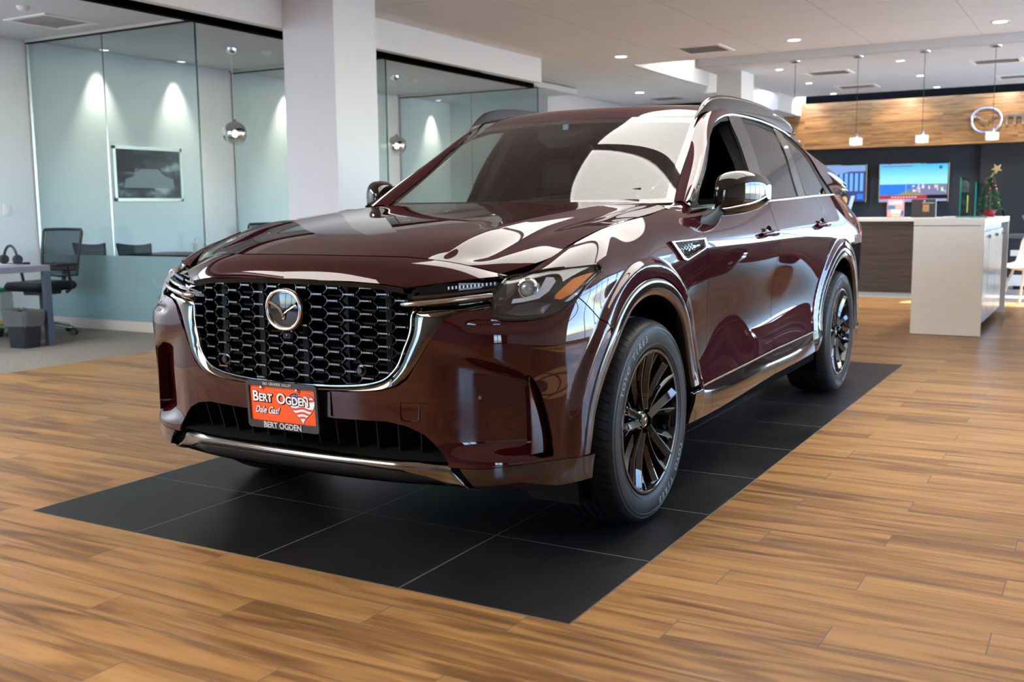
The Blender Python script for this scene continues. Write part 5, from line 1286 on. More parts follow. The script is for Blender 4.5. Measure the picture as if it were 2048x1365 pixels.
quartz = mat('cream_counter', (.72, .67, .60), rough=.35); mottle(quartz, (.71, .66, .59), (.74, .69, .62), 12)
quartz_w = mat('white_counter', (.78, .78, .80), rough=.25)
cab_grey = mat('cabinet_grey', (.20, .19, .22), rough=.28, coat=.3); mottle(cab_grey, (.16, .15, .17), (.25, .24, .27), 3, 5, (1, 1, 12))
lampglow = mat('lamp_glow', (1, 1, 1), emit=(1, .93, .80), es=9.0); softglow = mat('downlight_glow', (1, 1, 1), emit=(1, .95, .85), es=1.2)
white_p = mat('white_plastic', (.80, .80, .80), rough=.4); vent_m = mat('vent_white', (.90, .88, .86), rough=.5); vent_d = mat('vent_slot', (.5, .48, .46), rough=.7)

def struct(o): o['kind'] = 'structure'; return o
def boxo(name, x0, x1, y0, y1, z0, z1, m, parent=None, b=0.0):
    return MB().box(x0, x1, y0, y1, z0, z1, b=b).build(name, m, parent, 30 if b else 0)

# floors
mb = MB().box(-4.68, 6.2, -8.2, 10.3, -.12, 0); struct(mb.build('floor', floor_m, None, 0))
struct(boxo('floor', -8.0, -4.68, -8.2, 22, -.12, 0.0, carpet)); struct(boxo('floor', -4.68, 6.2, 10.3, 22, -.12, 0.0, grey_tile))
pad = boxo('tile_pad', -1.263, 1.148, -1.009, 4.482, -.02, .0012, pad_m); tag(pad, 'rectangular pad of black slate tiles let into the wood floor under the SUV', 'floor tiles')
# ceilings
CZ, OZ = 3.07, 2.97
LBX0, LBX1 = -.30, 2.6
mb = MB()
mb.box(-4.35, LBX0, -2.7, 9.60, CZ, CZ + .1); mb.box(-4.35, LBX0, -8.2, -6.5, CZ, CZ + .1); mb.box(-4.35, -3.8, -6.5, -2.7, CZ, CZ + .1); mb.box(-.5, LBX0, -6.5, -2.7, CZ, CZ + .1); mb.box(LBX1, 6.2, -8.2, 9.60, CZ, CZ + .1); mb.box(LBX0, LBX1, -8.2, .10, CZ, CZ + .1); mb.box(LBX0, LBX1, 3.70, 9.60, CZ, CZ + .1); mb.box(LBX0, LBX1, 1.74, 1.86, CZ, CZ + .1)
mb.box(-7.6, -3.28, 9.60, 22, CZ, CZ + .1); mb.box(-5.0, -4.35, 8.42, 9.6, CZ, CZ + .1)
struct(mb.build('ceiling', ceil_m, None, 0))
struct(boxo('ceiling', -7.6, -5.03, -8.2, 11.56, OZ, OZ + .08, soffit_m))
mb = MB(); mb.box(-2.30, 6.2, 9.60, 14.1, OZ, OZ + .1); mb.box(-2.30, 6.2, 9.56, 9.62, OZ, CZ + .02); struct(mb.build('ceiling', soffit_m, None, 0))
mb = MB(); mb.box(-3.28, -3.22, 9.6, 14, CZ, 3.7); mb.box(-2.36, -2.30, 9.6, 14.1, OZ, 3.7); mb.box(-3.3, -2.3, 9.54, 9.60, CZ + .1, 3.7); mb.box(-3.3, -2.3, 12.6, 12.66, OZ, 3.7); mb.box(-3.3, -2.3, 9.54, 12.7, 3.7, 3.75); struct(mb.build('trim_1', soffit_m, None, 0))
area('cove_light', (-2.8, 11.0, 3.66), (0, 0, 0), .5, 1.5, 14, (1, .93, .8))
# recessed luminous panels above the car (seen mirrored in the windshield)
lum = mat('luminous_panel', (1, 1, 1), emit=(1.0, .965, .90), es=2.9)
t = empty('ceiling_glow_box', (1.15, 1.9, 3.07), 0, 'large two-part luminous ceiling box above the SUV windshield', 'ceiling light')
for y0, y1 in ((.10, 1.74), (1.86, 3.70)):
    o = MB().box(LBX0 - 1.15, LBX1 - 1.15, y0 - 1.9, y1 - 1.9, .03, .06).build('diffuser', lum, t, 0)
fill_front = mat('added_fill_front', (1, 1, 1), emit=(1.0, .96, .89), es=5.0)  # added fill glow, no known fixture; brightens floor and SUV front
t = empty('ceiling_glow_box', (-2.15, -4.6, 3.07), 0, 'luminous ceiling box behind the viewer, lighting the front of the SUV', 'ceiling light')
MB().box(-1.65, 1.65, -1.9, 1.9, .03, .06).build('diffuser', fill_front, t, 0)
fill_office = mat('added_fill_office', (1, 1, 1), emit=(.90, .96, 1.0), es=6.0)  # added fill glow out of view, brightens the office walls
t = empty('ceiling_glow_box', (-6.25, -.6, 2.97), 0, 'luminous ceiling panel in the office beyond the left edge of the photo', 'ceiling light')
MB().box(-.9, .9, -1.6, 1.6, -.03, -.002).build('diffuser', fill_office, t, 0)
# outer walls
struct(boxo('wall_left', -7.6, -7.45, -8.2, 22, 0, 3.2, white_wall)); 
struct(boxo('wall_back', -7.6, 2.2, 15.0, 15.15, 0, 3.2, navy))
mb = MB(); mb.box(6.0, 6.15, -8.2, 22, 2.9, 3.2); mb.box(6.0, 6.15, -8.2, 22, 0, .12); mb.box(6.0, 6.15, -8.2, 1.0, .12, 2.9)
struct(mb.build('wall_right', soffit_m, None, 0))
mb = MB(); mb.box(-7.6, 6.15, -8.15, -8.0, 2.9, 3.2); mb.box(-7.6, 6.15, -8.15, -8.0, 0, .12); mb.box(-3.6, 4.0, -8.15, -8.0, .12, 2.9); mb.box(5.2, 6.15, -8.15, -8.0, .12, 2.9); struct(mb.build('wall_front', mat('dark_feature_wall', (.13, .12, .13), rough=.6), None, 0))
mb = MB(); mb.box(2.2, 6.15, 15.0, 15.15, 2.9, 3.2); mb.box(2.2, 2.5, 15.0, 15.15, 0, 2.9); mb.box(2.5, 6.15, 15.0, 15.15, 0, .12); struct(mb.build('wall_back', soffit_m, None, 0))
def storefront(n, horiz, a0, a1, c, step):
    g = MB()
    if horiz: g.box(a0, a1, c - .006, c + .006, .12, 2.9)
    else: g.box(c - .006, c + .006, a0, a1, .12, 2.9)
    w = g.build('window_%d' % n, store_glass, None, 0); struct(w); f = MB(); k = int(round((a1 - a0) / step))
    for i in range(k + 1):
        u = a0 + (a1 - a0) * i / k
        if horiz: f.box(u - .03, u + .03, c - .05, c + .05, .12, 2.9)
        else: f.box(c - .05, c + .05, u - .03, u + .03, .12, 2.9)
    for z in (.12, 2.15, 2.86):
        if horiz: f.box(a0, a1, c - .045, c + .045, z, z + .05)
        else: f.box(c - .045, c + .045, a0, a1, z, z + .05)
    f.build('window_frame', alu, w, 0)
storefront(1, False, 1, 15, 6.07, 1.75); storefront(2, True, -7.5, -3.6, -8.07, 1.3); storefront(4, True, 4.0, 5.2, -8.07, .6); storefront(3, True, 2.5, 6, 15.07, 1.75)
struct(boxo('ground_outside', -40, 60, -60, 60, -.30, -.13, mat('pale_concrete', (.42, .41, .39), rough=.8)))

# soffit beam above the office front, and the dark slot behind it
struct(boxo('trim_2', -4.07, -3.985, -8.2, 8.42, 2.775, 3.075, soffit_m)); mb = MB(); mb.box(-5.03, -4.07, -8.2, 8.42, 2.975, 3.06); mb.box(-4.99, -4.90, -8.0, 9.9, 2.915, 2.974); struct(mb.build('trim_3', void_black, None, 0))
struct(boxo('trim_4', -7.45, -5.56, 11.56, 15, 0, 3.07, soffit_m))
col1 = boxo('column', -3.984, -3.413, 3.606, 4.194, 0, 3.09, mat('column_white', (.68, .70, .76), rough=.7)); tag(col1, 'wide square white column left of the SUV between the office bays', 'column')
mb = MB(); mb.box(-2.27, -1.93, 10.2, 10.75, 0, 2.97); col2 = mb.build('column', soffit_m, None, 0); tag(col2, 'narrow white column rising behind the SUV roof near the reception', 'column')
struct(boxo('trim_5', -2.9, -2.27, 13.2, 14.9, 2.70, 3.05, soffit_m)); struct(boxo('trim_6', -7.4, 2.3, 14.93, 15.0, 2.85, 3.9, void_black)); 

# glass partitions ------------------------------------------------------
def partition(y, x1, x0=-7.44, zt=2.93, label='', seam=(-6.28,), frosted_=True, kick=True):
    t = empty('glass_partition', ((x0 + x1) / 2, y, 0), 0, label, 'glass partition', 'glass partitions between the office bays'); cx = (x0 + x1) / 2
    xs_ = [x0] + list(seam) + [x1]
    for a, b in zip(xs_[:-1], xs_[1:]): boxo('glass_panel', a + .004 - cx, b - .004 - cx, -.006, .006, .10, zt, glass, t)
    boxo('top_channel', x0 - cx, x1 - cx, -.018, .018, zt, zt + .012, black_m, t); boxo('top_rail', x0 - cx, x1 - cx, -.03, .03, zt + .012, OZ - .002, warm_wall, t)
    boxo('kick_base', x0 - cx, x1 - cx, -.04, .04, 0.0, .10, kick_m, t); boxo('frosted_band', x0 - cx, x1 - cx, -.0085, -.0065, .10, .755, frost, t)
    boxo('glass_edge', x1 - cx - .004, x1 - cx + .004, -.008, .008, .10, zt, glass_edge, t)
    for s_ in seam: boxo('glass_seam', s_ - cx - .002, s_ - cx + .002, -.007, .007, .10, zt, satin_chrome, t)
    boxo('wall_channel', x0 - cx, x0 - cx + .015, -.014, .014, .1, zt, alu, t); return t
partition(3.55, -5.0, label='glass office partition nearest the viewer, in front of the black and white picture')
partition(6.47, -5.0, label='second glass office partition, half hidden by the wide white column')
partition(10.1, -4.95, label='third glass office partition, seen above the SUV hood and right of the column', seam=(-6.1,))
struct(boxo('baseboard_left', -7.45, -7.435, -8, 14.9, 0, .10, kick_m))

# wall-washing spots in the office ceiling
k = 0
x_ = -7.30
for y in (4.41, 5.51, 7.45, 8.55, 11.0):
    t = empty('recessed_spot', (x_, y, OZ), 0, {4.41: 'recessed ceiling spot washing the office wall left of the picture', 5.51: 'recessed ceiling spot washing the wall above the right end of the picture', 7.45: 'recessed spot lighting the wall just left of the wide column', 8.55: 'recessed spot lighting the wall hidden behind the wide column', 11.0: 'recessed spot lighting the wall of the far office'}[y], 'spotlight', 'recessed wall spots in the offices')
    MB().lathe([(.0, -.004), (.045, -.004), (.05, -.008), (.062, -.006), (.064, .0)], 24).build('trim_ring', white_p, t)
    MB().lathe([(.0, -.0060), (.044, -.0060)], 24).build('lamp_face', softglow, t)
    d = bpy.data.lights.new('spot_lamp', 'SPOT'); d.energy = 42; d.spot_size = math.radians(58); d.spot_blend = .9; d.color = (1, .90, .68); d.shadow_soft_size = .03
    o = bpy.data.objects.new('spot_lamp', d); COL.objects.link(o); o.location = (x_, y, OZ - .03); o.rotation_euler = Vector((-.10, 0, -1)).to_track_quat('-Z', 'Y').to_euler(); o.parent = t; o.matrix_parent_inverse = Matrix.Translation((x_, y, OZ)).inverted()

# pendants: chrome-to-clear globes -----------------------------------------
globe_m = bpy.data.materials.new('mirrored_globe'); globe_m.use_nodes = True; n, l = globe_m.node_tree.nodes, globe_m.node_tree.links; n.remove(n['Principled BSDF'])
tr = n.new('ShaderNodeBsdfTransparent'); gl = n.new('ShaderNodeBsdfGlossy'); gl.inputs['Roughness'].default_value = .02; gl.inputs[0].default_value = (.85, .84, .82, 1); mxs = n.new('ShaderNodeMixShader'); tc = n.new('ShaderNodeTexCoord'); sp_ = n.new('ShaderNodeSeparateXYZ'); mr = n.new('ShaderNodeMapRange')
l.new(tc.outputs['Object'], sp_.inputs[0]); l.new(sp_.outputs['Z'], mr.inputs[0]); mr.inputs['From Min'].default_value = -1.03; mr.inputs['From Max'].default_value = -.93; mr.inputs['To Min'].default_value = .15; mr.inputs['To Max'].default_value = .93
l.new(mr.outputs[0], mxs.inputs[0]); l.new(tr.outputs[0], mxs.inputs[1]); l.new(gl.outputs[0], mxs.inputs[2]); l.new(mxs.outputs[0], n['Material Output'].inputs[0])
def globe(x, y, zc, r, label):
    t = empty('globe_pendant', (x, y, OZ), 0, label, 'pendant lamp', 'mirrored globe pendants in the offices')
    h = OZ - zc
    MB().lathe([(.0, -.06), (.03, -.058), (.06, -.035), (.068, -.002), (.068, 0)], 32).build('canopy', bright_chrome, t); MB().tube([(0, 0, -.05), (0, 0, -h + r)], .0025, 6).build('cord', white_p, t)
    MB().sphere((0, 0, -h), r, 40, 24).build('globe', globe_m, t, 60); MB().lathe([(.012, -h + r + .02), (.022, -h + r), (.022, -h + r - .05), (.015, -h + r - .06)], 20).build('lamp_holder', bright_chrome, t)
    MB().sphere((0, 0, -h + .01), .032, 16, 10).build('bulb', lampglow, t, 60); return t
globe(-6.08, 5.10, 2.045, .135, 'mirrored glass globe pendant hanging left of the wide column'); globe(-6.02, 8.05, 2.045, .135, 'mirrored glass globe pendant hanging right of the wide column')
for x, y, lb in ((-5.85, 2.40, 'small round smoke detector at the top left corner of the office ceiling'), (-5.93, 5.49, 'small round smoke detector beside the globe pendant canopy left of the column'), (-6.01, 8.47, 'small round smoke detector beside the globe pendant right of the column')):
    tag(MB().lathe([(.0, -.04), (.03, -.04), (.045, -.028), (.055, -.01), (.055, 0)], 24, c=(x, y, OZ)).build('smoke_detector', white_p), lb, 'smoke detector', 'smoke detectors')
def vent(x, y, z, sx, sy_, lb, dirx=True):
    t = empty('ceiling_vent', (x, y, z), 0, lb, 'ceiling vent', 'ceiling air vents')
    m = MB(); w = .05
    m.box(-sx, sx, -sy_, -sy_ + w, -.012, .0); m.box(-sx, sx, sy_ - w, sy_, -.012, 0); m.box(-sx, -sx + w, -sy_ + w, sy_ - w, -.012, 0); m.box(sx - w, sx, -sy_ + w, sy_ - w, -.012, 0); m.build('vent_frame', vent_m, t, 0)
    MB().box(-sx + w, sx - w, -sy_ + w, sy_ - w, -.002, .0).build('vent_back', vent_d, t, 0)
    m = MB(); k = 7
    for i in range(k):
        u = -sy_ + w + (2 * sy_ - 2 * w) * (i + .5) / k; m.add([(-sx + w, u - .010, -.012), (sx - w, u - .010, -.012), (sx - w, u + .012, -.003), (-sx + w, u + .012, -.003)], [(0, 1, 2, 3)])
    m.build('vent_slats', vent_m, t, 0)
vent(-6.26, 2.99, OZ, .30, .30, 'square air vent in the office ceiling at the top left'); vent(-1.95, 8.76, CZ, .30, .30, 'bright square air vent in the main ceiling above the SUV roof'); vent(-4.43, 13.9, CZ, .30, .30, 'small far air vent left of the reception column')
for x, y, sx, lb in ((-1.0, 11.1, .30, 'air vent in the reception ceiling, left one of the nearer pair'), (1.07, 11.15, .30, 'air vent in the reception ceiling, right one of the nearer pair'), (-1.03, 13.05, .30, 'air vent in the reception ceiling, left one of the farther pair'), (1.2, 13.1, .30, 'air vent in the reception ceiling, right one of the farther pair')): vent(x, y, OZ, sx, .24, lb)
def downlight(x, y, z, r, lb, sq=False):
    t = empty('downlight', (x, y, z), 0, lb, 'downlight', 'recessed downlights')
    d = bpy.data.lights.new('lamp', 'SPOT'); d.energy = 110 if not sq else 60; d.spot_size = math.radians(110); d.spot_blend = .7; d.color = (1, .93, .82); d.shadow_soft_size = .07; o = bpy.data.objects.new('lamp', d); COL.objects.link(o); o.parent = t; o.location = (0, 0, -.03)
    MB().lathe([(r * .8, -.003), (r, -.008), (r * 1.12, -.005), (r * 1.15, 0)], 28 if not sq else 4, a0=PI / 4 if sq else 0, a1=2 * PI + (PI / 4 if sq else 0)).build('trim_ring', white_p, t); MB().lathe([(0, -.002), (r * .9, -.002)], 28 if not sq else 4, a0=PI / 4 if sq else 0, a1=2 * PI + (PI / 4 if sq else 0)).build('lamp_face', lampglow, t, 0)
for x, y, lb in ((-3.04, 8.78, 'round downlight right of the white soffit end'), (-.84, 8.70, 'round downlight over the SUV roof rail, right of the bright vent'), (1.31, 8.71, 'round downlight at the top right corner of the main ceiling'), (-4.46, 12.75, 'far round downlight above the left part of the SUV roof')): downlight(x, y, CZ, .085, lb)
for x, y, lb in ((-1.49, 10.41, 'small square reception downlight nearest the reception column'), (-1.54, 12.18, 'small square reception downlight in the left row, middle'), (-1.57, 13.88, 'small square reception downlight in the left row, farthest'), (.03, 10.44, 'small square reception downlight in the middle row, nearest'), (0, 12.2, 'small square reception downlight in the middle row, centre'), (-.01, 13.88, 'small square reception downlight in the middle row, farthest')): downlight(x, y, OZ, .07, lb, True)
# warm wash on the wood panel
for x in (-2.2, -.6, .9):
    d = bpy.data.lights.new('panel_spot', 'SPOT'); d.energy = 16; d.spot_size = math.radians(95); d.spot_blend = .8; d.color = (1, .85, .62); o = bpy.data.objects.new('panel_spot', d); COL.objects.link(o); o.location = (x, 14.0, 2.94); o.rotation_euler = Vector((0, .8, -.6)).to_track_quat('-Z', 'Y').to_euler()

# picture, switches ---------------------------------------------------------
t = empty('framed_picture', (-7.45, 5.05, 1.63), 0, 'black and white picture in a silver frame on the office wall', 'picture')
mb = MB(); W2, H2 = .505, .315
for a0, a1, b0, b1 in ((-W2, W2, H2 - .035, H2), (-W2, W2, -H2, -H2 + .035), (-W2, -W2 + .035, -H2, H2), (W2 - .035, W2, -H2, H2)): mb.box(.0, .028, a0, a1, b0, b1)
mb.build('picture_frame', mat('silver_frame', (.66, .66, .63), rough=.35, metal=.6), t, 0)
art = mat('grey_photo_print', rough=.6, spec=.1); n, l, b = nodes(art); tc = n.new('ShaderNodeTexCoord'); mp = n.new('ShaderNodeMapping'); mp.inputs['Scale'].default_value = (1, 2.2, 5.5); nz = n.new('ShaderNodeTexNoise'); nz.inputs['Scale'].default_value = 1.3; nz.inputs['Detail'].default_value = 7; cr2 = n.new('ShaderNodeValToRGB'); e = cr2.color_ramp.elements; e[0].position = .40; e[0].color = (.004, .007, .011, 1); e[1].position = .70; e[1].color = (.38, .46, .50, 1); q = e.new(.54); q.color = (.045, .07, .09, 1)
l.new(tc.outputs['Object'], mp.inputs[0]); l.new(mp.outputs[0], nz.inputs['Vector']); l.new(nz.outputs['Fac'], cr2.inputs[0]); l.new(cr2.outputs[0], b.inputs['Base Color'])
MB().box(.004, .014, -W2 + .03, W2 - .03, -H2 + .03, H2 - .03).build('picture_print', art, t, 0)
# generic parked-vehicle silhouette inside the print
mb = MB(); mb.prism([(-.36, -.16), (-.34, -.06), (-.22, -.03), (-.12, .06), (.14, .06), (.24, -.02), (.36, -.05), (.38, -.16)], .0142, .0150, plane='yz'); mb.build('print_shape', mat('print_pale', (.22, .27, .30), rough=.8, spec=.1), t, 0)
mb = MB(); mb.prism([(-.47, .02), (-.47, .28), (-.20, .28), (-.20, .02)], .0142, .0150, plane='yz'); mb.build('print_shadow', mat('print_dark', (.006, .008, .012), rough=.8, spec=.1), t, 0)
for y, z, lb in ((3.2, 1.23, 'white light switch plate on the wall at the far left edge'), (6.12, 1.19, 'white light switch plate on the wall left of the wide column')):
    t = empty('light_switch', (-7.45, y, z), 0, lb, 'light switch', 'white wall switches'); MB().box(0, .008, -.04, .04, -.06, .06, b=.003).build('switch_plate', white_p, t); MB().box(.008, .013, -.018, .018, -.035, .035, b=.002).build('rocker', white_p, t)

# office furniture ------------------------------------------------------------
mesh_m = frosted('black_mesh_fabric', (.015, .016, .018), .30); blk_plastic = mat('black_plastic', (.012, .012, .013), rough=.4); alu_p = mat('polished_aluminium', (.70, .70, .72), rough=.15, metal=1)
desk_m = mat('desk_blue_grey', (.06, .085, .14), rough=.4); desk_top = mat('desk_top_grey', (.22, .22, .30), rough=.35)
def task_chair(x, y, rz, label, group=None):
    t = empty('office_chair', (x, y, 0), rz, label, 'office chair', group)      # faces local -y
    for k in range(5):
        a = 2 * PI * k / 5 + .3; mb = MB(); mb.tube([(.03 * math.cos(a), .03 * math.sin(a), .12), (.30 * math.cos(a), .30 * math.sin(a), .075)], [.024, .014], 8); leg = mb.build('base_arm', alu_p, t)
        c = (.31 * math.cos(a), .31 * math.sin(a)); mb = MB()
        for s in (-.016, .016):
            d = np.array([-math.sin(a), math.cos(a)]) * s; mb.lathe([(0, -.009), (.026, -.009), (.030, -.004), (.030, .004), (.026, .009), (0, .009)], 18, 'x', (0, 0, 0)); V = mb.V[-1]; R2 = np.array([[-math.sin(a), -math.cos(a) * 1.0], [math.cos(a), -math.sin(a)]]); xy = V[:, :2] @ R2.T; mb.V[-1] = np.c_[xy + np.array(c) + d, V[:, 2] + .031]
        mb.tube([(c[0], c[1], .035), (c[0], c[1], .075)], .008, 6); mb.build('caster', blk_plastic, leg)
    MB().tube([(0, 0, .10), (0, 0, .42)], .026, 14).build('gas_lift', blk_plastic, t)
    o = MB().box(-.12, .12, -.12, .14, .40, .44, b=.01).build('seat_mechanism', blk_plastic, t)
    o = MB().box(-.25, .25, -.25, .24, .44, .53, b=.035).build('seat', seat_mat, t); weld_bevel(o, .02, 3)
    mb = MB(); P = spl(np.array([(-.23, .25, .60), (-.245, .27, .80), (-.255, .30, 1.00), (0, .31, 1.02), (.255, .30, 1.00), (.245, .27, .80), (.23, .25, .60), (0, .25, .585)]), 80, closed=True)
    P = np.array([(-.23, .235, .58), (-.24, .25, .72), (-.25, .28, .88), (-.255, .305, 1.0), (-.24, .31, 1.025), (0, .315, 1.03), (.24, .31, 1.025), (.255, .305, 1.0), (.25, .28, .88), (.24, .25, .72), (.23, .235, .58), (0, .23, .565)]); mb.tube(P, .014, 8, closed=True); mb.build('back_frame', blk_plastic, t)
    V = np.array([[(-.235 + .47 * u - .0, .24 + .075 * v + .02 * (4 * u * (1 - u)), .58 + .44 * v) for u in np.linspace(0, 1, 9)] for v in np.linspace(0, 1, 9)]); V, F = grid_mesh(V); mk('back_mesh', V, F, mesh_m, t, 60)
    MB().box(-.20, .20, .235, .26, .62, .70, b=.01).build('lumbar_pad', blk_plastic, t); MB().tube([(0, .12, .42), (0, .27, .46), (0, .30, .62)], .022, 10).build('back_stem', blk_plastic, t)
    for s in (-1, 1):
        MB().tube([(s * .22, .10, .42), (s * .31, .08, .46), (s * .31, .04, .68)], .015, 8).build('arm_post', blk_plastic, t); MB().box(s * .31 - .04, s * .31 + .04, -.12, .14, .68, .705, b=.01).build('armrest', blk_plastic, t)
    return t
ch1 = task_chair(-6.60, 2.93, .12, 'black mesh office chair behind the grey desk at the left edge')
ch3 = copy_tree(ch1); ch3.location = (-6.78, 6.02, 0); ch3.rotation_euler = (0, 0, .15); ch3['label'] = 'black mesh office chair peeking over the SUV hood left of the column'
def guest_chair(x, y, rz, lb):
    t = empty('guest_chair', (x, y, 0), rz, lb, 'chair', 'mesh guest chairs behind the frosted glass')
    V = np.array([[(-(.20 + .055 * v) + (.40 + .11 * v) * u, .22 + .05 * v - .03 * (4 * u * (1 - u)), .50 + .36 * v - .02 * (4 * u * (1 - u)) * v) for u in np.linspace(0, 1, 11)] for v in np.linspace(0, 1, 7)]); V, F = grid_mesh(V); mk('back_mesh', *thicken(V, F, .006), mesh_m, t, 60)
    mb = MB(); mb.tube(V[0:77:11][::-1].tolist() + V[0:11].tolist() + V[10:77:11].tolist() , .011, 8); mb.tube(V[66:77].tolist(), .012, 8); mb.build('back_frame', blk_plastic, t)
    o = MB().box(-.23, .23, -.24, .22, .43, .48, b=.02).build('seat', seat_mat, t)
    for s in (-1, 1):
        MB().tube([(s * .22, .24, .52), (s * .235, .20, .42), (s * .245, -.20, .42), (s * .245, -.24, .36), (s * .245, -.22, .012), (s * .245, .24, .012)], .011, 8).build('leg_frame', alu_p, t)
    return t
guest_chair(-7.02, 3.97, PI - .0, 'black mesh guest chair behind the frosted glass, left one under the picture').location.y = 4.10
guest_chair(-6.30, 4.08, PI + .0, 'black mesh guest chair behind the frosted glass, right one under the picture')
def desk(x0, x1, y0, y1, h, lb, mt, ml):
    t = empty('desk', ((x0 + x1) / 2, (y0 + y1) / 2, 0), 0, lb, 'desk'); w = (x1 - x0) / 2; d = (y1 - y0) / 2
    boxo('desk_top', -w, w, -d, d, h - .055, h, mt, t, .003)
    for s in (-1, 1):
        mb = MB(); a = s * w; c = s * (w - .055); mb.box(min(a, c), max(a, c), -d, -d + .06, 0, h - .055); mb.box(min(a, c), max(a, c), d - .06, d, 0, h - .055); mb.build('leg_frame', ml, t, 0)
    return t
desk(-7.25, -5.83, 1.72, 2.48, .725, 'grey office desk cut by the left edge of the photo', desk_top, desk_m)
desk(-7.35, -5.75, 4.55, 5.25, .715, 'dark topped office table behind the frosted glass below the picture', wenge, desk_m)
# things on and around the desks
t = empty('waste_basket', (-5.93, 2.25, 0), .1, 'black waste basket lined with a clear bag beside the grey desk', 'waste basket')
mb = MB(); R_ = lambda w, d, z: [(x, y, z) for x, y in [(-w, -d), (w, -d), (w, d), (-w, d)]]
pr = [rrect(.105, .085, .03), rrect(.135, .105, .035)]; n = len(pr[0]); mb.add([(x, y, .0) for x, y in pr[0]] + [(x, y, .32) for x, y in pr[1]] + [(x * .97, y * .97, .32) for x, y in pr[1]] + [(x * .9, y * .9, .02) for x, y in pr[0]], [tuple(range(n))[::-1]] + [(b * n + i, b * n + (i + 1) % n, (b + 1) * n + (i + 1) % n, (b + 1) * n + i) for b in range(3) for i in range(n)]); mb.build('bin', mat('bin_black', (.015, .018, .025), rough=.35), t)
bagm = frosted('clear_bag', (.30, .30, .31), .45); mb = MB(); rng = random.Random(3); rr2 = rrect(.142, .112, .035, 14); n = len(rr2); rows = []
for z, f in ((.20, 1.0), (.26, 1.04), (.31, 1.06), (.345, 1.07), (.335, .98), (.30, .93)):
    rows.append([(x * f * (1 + rng.uniform(-.03, .03)), y * f * (1 + rng.uniform(-.03, .03)), z + rng.uniform(-.02, .012)) for x, y in rr2])
for r in rows: r.append(r[0])
V, F = grid_mesh(np.array(rows)); mk('bin_liner', V, F, bagm, t, 10)
t = empty('spray_bottle', (-6.62, 2.36, .725), .3, 'black trigger spray bottle on the grey desk', 'spray bottle'); MB().lathe([(0, 0), (.036, 0), (.038, .01), (.038, .13), (.02, .18), (.014, .19), (.014, .21)], 24).build('bottle', blk_plastic, t); MB().box(-.014, .014, -.06, .03, .205, .235, b=.006).build('spray_head', blk_plastic, t); MB().tube([(0, -.02, .205), (0, -.045, .17)], .005, 6).build('trigger', blk_plastic, t)
t = empty('paper_stack', (-6.25, 2.25, .725), .05, 'loose white papers lying on the grey desk', 'papers'); [boxo('sheet', -.28 + .03 * i, .02 + .03 * i, -.11, .11, .0005 + .0012 * i, .0015 + .0012 * i, white_p, t) for i in range(3)]
t = empty('headphones', (-6.30, 2.42, .725), 0, 'black headset resting on the grey desk before the chair back', 'headset'); MB().tube([(.10 * math.cos(a), 0, .02 + .15 * math.sin(a)) for a in np.linspace(0, PI, 20)], .012, 8).build('headband', blk_plastic, t); [MB().lathe([(0, -.02), (.04, -.02), (.045, 0), (.04, .02), (0, .02)], 20, 'x', (s * .10, 0, .046)).build('ear_cup', blk_plastic, t) for s in (-1, 1)]
t = empty('storage_jar', (-7.10, 2.83, 0), 0, 'clear storage jar with a green lid on the floor at the left edge', 'jar')
MB().box(-.09, .09, -.08, .08, .0, .42, b=.02).build('jar_body', frosted('cloudy_plastic', (.72, .70, .62), .5), t); MB().box(-.095, .095, -.085, .085, .42, .46, b=.01).build('jar_lid', mat('lid_green', (.02, .22, .12), rough=.4), t)
t = empty('flower_pot', (-6.90, 2.62, 0), 0, 'small green plant with yellow flowers on the carpet at the left edge', 'plant'); leaf = mat('leaf_green', (.015, .075, .02), rough=.5); yel = mat('flower_yellow', (.75, .45, .02), rough=.5)
mb = MB(); rng = random.Random(5)
for i in range(60):
    a = rng.uniform(0, 2 * PI); r = rng.uniform(.02, .13); z = rng.uniform(.03, .13); p_ = np.array([r * math.cos(a), r * math.sin(a), z]); d = np.array([math.cos(a + 1.3), math.sin(a + 1.3), rng.uniform(.2, .8)]) * .035; e_ = np.array([-math.sin(a), math.cos(a), 0]) * .014; mb.add([p_, p_ + d * .5 + e_, p_ + d, p_ + d * .5 - e_], [(0, 1, 2, 3)])
mb.build('leaves', leaf, t, 0); mb = MB(); [mb.sphere((rng.uniform(-.11, .11), rng.uniform(-.11, .11), rng.uniform(.12, .16)), (.022, .022, .012), 8, 5) for i in range(9)]; mb.build('petals', yel, t, 60); MB().lathe([(0, 0), (.06, 0), (.075, .07), (.07, .07), (.055, .01)], 20).build('pot', blk_plastic, t)
t = empty('paper_stack', (-6.02, 4.80, .715), .2, 'white papers on the dark table below the picture', 'papers'); boxo('sheet', -.15, .15, -.10, .10, .001, .02, white_p, t); boxo('sheet', -.12, .16, -.09, .11, .021, .03, white_p, t)
for x, lb in ((-6.62, 'small white bottle on the dark table, left of the pair below the picture'), (-6.45, 'small white bottle on the dark table, right of the pair below the picture')):
    t = empty('lotion_bottle', (x, 4.95, .715), 0, lb, 'bottle', 'small bottles on the dark table'); MB().lathe([(0, 0), (.028, 0), (.030, .01), (.030, .11), (.012, .13)], 20).build('bottle', white_p, t); MB().tube([(0, 0, .13), (0, 0, .16), (.02, 0, .165)], .007, 8).build('pump', white_p, t)
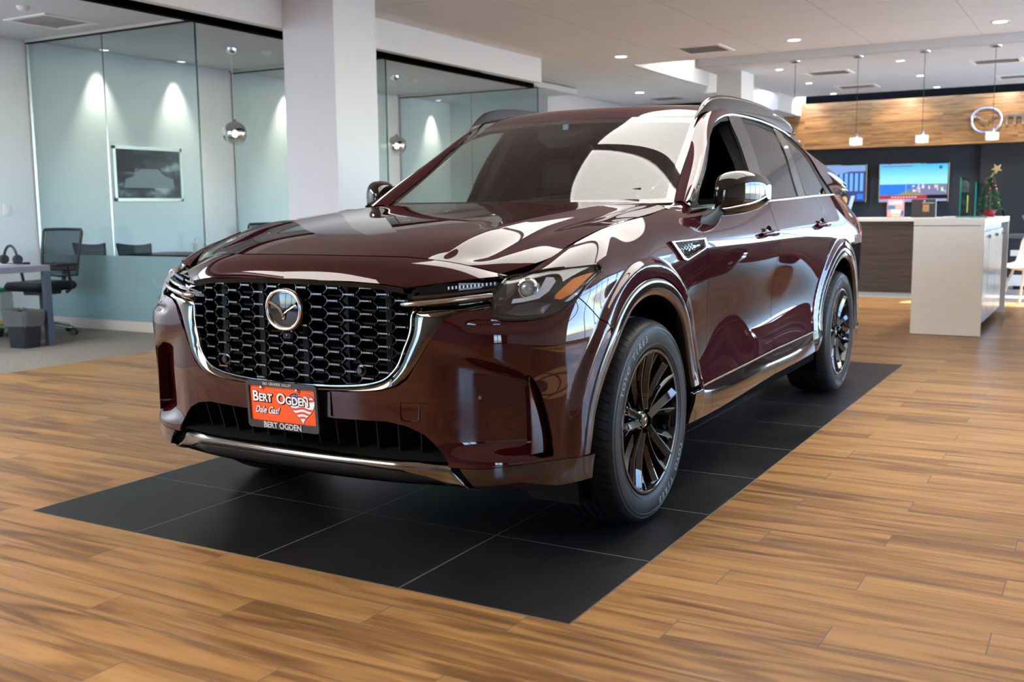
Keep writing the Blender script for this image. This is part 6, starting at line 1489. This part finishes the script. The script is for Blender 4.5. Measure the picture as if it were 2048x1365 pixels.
# ------------------------------------------------------------------ reception
IX, IY = 1.175, 7.70
t = empty('reception_island', (IX, IY, 0), 0, 'tall cream white reception island with grey cabinet doors on its right side', 'counter')
w = .295; y0, y1 = 6.46 - IY, 8.95 - IY
boxo('end_panel', -w, w, y0, y0 + .045, .004, .985, quartz, t, .002); boxo('counter_top', -w, w, y0, y1, .990, 1.045, quartz, t, .002)
boxo('end_panel', -w, w, y1 - .045, y1, 0, .985, quartz_w, t, .002); boxo('top_edge', w + .0005, w + .003, y0, y1, .99, 1.045, quartz_w, t)
boxo('cabinet_body', -w + .02, w - .05, y0 + .045, y1 - .30, .08, .985, cab_grey, t)
for k in range(3):
    a = y0 + .05 + k * .70; o = boxo('cabinet_door', w - .05, w - .028, a, a + .692, .085, .93, cab_grey, t, .003)
    boxo('door_knob', w - .028, w - .006, a + .62, a + .65, .86, .89, bright_chrome, o, .004)
t = empty('reception_desk', (-1.0, 11.5, 0), 0, 'long dark wood reception desk with a cream top behind the SUV tail', 'desk')
boxo('desk_front', -2.0, 1.86, -.38, -.33, .0, .955, wenge, t); boxo('desk_top', -2.05, 1.90, -.42, .35, .957, 1.005, quartz, t, .003); boxo('desk_side', -2.0, -1.95, -.33, .32, 0, .955, wenge, t); boxo('desk_side', 1.81, 1.86, -.33, .32, 0, .955, wenge, t)
# back counter at the right edge
t = empty('back_counter', (2.1, 12.6, 0), 0, 'low dark sideboard with a white rail at the right edge behind the island', 'sideboard')
boxo('sideboard_body', -.85, .8, -.3, .3, .10, .70, navy, t); boxo('sideboard_top', -.9, .85, -.33, .33, .70, .75, mat('grey_top', (.10, .10, .11), rough=.4), t, .003); boxo('white_rail', -.85, .8, -.33, -.305, .46, .54, white_p, t); boxo('white_base', -.85, .8, -.34, -.30, .05, .20, white_p, t); boxo('plinth', -.8, .75, -.26, .3, 0, .10, black_m, t)
# wood panel and emblem
struct(boxo('trim_7', -4.2, 2.25, 14.60, 14.93, 2.13, 2.895, teak))
struct(boxo('trim_8', .56, 2.2, 14.86, 15.0, 0, 2.13, mat('charcoal_recess', (.014, .015, .018), rough=.6)))
em = emblem(None, (.645, 14.555, 2.475), 2.85, bright_chrome, None, open_back=True); tag(em, 'large chrome winged oval emblem on the wood wall panel', 'emblem')
t = empty('wall_lettering', (.90, 14.57, 2.475), 0, 'chrome letters beside the emblem on the wood panel, cut by the right edge', 'sign')
def letters(parts, x0, h, th=.036):
    x = x0
    for nm, wd in parts:
        mb = MB(); s = th
        if nm == 'm':
            for u in (0, (wd - s) / 2, wd - s): mb.box(x + u, x + u + s, -.02, .02, -h / 2, h / 2 - .0)
            mb.box(x, x + wd, -.0205, .0205, h / 2 - s, h / 2)
        elif nm == 'a':
            for a in ((0, wd, h / 2 - s, h / 2), (wd - s, wd, -h / 2, h / 2), (0, wd, -h / 2, -h / 2 + s), (0, s, -h / 2, .01), (0, wd, -.018, .018)): mb.box(x + a[0], x + a[1], -.02, .02, a[2], a[3])
        elif nm == 'z':
            mb.box(x, x + wd, -.02, .02, h / 2 - s, h / 2); mb.box(x, x + wd, -.0205, .0205, -h / 2, -h / 2 + s); mb.prism([(x, -h / 2 + s), (x + s * 1.4, -h / 2 + s), (x + wd, h / 2 - s), (x + wd - s * 1.4, h / 2 - s)], -.019, .019, plane='xz')
        elif nm == 'd':
            for a in ((0, wd, -h / 2, -h / 2 + s), (wd - s, wd, -h / 2, h / 2 + .07), (0, s, -h / 2, h / 2), (0, wd, h / 2 - s, h / 2)): mb.box(x + a[0], x + a[1], -.02, .02, a[2], a[3])
        o = mb.build('letter', bright_chrome, t, 0); x += wd + .045
letters([('m', .26), ('a', .18), ('z', .17), ('d', .18), ('a', .18)], .02, .155)
# pendants over the reception
pend = None
for i, (x, lb) in enumerate(((-1.09, 'thin cord pendant whose lamp hides behind the SUV roof'), (-.33, 'small square glass pendant above the left television'), (.43, 'small square glass pendant above the right television'), (1.19, 'small square glass pendant in front of the chrome emblem'))):
    t = empty('pendant_lamp', (x, 9.72, OZ), 0, lb, 'pendant lamp', 'square glass pendants over the reception')
    MB().lathe([(0, -.025), (.055, -.022), (.062, -.012), (.062, 0)], 28).build('canopy', satin_chrome, t); MB().tube([(0, 0, -.02), (0, 0, -.93)], .0035, 6).build('cord', blk_plastic, t)
    MB().lathe([(0, -.92), (.016, -.925), (.02, -.94), (.02, -.985), (0, -.99)], 20).build('lamp_socket', bright_chrome, t); o = MB().box(-.065, .065, -.065, .065, -1.065, -.975, b=.006).build('glass_cube', frosted('pendant_glass', (.75, .75, .74), .5), t); MB().lathe([(0, -1.055), (.028, -1.055), (.028, -1.0), (0, -.99)], 16).build('bulb', lampglow, t)
# televisions -----------------------------------------------------------------
def em_mat(n_, c, s=1.0): return mat(n_, (0, 0, 0), rough=.5, emit=c, es=s)
def tv(cx, cz, w, h, lb):
    t = empty('television', (cx, 14.90, cz), 0, lb, 'television', 'wall televisions'); boxo('tv_body', -w / 2, w / 2, -.03, .03, -h / 2, h / 2, gloss_black, t, .004); boxo('wall_bracket', -.15, .15, .031, .10, -.1, .1, black_m, t); return t
def scr(t, nm, poly, m, k): MB().prism(poly, -.0312 - .0006 * k, -.0308 - .0006 * k, plane='xz').build(nm, m, t, 0)
R4 = lambda x0, x1, z0, z1: [(x0, z0), (x1, z0), (x1, z1), (x0, z1)]
sky1 = mat('screen_sky', (0, 0, 0)); n, l, b = nodes(sky1); tc = n.new('ShaderNodeTexCoord'); sp_ = n.new('ShaderNodeSeparateXYZ'); cr2 = n.new('ShaderNodeValToRGB'); mr = n.new('ShaderNodeMapRange'); mr.inputs['From Min'].default_value = 0; mr.inputs['From Max'].default_value = .32; l.new(tc.outputs['Object'], sp_.inputs[0]); l.new(sp_.outputs['Z'], mr.inputs[0]); l.new(mr.outputs[0], cr2.inputs[0]); cr2.color_ramp.elements[0].color = (.22, .55, .75, 1); cr2.color_ramp.elements[1].color = (.02, .27, .70, 1); l.new(cr2.outputs[0], b.inputs['Emission Color']); b.inputs['Emission Strength'].default_value = 1.0
t = tv(-.455, 1.535, 1.10, .645, 'television showing a blue sky, sea and a coastal town')
scr(t, 'screen_sky', R4(-.53, .53, -.02, .305), sky1, 0); scr(t, 'screen_sea', R4(-.53, .53, -.20, -.02), em_mat('sea', (.01, .12, .50)), 0); scr(t, 'screen_town', [(-.25, -.20), (.53, -.20), (.53, -.02), (.20, -.03), (-.02, -.08)], em_mat('town', (.12, .12, .22)), 1)
rng = random.Random(8)
for i in range(16):
    x = rng.uniform(-.05, .50); z = rng.uniform(-.16, -.06); scr(t, 'screen_house', R4(x, x + rng.uniform(.02, .06), z, z + rng.uniform(.015, .06)), em_mat('house_%d' % i, tuple(rng.uniform(.3, .6) for _ in range(3))), 2)
scr(t, 'screen_land', [(-.25, -.20), (.15, -.20), (.10, -.165), (-.15, -.16)], em_mat('land', (.14, .20, .07)), 2); scr(t, 'screen_banner', R4(-.53, .22, -.265, -.205), em_mat('banner', (.30, .01, .02)), 3); scr(t, 'screen_footer', R4(-.53, .53, -.305, -.265), em_mat('footer', (.20, .22, .42)), 3); scr(t, 'screen_tower', R4(-.115, -.105, -.17, .0), em_mat('tower', (.25, .3, .4)), 3)
for i in range(9): scr(t, 'banner_text', R4(-.34 + .046 * i, -.34 + .046 * i + .032, -.243, -.226), em_mat('bt%d' % i, (.6, .4, .45)), 4)
scr(t, 'screen_ticker', R4(-.50, -.02, .265, .285), em_mat('tick', (.10, .12, .16)), 3); scr(t, 'screen_mark', [(.42 + .028 * math.cos(a), .245 + .028 * math.sin(a)) for a in np.linspace(0, 2 * PI, 17)[:-1]], em_mat('mk', (.02, .06, .12)), 3)
t = tv(-1.755, 1.545, 1.10, .645, 'television showing a man before a building lit in blue')
scr(t, 'screen_back', R4(-.53, .53, -.305, .305), em_mat('tvb', (.02, .035, .13)), 0); scr(t, 'screen_roof', [(-.2, .305), (.53, .305), (.53, .20), (.28, .20), (-.1, .12)], em_mat('roofb', (.13, .22, .42)), 1)
for i in range(6): scr(t, 'screen_pillar', R4(.02 + .085 * i, .07 + .085 * i, -.13, .17), em_mat('pil%d' % i, (.10, .28, .75)), 2)
scr(t, 'screen_suit', [(-.30, -.305), (.28, -.305), (.20, -.12), (.02, -.06), (-.20, -.12)], em_mat('suit', (.012, .012, .02)), 3); scr(t, 'screen_face', [(-.02 + .055 * math.cos(a), .03 + .08 * math.sin(a)) for a in np.linspace(0, 2 * PI, 21)[:-1]], em_mat('face', (.30, .18, .15)), 3); scr(t, 'screen_hair', [(-.08, .05), (-.07, .12), (-.01, .14), (.04, .11), (.045, .06), (.0, .085)], em_mat('hair', (.20, .20, .22)), 4); scr(t, 'screen_logo', R4(.40, .50, -.27, -.18), em_mat('logo', (.02, .12, .75)), 4)
# things on the counters --------------------------------------------------------
zt = 1.0065
t = empty('flyer_stand', (-.085, 11.16, zt - .0), 0, 'pink and blue flyer in an acrylic holder on the reception desk', 'flyer'); t.rotation_euler = (0, 0, 0)
boxo('holder_foot', -.11, .11, -.03, .07, .0, .004, store_glass, t); boxo('flyer_sheet', -.11, .11, 0, .004, .004, .25, mat('flyer_pink', (.75, .30, .45), rough=.4), t)
for i, (x0, x1, z0, z1, c) in enumerate(((-.09, .09, .17, .235, (.80, .72, .76)), (-.10, -.01, .11, .16, (.10, .25, .42)), (.0, .10, .12, .165, (.85, .55, .45)), (-.06, .08, .05, .11, (.85, .83, .80)), (-.10, -.06, .02, .10, (.80, .45, .35)), (.07, .10, .03, .09, (.06, .18, .35)), (-.05, .06, .01, .045, (.85, .70, .45)))): boxo('flyer_print', x0, x1, -.0012 - .0002 * i, -.0002, z0, z1, mat('fl%d' % i, c, rough=.4), t)
t = empty('counter_sign', (.27, 11.2, zt), .15, 'dark brown slanted sign with a copper square on the reception desk', 'sign')
mb = MB(); mb.prism([(.0, .0), (.012, .0), (.082, .24), (.070, .24)], -.16, .14, plane='yz'); mb.build('sign_board', mat('sign_brown', (.035, .028, .024), rough=.4), t, 0); mb = MB(); mb.prism([(.0, .0), (.014, .0), (.084, .245), (.068, .245)], .14, .150, plane='yz'); mb.build('sign_edge', mat('edge_blue', (.40, .48, .62), rough=.3), t, 0)
mb = MB(); mb.prism([(.021, .075), (.017, .075), (.047, .17), (.051, .17)], -.02, .06, plane='yz'); mb.V = [v + [0, -.003, 0] for v in mb.V]; mb.build('copper_square', mat('copper_sq', (.35, .17, .08), rough=.4), t, 0)
mb = MB(); mb.prism([(.051, .187), (.047, .187), (.049, .195), (.053, .195)], -.03, .12, plane='yz'); mb.prism([(.058, .205), (.054, .205), (.058, .225), (.062, .225)], -.01, .01, plane='yz'); mb.V = [v + [0, -.004, 0] for v in mb.V]; mb.build('sign_lines', mat('sign_pale', (.5, .48, .45), rough=.4), t, 0)
t = empty('slanted_board', (-.72, 11.25, zt), 0, 'pale blue board leaning on the reception desk by the SUV tail', 'board'); mb = MB(); mb.add([(-.05, 0, 0), (-.03, 0, 0), (.045, 0, .30), (.030, 0, .30), (-.05, .18, 0), (-.03, .18, 0), (.045, .18, .30), (.030, .18, .30)], [(0, 1, 2, 3), (4, 7, 6, 5), (0, 4, 5, 1), (1, 5, 6, 2), (2, 6, 7, 3), (3, 7, 4, 0)]); mb.build('board_panel', mat('pale_blue', (.35, .42, .52), rough=.4), t, 0); boxo('board_foot', -.06, .0, .0, .18, 0, .008, mat('pale_blue2', (.35, .42, .52), rough=.4), t)
t = empty('wooden_spoon', (-.84, 11.50, zt), 0, 'wooden spoon standing in a jar on the reception desk by the SUV tail', 'spoon'); MB().tube([(-.02, 0, .0), (.0, 0, .18)], .008, 8).build('spoon_handle', mat('beech', (.60, .36, .14), rough=.5), t); MB().sphere((.01, 0, .235), (.038, .012, .060), 20, 12).build('spoon_bowl', MATS['beech'], t, 60); MB().lathe([(0, 0), (.035, 0), (.04, .10), (.036, .10), (.03, .01)], 20).build('jar', blk_plastic, t)
zi = 1.0455
teal = bpy.data.materials.new('teal_glass'); teal.use_nodes = True; b = teal.node_tree.nodes['Principled BSDF']; b.inputs['Base Color'].default_value = (.02, .30, .27, 1); b.inputs['Roughness'].default_value = .08; b.inputs['Alpha'].default_value = .72; b.inputs['Coat Weight'].default_value = 1
clearish = clear_glass('award_glass', (.55, .82, .80), 1, 0, 1.5)
def award(x, y, h, lb, strip=None):
    t = empty('glass_award', (x, y, zi), 0, lb, 'award', 'glass awards on the island'); boxo('award_base', -.085, .07, -.05, .05, 0, .014, teal, t, .003)
    mb = MB(); mb.prism([(-.038, .014), (.034, .014), (.034, h - .03), (-.030, h), (-.038, h - .02)], -.018, .018, plane='xz'); mb.build('award_plate', clearish, t, 20); mb = MB(); mb.prism([(-.052, .014), (-.0385, .014), (-.0385, h - .012), (-.052, h)], -.02, .02, plane='xz'); mb.build('award_edge', teal, t, 20)
    if strip: boxo('yellow_strip', .018, .028, -.022, -.0185, .05, h * .55, mat('strip_yellow', (.75, .75, .10), rough=.4), t)
award(1.16, 7.72, .40, 'taller teal glass award on the white island, left of the small tree', True); award(1.31, 7.62, .345, 'shorter teal glass award standing before the small tree')
# christmas tree
t = empty('christmas_tree', (1.33, 8.25, zi), 0, 'small decorated christmas tree on the white island', 'christmas tree'); needle = mat('fir_green', (.018, .075, .025), rough=.6); mottle(needle, (.010, .045, .015), (.03, .12, .04), 30)
mb = MB(); rng = random.Random(11)
for i in range(900):
    z = .07 + .33 * rng.random() ** 1.2; R0 = .115 * (1 - (z - .05) / .40) + .015; a = rng.uniform(0, 2 * PI); r = R0 * rng.uniform(.45, 1.05); p_ = np.array([r * math.cos(a), r * math.sin(a), z]); d = np.array([math.cos(a), math.sin(a), -.15 + rng.uniform(-.5, .5)]) * rng.uniform(.018, .034); e_ = np.array([-math.sin(a), math.cos(a), rng.uniform(-.3, .3)]) * .004; mb.add([p_ - d * .4 - e_, p_ + d, p_ - d * .4 + e_, p_ - d * .4 + [0, 0, .006]], [(0, 1, 2), (0, 3, 1), (1, 3, 2)])
mb.build('tree_needles', needle, t, 0); MB().lathe([(.012, 0), (.010, .2), (.002, .42)], 8).build('tree_trunk', mat('trunk', (.05, .03, .02)), t)
MB().lathe([(0, 0), (.05, 0), (.06, .03), (.045, .07), (0, .075)], 20).build('red_pot', mat('red_cloth', (.35, .01, .015), rough=.6), t)
red = mat('ornament_red', (.55, .03, .05), rough=.15, coat=1)
for i in range(24):
    z = rng.uniform(.09, .39); R0 = .115 * (1 - (z - .05) / .40) + .018; a = rng.uniform(0, 2 * PI); MB().sphere((R0 * math.cos(a), R0 * math.sin(a), z), .0095, 10, 7).build('ornament', red, t, 60)
gold = mat('gold_star', (.55, .38, .18), rough=.4, metal=.5); mb = MB(); P = []
for i in range(10):
    r = .055 if i % 2 == 0 else .024; a = PI / 2 + PI * i / 5 + .5; P.append((.055 + r * math.cos(a), .49 + r * math.sin(a)))
mb.prism(P, -.012, .012, plane='xz'); o = mb.build('tree_star', gold, t, 0); MB().tube([(0, 0, .40), (.045, 0, .47)], .008, 6).build('star_stem', gold, t)
t = empty('table_frame', (1.41, 8.62, zi), 0, 'small black easel frame seen from behind at the right end of the island', 'frame'); mb = MB(); mb.add([(.03, -.07, 0), (.045, -.07, 0), (-.005, -.07, .21), (-.018, -.07, .21), (.03, .09, 0), (.045, .09, 0), (-.005, .09, .21), (-.018, .09, .21)], [(0, 1, 2, 3), (4, 7, 6, 5), (0, 4, 5, 1), (1, 5, 6, 2), (2, 6, 7, 3), (3, 7, 4, 0)]); mb.build('frame_board', gloss_black, t, 0); mb = MB(); mb.add([(-.10, -.01, 0), (-.08, -.01, 0), (.005, -.01, .13), (-.01, -.01, .13), (-.10, .02, 0), (-.08, .02, 0), (.005, .02, .13), (-.01, .02, .13)], [(0, 1, 2, 3), (4, 7, 6, 5), (0, 4, 5, 1), (1, 5, 6, 2), (2, 6, 7, 3), (3, 7, 4, 0)]); mb.build('frame_leg', mat('oak_strut', (.35, .20, .09), rough=.5), t, 0)
t = empty('leaflet_pile', (1.02, 7.6, zi), .05, 'flat pile of white leaflets on the island left of the awards', 'leaflets'); [boxo('leaflet', -.05 + .004 * i, .06 + .004 * i, -.07, .07, .001 + .003 * i, .0035 + .003 * i, white_p, t) for i in range(4)]
# bowl and sweets on the sideboard
t = empty('fruit_bowl', (1.47, 12.62, .75), 0, 'glass bowl of yellow sweets above the sideboard at the right edge', 'bowl'); MB().lathe([(0, .16), (.05, .16), (.10, .20), (.125, .26), (.12, .26), (.09, .205), (.0, .17)], 28).build('bowl', frosted('pale_bowl', (.6, .65, .45), .4), t); MB().lathe([(0, 0), (.07, 0), (.02, .02), (.02, .16), (0, .16)], 20).build('bowl_stand', frosted('pale_stand', (.6, .65, .55), .4), t)
rng = random.Random(2); [MB().sphere((rng.uniform(-.06, .06), rng.uniform(-.06, .06), .25 + rng.uniform(-.01, .03)), .028, 12, 8).build('sweet', mat('sweet%d' % i, rng.choice([(.75, .50, .10), (.8, .7, .35), (.65, .42, .12)]), rough=.4), t, 60) for i in range(9)]
t = empty('snack_tray', (1.64, 12.40, .75), 0, 'silver tray of wrapped snacks on the sideboard at the right edge', 'tray'); MB().box(-.17, .20, -.10, .10, 0, .012, b=.004).build('tray', alu_p, t); [MB().box(-.15 + .035 * i, -.12 + .035 * i, -.06, .0, .012, .012 + .02 + .02 * (i % 3), b=.004).build('wrapped_snack', mat('wrap%d' % i, [(.5, .5, .45), (.15, .25, .1), (.6, .6, .6)][i % 3], rough=.4), t) for i in range(9)]
# white shell chair in the sun beside the island
t = empty('shell_chair', (1.62, 9.75, 0), -.5, 'white shell chair glowing in the sunlight right of the island', 'chair'); sw = mat('shell_white', (.85, .85, .85), rough=.3)
rows = []
for u in np.linspace(0, 1, 14):
    # from seat front, down the seat, up the back
    if u < .45: yy = -.24 + .40 * u / .45; zz = .45 - .03 * math.sin(PI * u / .45)
    else: q = (u - .45) / .55; yy = .16 + .10 * q; zz = .45 + .38 * q ** 1.1
    ww = .24 * (1 - .10 * u) * (1 if u < .85 else math.sqrt(max(.08, 1 - ((u - .85) / .16) ** 2)))
    rows.append([(ww * math.sin(v), yy + (.05 if u > .4 else .0) * -(1 - math.cos(v)) * 1.2, zz + .10 * (1 - math.cos(v)) * (1 if u < .6 else .3)) for v in np.linspace(-1.25, 1.25, 15)])
V, F = grid_mesh(np.array(rows)); mk('shell', *thicken(V, F, .01), sw, t, 60)
for a, b in ((-.2, -.2), (.2, -.2), (-.2, .2), (.2, .2)): MB().tube([(a * .5, b * .5, .43), (a, b, 0)], .014, 8).build('leg', sw, t)

# dark second vehicle added out of view, roof left off, for the door reflections
dark = mat('dark_plum_paint', (.010, .003, .006), rough=.35, metal=.2, spec=.3, coat=.5)
Vx, Fx = join((Vf, Ff), (Vs, Fs), (Vh, Fh)); Vx, Fx = clip(Vx, Fx, np.minimum(rad(Vx, 0), rad(Vx, 3.12)) - .47); Vx, Fx = clip(Vx, Fx, Vx[:, 2] - .26); Vx, Fx = join((Vx, Fx), mir(Vx, Fx))
car2 = empty('car', (3.38, 5.55, 0), math.radians(1), 'open-top dark car beyond the right edge of the photo, mirrored in the SUV doors', 'car'); mk('body', Vx, Fx, dark, car2, 40); MB().box(-.80, .80, .6, 3.9, .9, 1.10, b=.03).build('cabin_filler', satin_black, car2)
for y in (0, 3.12):
    for s in (1, -1):
        c = copy_tree(wheel, car2); c.location = (0, y, WZ)
        if s < 0: c.rotation_euler = (0, 0, PI)

car.location.z = .0015
